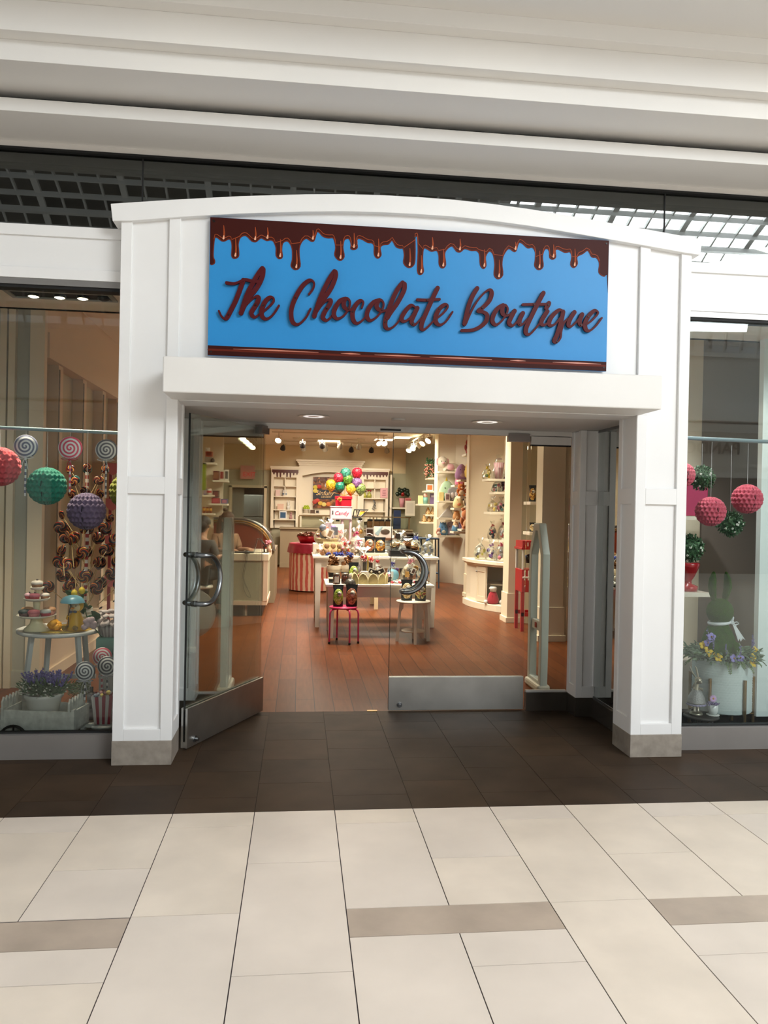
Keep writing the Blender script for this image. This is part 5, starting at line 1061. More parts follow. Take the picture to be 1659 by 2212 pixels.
# curved candy case
t = thing('curved_candy_case', 'curved glass candy case with brown end panel and gold arches', 'display case', (-.98, 12.9, 0))
q = MB(); q.box(-.5, .6, 0, 1.5, 0, .88); q.build('base_cabinet', TAUPE, t)
def qarc(r, n=18, a0=0, a1=math.pi/2): return [(.02+r*math.sin(a0+(a1-a0)*k/n)*1.0, .86+r*.92*math.cos(a0+(a1-a0)*k/n)) for k in range(n+1)]
q = MB(); q.xz([(-.4, .86), (-.4, .86+.47*.92)]+qarc(.47)[0:]+[], 0, .02); q.build('end_panel', mat('end_panel_rust', (128, 46, 22), .35), t)
for r, m_, y in ((.56, STEEL, -.03), (.515, mat('gold_trim', (190, 140, 70), .3, .9), -.02), (.48, mat('dark_gold', (140, 90, 40), .35, .8), -.01)):
    q = MB(); q.tube([(-.4, y, .86+r*.92)]+[(x, y, z) for x, z in qarc(r)], .02 if r > .55 else .013, 8); q.build('arch_rail', m_, t)
q = MB(); a = qarc(.54)
for (x0, z0), (x1, z1) in zip(a, a[1:]): q.quad((x0, 0, z0), (x1, 0, z1), (x1, 1.4, z1), (x0, 1.4, z0))
q.build('curved_glass', GLASSD, t)
q = MB(); q.box(-.5, .3, .3, 1.3, .86, 1.0); q.build('candy_trays', speck_mat('case_candy', [(200, 180, 140), (120, 70, 40), (90, 40, 24), (210, 190, 160)], 14), t)
# laptop, tablet, flower, cable
t = thing('laptop', 'open black laptop on the counter beside the long-haired person', 'laptop', (-.78, 11.52, .9))
q = MB(); q.box(-.14, .13, -.1, .1, 0, .018); q.build('keyboard_base', BLKP, t); q = MB(); q.add([(.13, -.1, .015), (.13, .1, .015), (.18, .1, .21), (.18, -.1, .21), (.14, -.1, .013), (.14, .1, .013), (.19, .1, .21), (.19, -.1, .21)], [(0, 1, 2, 3), (7, 6, 5, 4), (3, 2, 6, 7), (0, 3, 7, 4), (1, 5, 6, 2), (0, 4, 5, 1)]); q.build('screen', mat('laptop_grey', (64, 62, 60), .3), t)
t = thing('tablet_stand', 'black tilted payment tablet on a stand at the counter corner', 'tablet', (-.5, 11.62, .9)); q = MB(); q.box(-.03, .06, -.05, .07, 0, .012); q.tube([(.0, 0, .01), (-.01, 0, .1)], .012, 8); q.build('stand', BLKP, t)
q = MB(); q.cb((0, 0, 0), (.16, .2, .012)); o = q.build('tablet', mat('tablet_black', (26, 26, 27), .2), t); o.location = (-.02, 0, .15); o.rotation_euler = (0, R(52), 0)
t = thing('counter_flower', 'pink flower and cream figure on the counter near the candy case', 'ornament', (-.44, 11.72, .9)); q = MB(); q.lathe((0, 0, 0), [(0, 0), (.035, 0), (.03, .09), (.02, .11), (0, .11)], 16); q.build('vase', mat('vase_cream', (226, 190, 160), .5), t); q = MB(); rq = random.Random(9)
for k in range(9): q.ell((rq.uniform(-.045, .03), rq.uniform(-.03, .03), .14+rq.uniform(-.02, .045)), .02, 8, 6)
q.build('pink_blooms', mat('bloom_pink', (206, 130, 140), .6), t)
t = thing('cable_coil', 'black charging cables spilling over the front of the counter', 'cable', (-.74, 11.29, .9)); q = MB(); q.tube(smooth_path([(0, .06, .01), (0, 0, .012), (0, -.012, -.02), (-.02, -.016, -.16), (-.045, -.016, -.3), (-.02, -.016, -.42), (.05, -.016, -.55), (.07, -.016, -.62), (.02, -.016, -.6), (-.03, -.016, -.5), (-.04, -.016, -.42)], 5), .0035, 5); q.tube(smooth_path([(.02, .06, .01), (.02, 0, .012), (.015, -.014, -.05), (-.01, -.018, -.2), (-.03, -.018, -.35), (.03, -.018, -.5)], 5), .003, 5); q.build('cable', BLKP, t); q = MB(); q.ell((.01, .02, .02), (.05, .035, .025), 10, 7); q.build('adapter', BLKP, t)

# ================================================================ PEOPLE AT THE COUNTER
def skin(name, joints, edges, radii, m, parent, root=0, sub=2):
    import bmesh
    me = bpy.data.meshes.new(name); bm = bmesh.new(); lay = bm.verts.layers.skin.verify(); vs = [bm.verts.new(j) for j in joints]
    for a, b in edges: bm.edges.new((vs[a], vs[b]))
    for v, r in zip(vs, radii): v[lay].radius = (r, r) if not isinstance(r, tuple) else r
    vs[root][lay].use_root = True
    bm.to_mesh(me); bm.free(); me.materials.append(m); o = bpy.data.objects.new(name, me); COL.objects.link(o); o.parent = parent
    s = o.modifiers.new('skin', 'SKIN'); s.use_smooth_shade = True; b = o.modifiers.new('sub', 'SUBSURF'); b.levels = sub; b.render_levels = sub; return o
def person(lb, loc, rz, hair, shirt, pants, longhair, arm_fwd):
    """seated person facing local -Y, seat height .58"""
    t = thing('person', lb, 'person', loc, rz); SK = mat('skin_tone', (196, 146, 116), .55)
    sit = .6
    J = [(0, 0, sit), (0, .02, sit+.2), (0, .0, sit+.4), (0, -.02, sit+.5), (0, -.05, sit+.57), (0, -.075, sit+.66), (0, -.08, sit+.74)]
    E = [(0, 1), (1, 2), (2, 3), (3, 4), (4, 5), (5, 6)]; Rr = [.14, .125, .14, .075, .055, (.078, .09), (.08, .09)]
    hands = []
    for s in (-1, 1):
        b = len(J); fwd = arm_fwd[0 if s < 0 else 1]
        J += [(s*.17, 0, sit+.44), (s*.215, -.06, sit+.24), fwd[0], fwd[1]]; E += [(2, b), (b, b+1), (b+1, b+2), (b+2, b+3)]; Rr += [.06, .043, .032, .027]
        h = Vector(fwd[1]); d = (h-Vector(fwd[0])).normalized(); sd = d.cross(Vector((0, 0, 1))).normalized()
        for f, (o_, L) in enumerate(((-.027, .05), (-.009, .058), (.009, .055), (.026, .045))):
            k = len(J); J += [tuple(h+d*.04+sd*o_), tuple(h+d*(.04+L*.6)+sd*o_*1.1+Vector((0, 0, -.006))), tuple(h+d*(.04+L)+sd*o_*1.1+Vector((0, 0, -.02)))]; E += [(b+3, k), (k, k+1), (k+1, k+2)]; Rr += [.010, .009, .0075]
        k = len(J); J += [tuple(h+d*.01+sd*-s*.03), tuple(h+d*.045+sd*-s*.048)]; E += [(b+3, k), (k, k+1)]; Rr += [.011, .009]
        c = len(J); J += [(s*.1, -.02, sit-.01), (s*.13, -.42, sit-.02), (s*.12, -.36, .3), (s*.12, -.32, .1), (s*.13, -.42, .045), (s*.13, -.5, .035)]; E += [(0, c)]+[(c+i, c+i+1) for i in range(5)]; Rr += [.085, .062, .052, .038, .04, .03]
    o = skin('body', J, E, Rr, SK, t)
    q = MB(); q.ell((0, -.17, sit+.69), (.013, .022, .022), 10, 8); q.build('nose', SK, o)
    for s in (-1, 1): q = MB(); q.ell((s*.032, -.155, sit+.725), .01, 8, 6); q.build('eye', mat('eye_dark', (40, 30, 26), .3), o); q = MB(); q.ell((s*.088, -.07, sit+.7), (.012, .022, .032), 8, 6); q.build('ear', SK, o)
    q = MB(); q.ell((0, -.158, sit+.645), (.024, .01, .007), 10, 6); q.build('mouth', mat('lip_tone', (164, 96, 86), .5), o)
    js = [(0, 0, sit-.02), (0, .02, sit+.2), (0, .0, sit+.4), (0, -.015, sit+.48)]; es = [(0, 1), (1, 2), (2, 3)]; rs = [.155, .142, .155, .085]
    for s in (-1, 1):
        b = len(js); js += [(s*.17, 0, sit+.44), (s*.205, -.04, sit+.3), (s*.213, -.055, sit+.26)]; es += [(2, b), (b, b+1), (b+1, b+2)]; rs += [.076, .062, .06]
    skin('shirt', js, es, rs, shirt, t)
    jp = [(0, 0, sit)]; ep = []; rp = [.15]
    for s in (-1, 1):
        c = len(jp); jp += [(s*.1, -.02, sit-.01), (s*.13, -.42, sit-.02), (s*.12, -.36, .3), (s*.12, -.33, .12)]; ep += [(0, c)]+[(c+i, c+i+1) for i in range(3)]; rp += [.097, .076, .064, .056]
    skin('trousers', jp, ep, rp, pants, t)
    for s in (-1, 1): q = MB(); q.ell((s*.13, -.43, .04), (.052, .13, .045), 14, 9); q.build('shoe', mat('shoe_dark', (46, 44, 42), .6), t)
    q = MB(); q.ell((0, -.058, sit+.735), (.103, .112, .105), 20, 14)
    if longhair:
        for k in range(9):
            a = math.pi*(.08+.84*k/8); x, y = .095*math.cos(a), -.05+.09*math.sin(a); q.tube([(x*.9, y*.9, sit+.76), (x*1.12, y+.025, sit+.66), (x*1.25, y+.035, sit+.52), (x*1.3, y+.03, sit+.36), (x*1.25, y+.02, sit+.3)], [.04, .045, .042, .032, .012], 8)
        q.ell((0, .02, sit+.86), (.04, .04, .03), 10, 8)
    else: q.ell((0, .0, sit+.69), (.092, .075, .1), 16, 10)
    q.build('hair', hair, t); return t
HB = mat('brown_hair', (88, 60, 42), .6, var=.2, scale=60); HD = mat('dark_hair', (44, 32, 26), .6, var=.2, scale=60)
person('dark-haired person in grey shirt seated left of the counter, back turned', (-1.38, 11.3, 0), R(158), HD, mat('shirt_grey', (84, 82, 80), .8), mat('trousers_dark', (44, 48, 48), .8), False, (((-.2, -.3, .85), (-.16, -.42, .86)), ((.2, -.28, .78), (.12, -.42, .72))))
q = None
t = thing('white_stool', 'round white stool under the person in grey', 'stool', (-1.38, 11.3, 0)); q = MB(); q.lathe((0, 0, 0), [(0, .4), (.17, .4), (.18, .42), (.17, .445), (0, .445)], 28); q.build('seat', mat('stool_seat_white', (220, 214, 200), .4), t); q = MB(); q.lathe((0, 0, 0), [(.2, 0), (.2, .012), (.03, .03), (.025, .4), (0, .4)], 20); q.build('pedestal', CHROME, t)
person('long-haired person in tan shirt sitting at the laptop on the counter', (-1.13, 12.28, .06), R(32), HB, mat('shirt_tan', (160, 122, 92), .8), mat('jeans_dark', (58, 66, 76), .8), True, (((-.2, -.34, .86), (-.12, -.46, .865)), ((.21, -.34, .86), (.17, -.5, .865))))
t = thing('tall_stool', 'grey stool under the long-haired person', 'stool', (-1.13, 12.28, 0)); q = MB(); q.lathe((0, 0, 0), [(0, .455), (.16, .455), (.17, .475), (.16, .5), (0, .5)], 28); q.build('seat', mat('stool_seat_grey', (150, 148, 142), .5), t); q = MB(); q.lathe((0, 0, 0), [(.2, 0), (.2, .012), (.03, .03), (.025, .455), (0, .455)], 20); q.build('pedestal', CHROME, t)
q = MB()
for pts in ([(-1.5, 11.25, .008), (-1.35, 11.45, .01), (-1.2, 11.3, .008), (-1.1, 11.2, .1), (-1.0, 11.28, .16)], [(-1.45, 11.3, .008), (-1.3, 11.2, .01), (-1.15, 11.28, .008)]): q.tube(smooth_path(pts, 5), .006, 5)
solo('floor_cables', q, BLKP, 'tangled black cables on the floor left of the counter', 'cables')
# security gates
def gate(lb, x, s):
    t = thing('security_gate', lb, 'security gate', (x, 6.8, 0)); GM = mat('gate_plastic', (200, 206, 196), .4)
    def loop(w0, w1, zt, zs, zb): return [(-w0, zb), (-w0*1.06, .4), (-w0*1.05, zs), (-w1, zt), (w1, zt), (w0*1.05, zs), (w0*1.06, .4), (w0, zb)]
    o_, i_ = loop(.19, .075, 1.49, 1.22, .02), loop(.125, .028, 1.42, 1.2, .1)
    q = MB(); X = .034; v = [(-X, a, b) for a, b in o_]+[(-X, a, b) for a, b in i_]+[(X, a, b) for a, b in o_]+[(X, a, b) for a, b in i_]; f = []
    for k in range(8):
        j = (k+1) % 8; f += [(k, j, 8+j, 8+k), (16+k, 24+k, 24+j, 16+j), (k, 16+k, 16+j, j), (8+k, 8+j, 24+j, 24+k)]
    q.add(v, f); q.box(-.02, .02, -.13, .13, .53, .62); q.build('loop_frame', GM, t, bevel=.008)
    q = MB(); q.box(-.06, .06, -.2, .2, 0, .07); q.build('foot', mat('gate_foot', (210, 204, 184), .5), t, bevel=.02)
    for z in (1.455, .575): q = MB(); q.box(-.025, .025, -.025, .025, z-.022, z+.022); q.build('red_sticker', mat('sticker_red', (150, 50, 36), .5), t)
    return t
gate('pale grey security gate standing behind the right sidelight', 2.16, 1); gate('pale grey security gate standing behind the left open door', -.6, -1)
t = thing('round_disc_sign', 'pale round disc leaning behind the left inner column', 'disc', (-1.02, 7.6, .55)); q = MB(); q.lathe((0, 0, 0), [(0, -.01), (.24, -.01), (.24, .01), (0, .01)], 36); o = q.build('disc', mat('disc_pale', (206, 196, 176), .5), t); o.data.transform(Matrix.Rotation(R(90), 4, 'X')); q = MB(); q.box(-.02, .02, .01, .04, -.55, 0); q.build('support', mat('disc_pale', (206, 196, 176), .5), t)

# ================================================================ TRACK LIGHTS AND CEILING PANELS
SHD = mat('track_head_grey', (120, 116, 104), .35, .7); GLOW = mat('spot_glow', (255, 240, 210), .4, emit=12)
def track(lb, a, b, heads, group, glow=None, z=3.2):
    t = thing('light_track', lb, 'light track', (a[0], a[1], z)); q = MB(); d = Vector((b[0]-a[0], b[1]-a[1], 0))
    n = d.cross(Vector((0, 0, 1))).normalized()*.018; A = Vector((0, 0, 0)); B = d
    q.add([A-n, A+n, B+n, B-n]+[p+Vector((0, 0, .03)) for p in (A-n, A+n, B+n, B-n)], [(0, 3, 2, 1), (4, 5, 6, 7), (0, 1, 5, 4), (1, 2, 6, 5), (2, 3, 7, 6), (3, 0, 4, 7)]); q.build('rail', mat('rail_cream', (206, 196, 170), .4), t)
    for f in (.1, .9): q = MB(); p = d*f; q.cyl((p.x, p.y, .03), (p.x, p.y, .3), .008, n=6); q.build('hanger', mat('rail_cream', (206, 196, 170), .4), t)
    for k, (f, aim, col) in enumerate(heads):
        p = Vector((a[0], a[1], z))+d*f; h = thing('track_spotlight', '%s, %s' % (lb.split(' light track')[0]+' spotlight', 'lamp %s counted from its %s end' % (('one', 'two', 'three', 'four', 'five', 'six', 'seven')[k], 'left' if abs(d.x) > abs(d.y) else 'near')), 'spotlight', p, group=group)
        aim = Vector(aim).normalized(); q = MB(); q.cyl((0, 0, 0), (0, 0, -.07), .012, n=8); q.tube([(-.06, 0, -.12), (-.06, 0, -.06), (.06, 0, -.06), (.06, 0, -.12)], .005, 5); q.build('yoke', mat('rail_cream', (206, 196, 170), .4), h)
        c = Vector((0, 0, -.13)); q = MB(); q.tube([c-aim*.06, c-aim*.02, c+aim*.03, c+aim*.07], [.022, .05, .062, .068], 16, caps=False); q.ell(tuple(c-aim*.055), .024, 10, 7); q.build('lamp_shade', mat('shade_%d' % col[0], col, .35, .4), h)
        q = MB(); q.tube([c+aim*.045, c+aim*.05], [.062, .062], 16); q.build('lamp', GLOW if glow and k in glow else mat('lamp_dim', (236, 214, 170), .3, emit=.6), h)
DK, SV, CRH = (40, 36, 34), (150, 140, 120), (214, 200, 170)
track('rear cross light track', (-.19, 18.6), (1.53, 18.6), [(.14, (0, 1, -.7), DK), (.41, (.1, 1, -.7), DK), (.66, (-.1, 1, -.7), SV), (.92, (.1, 1, -.6), SV)], 'spotlights on the rear cross track')
track('back wall light track', (-.7, 19.6), (2.3, 19.6), [(.09, (-.2, 1, -1), DK), (.26, (0, 1, -1), SV), (.44, (0, 1, -1), SV), (.66, (0, 1, -.9), DK), (.83, (0, 1, -.8), DK), (.96, (.3, 1, -.9), SV)], 'spotlights on the back wall track')
track('right side light track', (2.62, 14.2), (2.6, 19.0), [(.3, (-.6, -.5, -.7), CRH), (.45, (-.6, -.5, -.7), CRH), (.6, (.8, -.2, -.7), CRH), (.75, (-.5, -.6, -.8), CRH), (.88, (-.5, -.6, -.8), CRH)], 'spotlights on the right side track', (0, 1, 3, 4), 3.15)
track('left side light track', (-1.15, 15.0), (-1.05, 19.5), [(.2, (-.3, -.8, -.8), CRH), (.36, (-.3, -.8, -.8), CRH), (.52, (-.2, -.8, -.8), CRH), (.7, (-.2, -.8, -.8), CRH)], 'spotlights on the left side track', (0, 1, 2, 3), 3.1)
track('middle cross light track', (-.62, 17.0), (1.9, 17.0), [(.06, (-.2, -.8, -.7), CRH), (.92, (.3, -.7, -.7), CRH), (.97, (.1, -.8, -.7), CRH)], 'spotlights on the middle cross track', (0, 1, 2), 3.18)
for a, b, p, an in (((0.2, 18.6, 3.0), (.8, 21.2, 1.9), 40, 70), ((1.9, 19.4, 3.0), (2.2, 21.2, 2.0), 60, 60), ((2.5, 15.6, 3.0), (3.3, 16.4, 1.6), 60, 75), ((2.4, 12.2, 3.1), (3.4, 13.0, 1.4), 75, 75), ((-.9, 15.5, 3.0), (-1.9, 17.2, 1.6), 40, 70), ((1.0, 8.9, 3.4), (1.0, 10.4, .9), 34, 60), ((.6, 11.2, 3.2), (.9, 12.4, 1.1), 32, 70), ((2.4, 9.2, 3.4), (3.5, 9.9, 1.2), 40, 60), ((1.6, 8.0, 3.4), (1.3, 9.4, .2), 20, 60)): spot('track_light', a, b, p, an, (1, .9, .72))
for k, (x, y, w_, lb) in enumerate(((.7, 19.45, .6, 'white ceiling light panel above the arched hutch'), (2.35, 17.9, .45, 'white ceiling light panel beside the right side track'), (2.0, 18.6, .5, 'white ceiling light panel left of the right side track'))):
    t = thing('ceiling_panel', lb, 'ceiling light', (x, y, 3.25)); q = MB(); q.box(-w_/2, w_/2, -.3, .3, -.012, 0); q.build('frame', WPLAS, t); q = MB(); q.box(-w_/2+.03, w_/2-.03, -.27, .27, -.016, -.012); q.build('diffuser', mat('panel_glow', (255, 244, 220), .5, emit=1.6), t)


# ================================================================ TABLES AND STOOLS IN THE SHOP
TWH = mat('table_paint_white', (226, 218, 204), .4)
t = thing('striped_table', 'round table in red and white striped cloth with crimson topper', 'table', (.26, 14.92, 0))
q = MB(); q.lathe((0, 0, 0), [(.425, .02), (.425, .74)], 72, wob=lambda a, z: 1+.012*math.sin(a*26)); q.lathe((0, 0, 0), [(.42, .02), (0, .02)], 24); q.build('striped_skirt', stripe_mat('awning_stripes', (196, 92, 80), (228, 196, 168), ang=True, freq=26, wob=3.0), t)
q = MB(); q.lathe((0, 0, 0), [(.462, .72), (.452, .8), (.437, .885), (.42, .9), (0, .903)], 72, wob=lambda a, z: 1+(.02*math.sin(a*15)+.012*math.sin(a*7) if z < .85 else 0)); q.build('crimson_topper', mat('topper_red', (160, 30, 56), .45), t)
def table(name, lb, x0, x1, y0, y1, zt, legs, apron=.12):
    t = thing(name, lb, 'table', ((x0+x1)/2, (y0+y1)/2, 0)); hw, hd = (x1-x0)/2, (y1-y0)/2
    q = MB(); q.box(-hw, hw, -hd, hd, zt-.03, zt); q.build('tabletop', TWH, t, bevel=.004)
    q = MB(); q.box(-hw+.06, hw-.06, -hd+.06, -hd+.085, zt-.03-apron, zt-.03); q.box(-hw+.06, hw-.06, hd-.085, hd-.06, zt-.03-apron, zt-.03); q.box(-hw+.06, -hw+.085, -hd+.06, hd-.06, zt-.03-apron, zt-.03); q.box(hw-.085, hw-.06, -hd+.06, hd-.06, zt-.03-apron, zt-.03); q.build('apron', TWH, t)
    for sx in (-1, 1):
        for sy in (-1, 1):
            q = MB(); cx, cy = sx*(hw-.075), sy*(hd-.075); q.add([(cx+a*w_, cy+b*w_, z) for z, w_ in ((0, .028), (zt-.03, .042)) for a, b in ((-1, -1), (1, -1), (1, 1), (-1, 1))], [(0, 3, 2, 1), (4, 5, 6, 7), (0, 1, 5, 4), (1, 2, 6, 5), (2, 3, 7, 6), (3, 0, 4, 7)]); q.build('leg', TWH, t)
    return t
ZA, ZB, ZC = .945, .66, .9
table('display_table', 'long white table behind the low front table, crowded with wrapped gifts', .19, 1.88, 10.26, 11.2, ZA, 4)
table('low_table', 'low white front table carrying jars and the wicker basket', .335, 1.67, 9.4, 10.16, ZB, 4, .13)
t = thing('trestle_table', 'cream trestle table at the rear holding the candy cart', 'table', (.98, 12.45, 0))
q = MB(); q.box(-.6, .75, -.4, .5, ZC-.03, ZC); q.build('tabletop', TWH, t)
for x in (-.45, .25): q = MB(); q.box(x-.03, x+.03, -.32, -.27, 0, ZC-.03); q.box(x-.03, x+.03, .35, .4, 0, ZC-.03); q.box(x-.02, x+.02, -.28, .36, .42, .48); q.build('trestle', mat('trestle_cream', (214, 198, 160), .5), t)
q = MB(); q.box(-.45, .25, .0, .03, .43, .48); q.build('stretcher', mat('trestle_cream', (214, 198, 160), .5), t)
PINKM = mat('pink_metal', (196, 52, 96), .35)
t = thing('pink_stool', 'small pink metal stool with four tubular legs', 'stool', (.54, 9.16, 0))
q = MB(); q.lathe((0, 0, 0), [(0, .405), (.15, .405), (.165, .412), (.165, .425), (.15, .43), (0, .43)], 36); q.build('seat', PINKM, t)
for a in (-2.6, -1.2, -.35, 1.9):
    c, s = math.cos(a), math.sin(a); q = MB(); q.tube([(c*.1, s*.1, .4), (c*.15, s*.15, .4), (c*.175, s*.175, .385), (c*.186, s*.186, .35), (c*.19, s*.19, .02)], .011, 8); lg = q.build('leg', PINKM, t)
    q = MB(); q.cyl((c*.19, s*.19, 0), (c*.19, s*.19, .025), .0135, n=10); q.build('foot_cap', BLKP, lg)
t = thing('white_round_stool', 'white round stool with a lower shelf right of the open doorway', 'stool', (1.385, 9.22, 0))
q = MB(); q.lathe((0, 0, 0), [(0, .475), (.2, .475), (.205, .48), (.205, .494), (0, .497)], 40); q.build('seat', TWH, t)
q = MB(); q.lathe((0, 0, 0), [(0, .125), (.14, .125), (.14, .14), (0, .14)], 32); q.build('shelf', TWH, t)
for a in (-1.57, -3.3, .15, 1.4):
    M_ = Matrix.Rotation(a, 4, 'Z'); q = MB(); pr = [(.12, .475), (.165, .475), (.21, 0), (.17, 0), (.145, .36), (.12, .4)]
    q.prism(pr, lambda p: tuple(M_ @ Vector((p[0], -.014, p[1]))), lambda p: tuple(M_ @ Vector((p[0], .014, p[1])))); q.build('leg', TWH, t)

# ================================================================ BUILDERS FOR THE GOODS
CELLO = glass_mat('cellophane', (248, 248, 246), .05, .25, .7)
POP = {'green': [(176, 196, 70), (120, 150, 40), (206, 214, 130), (150, 176, 60)], 'brown': [(150, 88, 56), (206, 150, 104), (110, 58, 36), (180, 116, 76)], 'cream': [(236, 214, 160), (206, 170, 104), (246, 234, 200), (190, 150, 90)], 'mixed': [(220, 196, 110), (176, 70, 60), (150, 150, 70), (236, 214, 150), (90, 60, 50)], 'gold': [(214, 160, 60), (150, 90, 30), (236, 196, 110), (120, 70, 24)]}
def pouch(lb, c, kind, w_=.125, h=.27, rz=0, seed=0):
    t = thing('snack_pouch', lb, 'snack bag', c, rz); rq = random.Random(seed); d = w_*.26; n = 12
    def ring(z, hw, hd): return [(hw*math.copysign(abs(math.cos(a))**.5, math.cos(a)), hd*math.copysign(abs(math.sin(a))**.9, math.sin(a)), z) for a in [2*math.pi*k/n for k in range(n)]]
    q = MB(); prof = [(0, .48, .55), (h*.04, .49, .9), (h*.25, .5, 1), (h*.55, .48, .85), (h*.78, .46, .35), (h*.86, .5, .1), (h, .53, .05)]
    vs = []
    for z, a, b in prof: vs += ring(z+rq.uniform(-.002, .002), w_*a, d*b)
    q.add(vs, [(i*n+j, i*n+(j+1) % n, (i+1)*n+(j+1) % n, (i+1)*n+j) for i in range(len(prof)-1) for j in range(n)], True); q.add(vs[:n], [tuple(range(n-1, -1, -1))]); q.add(vs[-n:], [tuple(range(n))]); q.build('black_pouch', mat('pouch_black', (26, 28, 28), .35), t)
    q = MB(); q.ell((0, -d*.5, h*.42), (w_*.48, d*.72, h*.41), 16, 12); q.build('snack_window', speck_mat('snack_'+kind, POP[kind], 75, .45), t)
    q = MB(); q.lathe((0, 0, 0), [(0, 0), (w_*.2, 0), (w_*.21, .004), (0, .005)], 24); o = q.build('round_label', [mat('label_pale', (214, 210, 196), .5)], t); o.data.transform(Matrix.Rotation(R(90), 4, 'X')); o.location = (.012, -d*1.22, h*.6); o.scale = (1, 1, 1.25)
    q = MB(); q.box(-w_*.16, w_*.16, -d*1.22-.008, -d*1.22-.004, h*.56, h*.58); q.box(-w_*.13, w_*.13, -d*1.22-.008, -d*1.22-.004, h*.61, h*.64); q.build('label_print', mat('label_ink', (80, 70, 60), .5), t)
    return t
def crinkle(r, h, seed, flare=.55, pinch=.12, zp=.74, sx=1, sy=1):
    rq = random.Random(seed); n = 13; q = MB(); prof = [(r*.92, .002), (r*1.03, h*.12), (r, h*.32), (r*.72, h*.55), (r*pinch, h*zp), (r*flare*.6, h*.87), (r*flare, h)]
    vs = []
    for i, (rr_, z) in enumerate(prof):
        for j in range(n):
            a = 2*math.pi*j/n+rq.uniform(-.1, .1); k = 1+rq.uniform(-.1, .1)*(2.2 if i > 4 else 1); vs.append((rr_*k*math.cos(a)*sx, rr_*k*math.sin(a)*sy, z+(rq.uniform(-.12, .06)*h*.5 if i == len(prof)-1 else 0)))
    q.add(vs, [f for i in range(len(prof)-1) for j in range(n) for f in ((i*n+j, i*n+(j+1) % n, (i+1)*n+(j+1) % n), (i*n+j, (i+1)*n+(j+1) % n, (i+1)*n+j))]); return q
def curls(q, c, r, n, seed):
    rq = random.Random(seed); c = Vector(c)
    for k in range(n):
        d = Vector((rq.uniform(-1, 1), rq.uniform(-1, .5), rq.uniform(-.4, 1))).normalized(); s = d.orthogonal().normalized(); L = r*rq.uniform(.6, 1.05)
        q.tube([c, c+d*L*.4+s*r*.22, c+d*L*.8+s*r*.1, c+d*L*.75-s*r*.15, c+d*L*.4-s*r*.05], r*.09, 4, flat=.4)
def gift(lb, c, r, h, fills, bow=None, seed=0, base=None, tagc=None, cat='gift', name='wrapped_gift', zb=0, sx=1, sy=1, group=None, nfill=9):
    t = thing(name, lb, cat, c, group=group); rq = random.Random(seed)
    if base: q = MB(); q.lathe((0, 0, 0), [(0, 0), (r*.7, 0), (r*.85, h*.2), (r*.8, h*.21), (0, h*.19)], 20, sx=sx, sy=sy); q.build('basket', mat('base_%d_%d_%d' % base, base, .5, var=.15, scale=60), t); zb = h*.17
    for k in range(nfill):
        f = fills[k % len(fills)]; a = rq.random()*6.28; rad = r*.62*math.sqrt(rq.random()); z = zb+h*(.07+.42*k/nfill)
        q = MB(); s = r*rq.uniform(.2, .36)
        if k % 3 == 0: q.cb((rad*math.cos(a)*sx, rad*math.sin(a)*sy, z+s*.5), (s*1.3, s*.8, s*1.7), None)
        else: q.ell((rad*math.cos(a)*sx, rad*math.sin(a)*sy, z+s*.4), (s, s*.8, s), 9, 6, noise=.12, seed=k)
        q.build('sweet', mat('sweet_%d_%d_%d' % f, f, .35), t)
    crinkle(r, h, seed, sx=sx, sy=sy).build('cellophane_wrap', CELLO, t)
    if bow: q = MB(); curls(q, (0, -r*.12, h*.72), r*.55, 16, seed+1); q.build('ribbon_bow', mat('bow_%d_%d_%d' % bow, bow, .3), t)
    if tagc: q = MB(); M_ = Matrix.Translation((r*.15, -r*1.0, h*.42)) @ Matrix.Rotation(R(25), 4, 'Y'); q.cb((0, 0, 0), (r*.42, .006, r*.62), M_); tg = q.build('gift_tag', mat('tag_white', (226, 222, 212), .5), t); q = MB(); q.cb((0, -.004, 0), (r*.26, .004, r*.42), M_); q.build('tag_print', mat('tag_dark_%d' % tagc[0], tagc, .5), tg)
    return t
BRN, CRE, RD, PNK, BLU, PUR, DRK, GLD, SLV = (104, 62, 38), (226, 206, 176), (176, 30, 36), (216, 130, 150), (40, 74, 160), (110, 80, 150), (44, 34, 30), (200, 150, 70), (190, 190, 190)

# goods on the two stools
pouch('green popcorn pouch on the pink stool', (.475, 9.13, .431), 'green', .12, .25, R(4), 1)
pouch('brown caramel pouch on the pink stool', (.635, 9.14, .431), 'brown', .135, .26, R(-4), 2)
pouch('cream popcorn pouch behind the door handle on the white stool', (1.3, 9.22, .498), 'cream', .135, .25, 0, 3)
pouch('speckled popcorn pouch at the right of the white stool', (1.465, 9.2, .498), 'mixed', .135, .235, R(-5), 4)

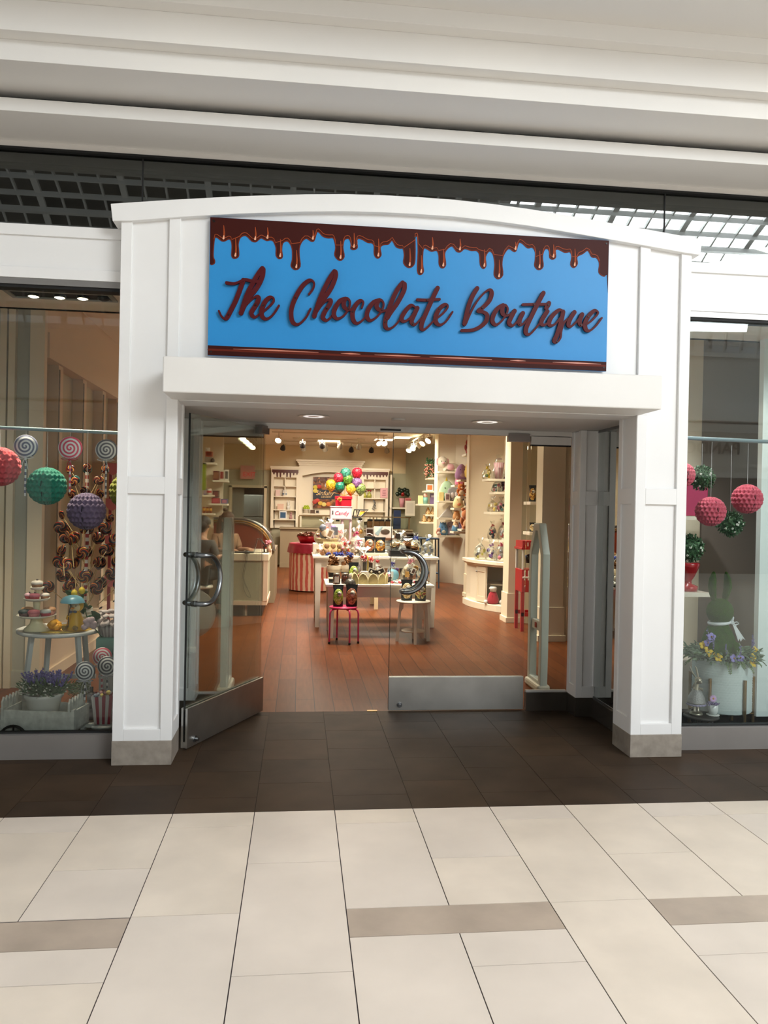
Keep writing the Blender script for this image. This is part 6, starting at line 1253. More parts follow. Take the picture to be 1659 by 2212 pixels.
# low table
def black_cup(lb, x, y, z, seed):
    t = thing('dipped_cup', lb, 'cup', (x, y, z)); q = MB(); q.lathe((0, 0, 0), [(0, 0), (.05, 0), (.085, .16), (0, .155)], 24); q.build('cup', BLKP, t)
    q = MB(); q.lathe((0, 0, 0), [(.088, .2), (.092, .16), (.086, .115), (.08, .115), (.08, .19), (0, .185)], 40, wob=lambda a, zz: 1+.02*math.sin(a*6)); q.build('cream_drip_rim', mat('cream_glaze', (226, 210, 184), .4), t)
    rq = random.Random(seed)
    for k in range(9): q = MB(); q.ell((rq.uniform(-.05, .05), rq.uniform(-.05, .05), .21+.1*k/9), (.036, .03, .028), 9, 6, noise=.35, seed=k, smooth=False); q.build('foiled_chocolate', mat('foil_brown', (120, 80, 48), .2, .6), t)
    for a, b in ((-.07, .0), (.05, -.05), (.02, .06)): q = MB(); curls(q, (a, b, .33), .055, 14, seed+int(a*100)); q.build('blue_bow', mat('bow_royal_blue', (30, 56, 150), .25), t)
    return t
black_cup('black cup with cream drip rim and blue bows, left end of the low table', .45, 9.83, ZB, 1); black_cup('black cup with cream drip rim and blue bows, right behind the jars', .62, 9.9, ZB, 2)
t = thing('sample_dish', 'small black dish with cream rim at the left front of the low table', 'dish', (.43, 9.62, ZB)); q = MB(); q.lathe((0, 0, 0), [(0, 0), (.045, 0), (.052, .05), (0, .045)], 20); q.build('dish', BLKP, t); q = MB(); q.lathe((0, 0, 0), [(.054, .05), (.054, .065), (0, .06)], 20); q.build('rim', mat('cream_glaze', (226, 210, 184), .4), t)
def jar(lb, x, y, label=True):
    t = thing('spice_jar', lb, 'jar', (x, y, ZB)); q = MB(); q.lathe((0, 0, 0), [(0, 0), (.042, 0), (.046, .008), (.046, .09), (.034, .105), (0, .105)], 20); q.build('jar_body', speck_mat('jar_contents', [(60, 30, 20), (96, 50, 30), (40, 22, 16)], 90, .2), t)
    q = MB(); q.lathe((0, 0, 0), [(.036, .106), (.04, .108), (.04, .13), (0, .131)], 20); q.build('lid', mat('jar_lid', (160, 150, 136), .3, .7), t)
    if label: q = MB(); q.box(-.028, .028, -.049, -.044, .02, .09); q.build('label', mat('label_pale', (214, 210, 196), .5), t)
jar('brown jar with tall white label at the left of the low table', .47, 9.47); jar('plain brown jar right of the labelled jar on the low table', .575, 9.52, False)
t = thing('fluted_dome', 'grey fluted dome with knob at the front of the low table', 'juicer', (.635, 9.46, ZB)); q = MB(); q.lathe((0, 0, 0), [(0, 0), (.065, 0), (.07, .01), (.05, .05), (.02, .07), (0, .072)], 48, wob=lambda a, z: 1+.04*math.cos(a*24)); q.build('fluted_body', mat('pewter', (96, 94, 88), .35, .5), t); q = MB(); q.lathe((0, 0, 0), [(.016, .07), (.02, .11), (.012, .13), (0, .134)], 14); q.build('knob', mat('knob_pale', (190, 180, 166), .4), t)
pouch('green popcorn pouch standing at the back of the low table', (.69, 9.7, ZB), 'green', .125, .25, R(6), 6)
t = thing('cake_pedestal', 'white pedestal under the boxed treats on the low table', 'pedestal', (.84, 9.98, ZB)); q = MB(); q.lathe((0, 0, 0), [(0, 0), (.06, 0), (.03, .02), (.03, .07), (.15, .08), (.15, .095), (0, .095)], 32); q.build('pedestal', TWH, t)
t = thing('window_box', 'white boxes with dark windows tied with red and yellow ribbon on the pedestal', 'box', (.84, 9.98, ZB+.096)); 
for x, h in ((0.01, .16), (.09, .15)): q = MB(); q.box(x-.035, x+.035, -.03, .05, 0, h); q.build('carton', mat('carton_white_b', (222, 216, 206), .5), t); q = MB(); q.box(x-.024, x+.024, -.034, -.03, .02, h-.02); q.build('window', mat('window_choc', (60, 40, 30), .3), t)
q = MB(); q.ell((-.075, 0, .06), (.045, .04, .06), 12, 8, noise=.15); q.build('pale_parcel', mat('parcel_lilac', (186, 176, 186), .3), t)
q = MB(); curls(q, (0, -.02, .18), .075, 20, 3); curls(q, (.09, -.02, .17), .06, 14, 5); q.build('red_ribbon', mat('bow_red', (196, 40, 44), .3), t); q = MB(); q.tube([(.05, -.045, .0), (.05, -.05, .18), (.04, -.04, .22)], .008, 6); q.build('yellow_ribbon', mat('bow_yellow', (224, 190, 50), .4), t)
crinkle(.1, .34, 4, flare=.9).build('cellophane_wrap', CELLO, t)
t = thing('wicker_basket', 'cream wicker basket with arched panels and cards on the low table', 'basket', (.885, 9.58, ZB)); WK = mat('wicker_cream', (206, 190, 130), .6, bump=.8, bscale=240)
q = MB(); a0, b0 = .215, .12; n = 11
for k in range(n):
    for s in range(9):
        u0, u1 = (k+s/9)/n*2*math.pi, (k+(s+1)/9)/n*2*math.pi; h0, h1 = [.04+.085*math.sin(math.pi*x)**.6 for x in (max(s/9, .001), min((s+1)/9, .999))]
        q.add([(a0*math.cos(u0), b0*math.sin(u0), 0), (a0*math.cos(u1), b0*math.sin(u1), 0), (a0*math.cos(u1)*1.04, b0*math.sin(u1)*1.04, h1), (a0*math.cos(u0)*1.04, b0*math.sin(u0)*1.04, h0), (a0*.96*math.cos(u0), b0*.96*math.sin(u0), 0), (a0*.96*math.cos(u1), b0*.96*math.sin(u1), 0), (a0*math.cos(u1), b0*math.sin(u1), h1), (a0*math.cos(u0), b0*math.sin(u0), h0)], [(0, 1, 2, 3), (7, 6, 5, 4), (3, 2, 6, 7)])
q.lathe((0, 0, 0), [(0, .004), (.2, .004)], 30, sy=.56); q.build('woven_wall', WK, t)
for k in range(n):
    q = MB(); q.tube([(a0*1.04*math.cos((k+s/10)/n*6.2832), b0*1.04*math.sin((k+s/10)/n*6.2832), .04+.087*math.sin(math.pi*s/10)**.6) for s in range(11)], .006, 5); q.tube([(a0*1.02*math.cos(k/n*6.2832), b0*1.02*math.sin(k/n*6.2832), 0), (a0*1.05*math.cos(k/n*6.2832), b0*1.05*math.sin(k/n*6.2832), .05)], .006, 5); q.build('arch_rim', mat('wicker_pale', (228, 216, 170), .6), t)
for lb, x, rot, z in (('dark printed card leaning at the centre of the wicker basket', .03, 22, .15), ('dark printed card leaning at the right of the wicker basket', .125, -24, .155)):
    t2 = thing('basket_card', lb, 'card', (.885+x, 9.53, ZB+z-.075)); M_ = Matrix.Translation((0, 0, .075)) @ Matrix.Rotation(R(rot), 4, 'Y'); q = MB(); q.cb((0, 0, 0), (.115, .008, .07), M_); q.build('card_sheet', mat('card_cream', (230, 224, 206), .5), t2); q = MB(); q.cb((0, -.006, 0), (.09, .004, .046), M_); q.build('card_print', mat('card_dark', (52, 42, 38), .5), t2); q = MB(); o_ = M_ @ Vector((-.015, -.009, -.004)); q.ell(tuple(o_), (.014, .002, .014), 12, 6); q.build('card_emblem', mat('card_cream', (230, 224, 206), .5), t2)
for k, (x, lb) in enumerate(((-.06, 'white box in the wicker basket, left'), (.06, 'white box in the wicker basket, right'))): q = MB(); q.box(x-.05, x+.055, -.03, .05, .006, .15); solo('white_box', q, mat('carton_white_b', (222, 216, 206), .5), lb, 'box', loc=(.885, 9.59, ZB), bevel=.003)
gift('pink topped jar of brown sweets at the right of the wicker basket', (1.135, 9.68, ZB), .06, .13, [BRN, DRK, BRN], PNK, 8)
gift('small pink wrapped sweets peeking up left inside the wicker basket', (.745, 9.62, ZB+.006), .045, .2, [PNK, RD], None, 18)
gift('clear cone of dark chocolates with a red bow, left of the door edge', (1.02, 10.0, ZB), .09, .33, [DRK, SLV, BRN], RD, 9)
gift('clear wrap of blue and purple sweets, right of the door edge', (1.22, 10.0, ZB+.0), .09, .29, [PUR, BLU, CRE, (120, 170, 170)], (70, 60, 140), 10)
t = thing('blue_round_card', 'round blue and white card standing on the low table behind the glass', 'card', (1.21, 9.84, ZB)); q = MB(); q.lathe((0, 0, 0), [(0, 0), (.072, 0), (.072, .008), (0, .008)], 28); o = q.build('card_disc', mat('card_sky', (120, 176, 196), .5), t); o.data.transform(Matrix.Rotation(R(90), 4, 'X')); o.location = (0, 0, .085)
q = MB(); q.box(-.05, .0, -.011, -.0085, .05, .13); q.build('card_panel', mat('card_pale_grey', (190, 196, 198), .5), t); q = MB(); q.box(-.06, .06, -.01, .05, 0, .012); q.build('card_foot', mat('card_pale_grey', (190, 196, 198), .5), t)
gift('large clear gift with dark chocolates and white framed tag behind the handle', (1.44, 9.9, ZB), .13, .34, [DRK, BRN, CRE, GLD, SLV], (190, 120, 130), 12, tagc=(70, 44, 34))
gift('clear gift with blue and orange sweets at the right end of the low table', (1.57, 9.66, ZB), .075, .22, [(230, 150, 50), (90, 150, 190), GLD], None, 13)
for k in range(16):
    rq = random.Random(40+k); x = 1.17+.023*k; lb = 'silver foil sweet in the loose row along the right front of the low table'
    q = MB(); q.ell((0, 0, .016), (.024, .018, .016), 8, 6, noise=.35, seed=k, smooth=False); o = solo('foil_sweet', q, mat('foil_silver' if k % 4 else 'foil_rose', (200, 196, 190) if k % 4 else (200, 90, 100), .2, .8), lb, 'sweet', 'silver sweets on the low table', loc=(x, 9.55+.09*rq.random()+.05*(k % 2), ZB))

# long display table
gift('brown nut cluster bag at the left end of the long table', (.29, 10.42, ZA), .08, .16, [(150, 100, 60), (176, 124, 80)], None, 20)
t = thing('cookie_tray', 'gold tray with six round cookies tilted on the long table', 'cookie tray', (.46, 10.42, ZA)); M_ = Matrix.Rotation(R(-24), 4, 'X'); q = MB(); q.box(-.13, .14, 0, .03, 0, .2, M_); q.build('tray', mat('tray_gold', (190, 160, 96), .4), t)
for k in range(6): q = MB(); p = M_ @ Vector((-.08+.085*(k % 3), -.006, .055+.085*(k//3))); q.ell(tuple(p), (.036, .014, .036), 14, 8, rot=M_.to_3x3()); q.build('cookie', mat('cookie_brown', (130, 94, 56), .6), t)
q = MB(); q.box(.2, .58, 10.74, 11.1, ZA, ZA+.14); solo('gift_riser', q, TWH, 'white riser block under the gift baskets of the long table', 'riser', bevel=.004)
gift('tall cellophane basket with purple and grey plush at the left of the long table', (.4, 10.9, ZA+.141), .19, .34, [PUR, (110, 116, 130), (214, 196, 206), (196, 96, 70), CRE], None, 21, base=(196, 170, 120), tagc=(150, 120, 90), nfill=14)
gift('red and silver wrapped gift below the candy cart sign', (.62, 10.6, ZA), .1, .34, [RD, (214, 214, 216), PNK, RD], None, 22)
gift('clear gift with a pink bow right of the red wrapped gift', (.79, 10.73, ZA+.0), .12, .38, [PNK, SLV, (160, 40, 90), CRE], (196, 50, 110), 23)
for k, (x, f) in enumerate(((.58, [BRN, GLD, PNK]), (.66, [RD, GLD, CRE]), (.76, [(110, 84, 50), CRE]), (.85, [SLV, BRN, (90, 70, 44)]))):
    gift(('brown and gold', 'red and gold', 'olive and cream', 'silver and brown')[k]+' sweets bag in the front row of the long table', (x, 10.42+.03*(k % 2), ZA), .07, .2, f, None, 24+k)
gift('orange candy bag standing at the left of the cake boxes', (.85, 10.98, ZA+.216), .08, .26, [(214, 120, 40), (206, 150, 60), (150, 150, 60), (196, 80, 40)], None, 30)
q = MB(); q.box(.76, .95, 10.88, 11.08, ZA, ZA+.215); solo('candy_riser', q, TWH, 'small white block under the orange candy bag', 'riser', bevel=.004)
t = thing('cake_shelf', 'blue-grey slatted stand with a brown board on the long table', 'stand', (1.14, 10.98, ZA)); q = MB(); q.box(-.17, .2, -.1, .12, .2, .225); q.build('board', mat('board_brown', (110, 70, 44), .5), t)
for k in range(5): q = MB(); q.box(-.14, .17, -.07, -.06, .02+.036*k, .045+.036*k); q.build('slat', mat('stand_blue_grey', (150, 158, 158), .5), t)
for x in (-.15, .17): q = MB(); q.box(x-.012, x+.012, -.08, .1, 0, .2); q.build('side', mat('stand_blue_grey', (150, 158, 158), .5), t)
t = thing('cake_box', 'white cake box with oval window and pale blue ribbon', 'cake box', (1.19, 10.96, ZA+.226)); M_ = Matrix.Rotation(R(-12), 4, 'X'); q = MB(); q.box(-.13, .14, 0, .06, .0, .165, M_); q.build('carton', mat('carton_white_b', (222, 216, 206), .5), t, bevel=.004); q = MB(); q.ell((.03, -.0, .09), (.066, .01, .04), 20, 8); q.build('oval_window', mat('oval_dark', (96, 84, 72), .3), t); q = MB(); q.quad((-.12, -.006, .06), (-.07, -.006, .03), (.0, .025, .165), (-.03, .025, .165)); q.build('ribbon', mat('ribbon_pale_blue', (160, 186, 190), .4), t)
t = thing('truffle_box', 'grey truffle box with long dark window left of the cake box', 'box', (1.0, 10.97, ZA+.226)); q = MB(); q.box(-.05, .055, 0, .05, 0, .14); q.build('carton', mat('carton_grey', (170, 164, 156), .5), t); q = MB(); q.box(-.04, .045, -.005, 0, .03, .12); q.build('window', mat('window_choc', (60, 40, 30), .3), t); q = MB(); q.tube([(-.04, -.008, .05), (0, -.01, .06), (.045, -.008, .035)], .008, 6); q.build('ribbon', WPLAS, t)
q = MB(); q.box(.87, 1.2, 10.36, 10.56, ZA, ZA+.045); solo('bag_tray', q, mat('tray_pale', (206, 198, 182), .5), 'low pale tray under the two brown window bags', 'tray', bevel=.004)
pouch('brown window bag with oval label, left of two on the pale tray', (.955, 10.46, ZA+.046), 'brown', .14, .22, 0, 31); pouch('tan window bag with oval label, right of two on the pale tray', (1.1, 10.47, ZA+.046), 'gold', .14, .21, 0, 32)
t = thing('black_tray', 'long black tray heaped with brown wrapped chocolates, right half of the long table', 'tray', (1.42, 10.5, ZA)); q = MB(); q.box(-.2, .2, -.14, .16, 0, .085); q.build('tray', BLKP, t, bevel=.006)
rq = random.Random(50)
for k in range(16): q = MB(); q.ell((rq.uniform(-.17, .16), rq.uniform(-.1, .12), .1+.07*rq.random()), (.045, .035, .035), 9, 6, noise=.4, seed=k, smooth=False); q.build('wrapped_chocolate', [mat('foil_brown', (120, 80, 48), .2, .6), mat('foil_pale_gold', (206, 186, 150), .2, .7)][k % 2], t)
crinkle(.2, .24, 51, flare=.6, pinch=.5, sy=.7).build('cellophane_wrap', CELLO, t)
gift('dark bronze wrapped bundle behind the black tray', (1.42, 10.95, ZA+.06), .17, .28, [DRK, BRN, DRK, SLV], None, 52, base=(40, 36, 34), nfill=14)
gift('clear gift with royal blue bow beside the black tray', (1.62, 10.72, ZA), .1, .33, [CRE, SLV, BLU, GLD], (34, 62, 160), 53)
gift('grey box gift with light blue bow at the right end of the long table', (1.77, 10.55, ZA), .095, .3, [(130, 136, 146), SLV, (150, 156, 166)], (60, 110, 180), 54)

# brown foil balls on the striped table
t = thing('red_basket', 'shiny red bowl heaped with brown foil balls on the striped table', 'basket', (.2, 14.85, .904)); q = MB(); q.lathe((0, 0, 0), [(0, 0), (.17, 0), (.24, .13), (.22, .13), (0, .1)], 24, wob=lambda a, z: 1+.03*math.sin(a*9)); q.build('bowl', mat('foil_red_bowl', (170, 20, 36), .25, .3), t)
rq = random.Random(60)
for k in range(26): a = rq.random()*6.28; r_ = .19*math.sqrt(rq.random()); q = MB(); q.ell((r_*math.cos(a), r_*math.sin(a), .13+.12*(1-r_/.2)*rq.random()), (.055, .05, .045), 9, 6, noise=.25, seed=k, smooth=False); q.build('foil_ball', mat('foil_bronze', (116, 76, 60), .22, .7), t)
t = thing('red_gift_box', 'red foil gift box right of the bowl on the striped table', 'gift', (.47, 14.8, .904)); q = MB(); q.box(-.09, .09, -.07, .07, 0, .13); q.build('box', mat('foil_red_bowl', (170, 20, 36), .25, .3), t); q = MB(); q.ell((0, 0, .17), (.07, .06, .06), 9, 6, noise=.4, smooth=False); q.build('foil_top', mat('foil_silver', (200, 196, 190), .2, .8), t)

# candy cart with balloon bouquet
LIL = mat('cart_lilac', (190, 168, 176), .5)
t = thing('candy_cart', 'lilac candy cart cabinet on posts with pink lettering on the trestle table', 'candy cart', (.66, 12.3, ZC)); q = MB(); q.box(-.175, .165, -.14, .14, .5, .7); q.box(-.18, .17, -.15, .15, .695, .71); q.build('cabinet', LIL, t, bevel=.004)
for x in (-.16, .02, .15): q = MB(); q.box(x-.015, x+.015, -.12, -.09, 0, .5); q.box(x-.015, x+.015, .09, .12, 0, .5); q.build('post', LIL, t)
q = MB(); q.box(-.19, .18, -.16, .16, 0, .03); q.build('base', LIL, t)
q = MB(); q.box(-.16, .15, -.146, -.14, .515, .68); q.build('front_panel', mat('cart_pale', (204, 184, 190), .5), t); q = MB(); q.box(-.145, -.13, -.15, -.145, .58, .64); q.build('slot', BLKP, t)
text('Candy', .085, mat('cart_pink', (196, 60, 100), .5), t, (.0, -.149, .6), shear=.2, ext=.001)
q = MB(); M_ = None; q.tube([(.18, -.12, .54), (.2, -.12, .66), (.42, -.12, .66), (.3, -.12, .54), (.18, -.12, .54)], .012, 6); q.tube([(.28, -.12, .655), (.25, -.12, .55), (.24, -.12, .65)], .012, 6); q.build('black_awning_frame', BLKP, t); q = MB(); q.quad((.3, -.115, .57), (.38, -.115, .64), (.3, -.115, .64), (.28, -.115, .58)); q.build('yellow_lamp', mat('yellow_print', (226, 180, 60), .5), t)
t = thing('red_cart_box', 'red gift box on top of the candy cart', 'box', (.69, 12.28, ZC+.711)); q = MB(); q.box(-.125, .125, -.1, .1, 0, .11); q.build('box', mat('box_red', (170, 20, 40), .35), t, bevel=.004); q = MB(); q.box(-.135, .135, -.11, .11, .11, .16); q.build('lid', mat('box_red', (170, 20, 40), .35), t, bevel=.004)
q = MB(); curls(q, (-.06, -.12, .1), .07, 10, 3); q.build('gold_ribbon', mat('ribbon_gold', (206, 160, 70), .3), t)
t = thing('balloon_bouquet', 'bouquet of nine coloured net balloons over the red box', 'balloons', (.69, 12.28, ZC+.872))
for x, z, c in ((-.2, .17, (190, 150, 40)), (-.06, .15, (24, 104, 82)), (.12, .12, (206, 176, 60)), (-.08, .28, (170, 40, 60)), (.06, .26, (80, 120, 40)), (.21, .21, (120, 84, 130)), (.21, .37, (176, 28, 50)), (.03, .36, (60, 130, 110)), (.27, .12, (110, 130, 70))):
    q = MB(); q.lathe((x, -.02*abs(x), z), [(0, -.115), (.02, -.105), (.07, -.05), (.085, .01), (.07, .06), (.035, .085), (0, .09)], 16); b_ = q.build('balloon', speck_mat('net_%d_%d_%d' % c, [c, tuple(int(v*.8) for v in c), tuple(min(255, int(v*1.25)) for v in c)], 60, .25), t)
    q = MB(); q.tube([(x, 0, z-.115), (x*.4, 0, .04), (0, 0, 0)], .004, 5); q.build('string', mat('ribbon_gold', (206, 160, 70), .3), b_)
t = card('candy_bar_sign', 'pale card with pink lettering standing under the candy cart cabinet', (.6, 12.1, ZC+.031), .2, .4, (226, 190, 186), 'sign'); text('Candy', .075, mat('cart_red', (190, 40, 60), .5), t, (0, -.003, .29), shear=.2, ext=.001); text('BAR', .06, mat('tag_ink', (120, 90, 84), .5), t, (0, -.003, .21), ext=.001)

# blue bar stools
BLS = mat('stool_blue_steel', (66, 92, 120), .4, .4)
for k, (x, y, lb) in enumerate(((2.62, 15.6, 'tall blue steel bar stool nearest the right wall post'), (2.38, 16.3, 'dark bar stool with items on top, left of the blue stool'))):
    t = thing('bar_stool', lb, 'bar stool', (x, y, 0)); q = MB(); q.box(-.2, .2, -.2, .2, .98, 1.01); q.build('seat', BLS if k == 0 else DARKM, t, bevel=.01)
    for a in (-1, 1):
        for b in (-1, 1): q = MB(); q.tube([(a*.18, b*.18, .98), (a*.2, b*.2, 0)], .016, 6); q.build('leg', BLS if k == 0 else DARKM, t)
    for z in (.3, .62): q = MB(); q.tube([(-.19, -.19, z), (.19, -.19, z), (.19, .19, z), (-.19, .19, z)], .012, 6, closed=True); q.build('foot_rail', BLS if k == 0 else DARKM, t)
q = MB()
for k in range(12): q.ell((random.Random(k).uniform(-.14, .14), random.Random(k+9).uniform(-.1, .1), .03), (.05, .04, .035), 7, 5, noise=.4, seed=k, smooth=False)
q = MB(); q.lathe((0, 0, 0), [(0, 0), (.1, 0), (.15, .07), (0, .06)], 18); solo('dark_dish', q, mat('dish_brown', (70, 54, 44), .4), 'low brown dish on the dark bar stool', 'dish', loc=(2.38, 16.3, 1.011))


# ================================================================ RIGHT SIDE: SHELVES AND TOYS
SHELFM = mat('shelf_white', (236, 226, 206), .45)
def wshelf(lb, x0, x1, y0, y1, z, th=.04):
    q = MB(); q.box(x0, x1, y0, y1, z-th, z); return solo('wall_shelf', q, SHELFM, lb, 'shelf', bevel=.003)
def plush(lb, c, s, body, belly=None, ears=None, kind='round', acc=None, rz=0):
    """soft toy sitting at c, s = height"""
    t = thing('plush_toy', lb, 'soft toy', c, rz); P_ = lambda col: mat('plush_%d_%d_%d' % col, col, .95, sheen=.4)
    q = MB()
    if kind == 'round':
        q.lathe((0, 0, 0), [(0, 0), (.3*s, .01*s), (.42*s, .14*s), (.43*s, .32*s), (.37*s, .55*s), (.27*s, .8*s), (.14*s, .94*s), (0, s)], 24, sy=.8)
    elif kind == 'sit':
        q.ell((0, 0, .3*s), (.3*s, .26*s, .31*s), 20, 13); q.ell((0, -.04*s, .74*s), (.29*s, .26*s, .26*s), 20, 13)
        for k in (-1, 1): q.ell((k*.2*s, -.22*s, .1*s), (.1*s, .17*s, .1*s), 12, 8); q.ell((k*.29*s, -.1*s, .42*s), (.09*s, .1*s, .19*s), 12, 8)
    elif kind == 'lie':
        q.ell((.25*s, 0, .28*s), (.55*s, .28*s, .27*s), 20, 12); q.ell((-.3*s, -.06*s, .58*s), (.34*s, .3*s, .36*s), 20, 13)
        for x in (-.15, .55): q.ell((x*s, -.2*s, .1*s), (.12*s, .2*s, .1*s), 12, 8)
    elif kind == 'gnome':
        q.lathe((0, 0, 0), [(0, 0), (.26*s, .02*s), (.28*s, .15*s), (.22*s, .38*s), (.16*s, .45*s), (0, .47*s)], 20)
    q.build('body', P_(body), t)
    hz, hy, hw = {'round': (.62, -.27, .14), 'sit': (.78, -.29, .11), 'lie': (.62, -.35, .12), 'gnome': (.5, -.2, .06)}[kind]; hx = -.3*s if kind == 'lie' else 0
    for k in (-1, 1): q = MB(); q.ell((hx+k*hw*s, hy*s-.005, hz*s), .032*s, 8, 6); q.build('eye', BLKP, t)
    if kind in ('sit', 'lie'): q = MB(); q.ell((hx, hy*s-.02*s, hz*s-.1*s), (.1*s, .06*s, .07*s), 10, 7); q.build('muzzle', P_(belly or (230, 220, 206)), t)
    if belly: q = MB(); q.ell((0 if kind != 'lie' else .2*s, -.2*s, .27*s), (.24*s, .16*s, .22*s), 14, 9); q.build('belly', P_(belly), t)
    if ears == 'long':
        for k in (-1, 1): q = MB(); q.tube([(hx+k*.1*s, 0, hz*s+.15*s), (hx+k*.16*s, 0, hz*s+.35*s), (hx+k*.18*s, -.02*s, hz*s+.5*s)], [.05*s, .08*s, .03*s], 10, flat=.5); q.build('ear', P_(body), t)
    elif ears == 'flop':
        for k in (-1, 1): q = MB(); q.ell((hx+k*.32*s, -.06*s, hz*s-.02*s), (.09*s, .1*s, .22*s), 12, 8); q.build('ear', P_(belly or body), t)
    elif ears == 'round':
        for k in (-1, 1): q = MB(); q.ell((hx+k*.2*s, 0, hz*s+.22*s), (.1*s, .06*s, .1*s), 12, 8); q.build('ear', P_(body), t)
    elif ears == 'point':
        for k in (-1, 1): q = MB(); q.tube([(hx+k*.16*s, 0, hz*s+.12*s), (hx+k*.22*s, 0, hz*s+.4*s)], [.1*s, .01*s], 10); q.build('ear', P_(body), t)
    if acc:
        if kind == 'gnome': q = MB(); q.lathe((0, 0, .42*s), [(.2*s, 0), (.17*s, .12*s), (.09*s, .36*s), (0, .6*s)], 18); q.build('hat', P_(acc), t); q = MB(); q.lathe((0, -.1*s, 0), [(0, .1*s), (.12*s, .2*s), (.16*s, .38*s), (.1*s, .45*s), (0, .45*s)], 14); q.build('beard', P_((230, 226, 220)), t)
        else: q = MB(); n = 20; q.tube([((.3*math.cos(k*.314))*s+hx*0, .26*math.sin(k*.314)*s, .5*s) for k in range(n)], .045*s, 6, closed=True); q.build('scarf', P_(acc), t)
    return t
# shelf tower on the far right wall
wshelf('small shelf under the pink flower plant, right wall', 3.05, 3.4, 18.4, 18.8, 2.34); wshelf('small shelf under the white heart box, right wall', 2.98, 3.42, 18.4, 18.8, 2.03)
wshelf('shelf under the cup and cream card, far end of the right wall', 2.84, 3.1, 18.4, 18.9, 1.71); wshelf('shelf under the purple card sign, right wall', 3.12, 3.42, 18.35, 18.8, 1.71)
wshelf('upper shelf with gold cone bags, right wall', 3.02, 3.42, 18.4, 18.8, 1.46); wshelf('lower shelf with gold cone bags, right wall', 2.92, 3.42, 18.4, 18.8, 1.28)
t = thing('flower_plant', 'leafy plant with drooping pink flowers on the highest small shelf', 'plant', (3.15, 18.5, 2.341)); rq = random.Random(21); q = MB(); q2 = MB()
for k in range(150): leaf(q, (rq.uniform(-.1, .12), rq.uniform(-.06, .06), rq.uniform(0, .42)), (rq.uniform(-1, 1), rq.uniform(-1, .3), rq.uniform(-.5, 1)), .11, .035)
for k in range(60): q2.ell((rq.uniform(-.17, .05), rq.uniform(-.12, 0), rq.uniform(.0, .32)), .02, 6, 5)
q.build('foliage', LEAFD, t); q2.build('pink_flowers', mat('flower_coral', (214, 140, 120), .6), t); q = MB(); q.lathe((0, 0, 0), [(0, 0), (.06, 0), (.07, .12), (0, .11)], 16); q.build('pot', WPLAS, t)
card('heart_card', 'white card with red and yellow sweets on the shelf beneath the plant', (3.12, 18.5, 2.031), .17, .16, (222, 214, 220), 'card', front=(190, 110, 60))
card('cream_card', 'cream card left of the teal cup, far right wall', (2.9, 18.5, 1.711), .12, .2, (226, 206, 150), 'card'); card('house_card', 'pink house shaped card on the back wall shelf end', (2.95, 20.9, 1.621), .2, .26, (206, 120, 120), 'card', front=(170, 60, 70))
t = thing('teal_cup', 'teal cup with pink top on the far right wall shelf', 'cup', (3.02, 18.5, 1.711)); q = MB(); q.lathe((0, 0, 0), [(0, 0), (.05, 0), (.06, .16), (0, .15)], 18); q.build('cup', mat('cup_teal', (110, 160, 150), .4), t); q = MB(); q.ell((0, 0, .2), (.05, .05, .06), 12, 8); q.build('topping', mat('cup_topping', (214, 160, 150), .5), t)
t = card('purple_sign', 'purple card sign with white lettering and sweets, right wall', (3.26, 18.5, 1.711), .26, .26, (112, 92, 132), 'sign', front=None); q = MB(); q.box(-.1, .06, -.004, 0, .2, .215); q.box(-.1, .08, -.004, 0, .17, .185); q.build('script_lines', mat('sign_pale', (214, 206, 220), .5), t); q = MB(); q.ell((.07, -.01, .08), (.045, .01, .05), 12, 7); q.build('sweets_print', mat('sweet_orange', (226, 160, 50), .5), t)
def cone_bag(lb, x, z, h=.17):
    t = thing('cone_bag', lb, 'sweet bag', (x, 18.52, z)); q = MB(); q.lathe((0, 0, 0), [(0, 0), (.065, .0), (.06, h*.4), (.025, h*.85), (.03, h), (0, h)], 14, smooth=False); q.build('bag', speck_mat('gold_sweets', [(176, 136, 84), (120, 84, 50), (206, 176, 130)], 40, .3), t); q = MB(); q.ell((0, 0, h*.86), (.032, .032, .012), 8, 5); q.build('tie', mat('ribbon_gold', (206, 160, 70), .3), t)
for k, x in enumerate((3.09, 3.21, 3.33)): cone_bag('gold sweets cone bag, %s of three on the upper cone bag shelf' % ('first', 'second', 'third')[k], x, 1.461)
for k, x in enumerate((3.0, 3.12, 3.24)): cone_bag('darker gold sweets bag, %s of three on the lower cone bag shelf' % ('first', 'second', 'third')[k], x, 1.281, .16)
# plush bay: shelves on the post side
for lb, z, x1 in (('long shelf under the white puppy, plush bay', 2.4, 3.38), ('long shelf under the mint green plush, plush bay', 1.775, 3.38), ('shelf under the grey pillow triangle, plush bay', 1.415, 3.3), ('lowest long shelf under the blue plush bird', 1.04, 3.4)): wshelf(lb, 2.93, x1, 16.2, 16.62, z)
for lb, z in (('short shelf under the pink gnome, inner plush bay', 2.1), ('short shelf under the chick plush, inner plush bay', 1.625), ('short shelf under the small gnome, inner plush bay', 1.14)): wshelf(lb, 3.16, 3.62, 15.7, 16.1, z)
wshelf('inner shelf under the big purple plush', 3.2, 3.7, 15.3, 15.7, 2.2); wshelf('inner shelf under the pink pig plush', 3.2, 3.7, 15.3, 15.7, 1.86); wshelf('inner shelf under the bear plush', 3.24, 3.7, 15.3, 15.7, 1.2)
plush('white puppy plush with spots and pink blue scarf lying on the top shelf', (3.12, 16.35, 2.401), .34, (226, 216, 200), (232, 176, 186), 'flop', 'lie')
plush('large mint green egg plush with yellow horn in the plush bay', (3.14, 16.42, 1.776), .44, (162, 190, 160), (196, 206, 176), None, 'round')
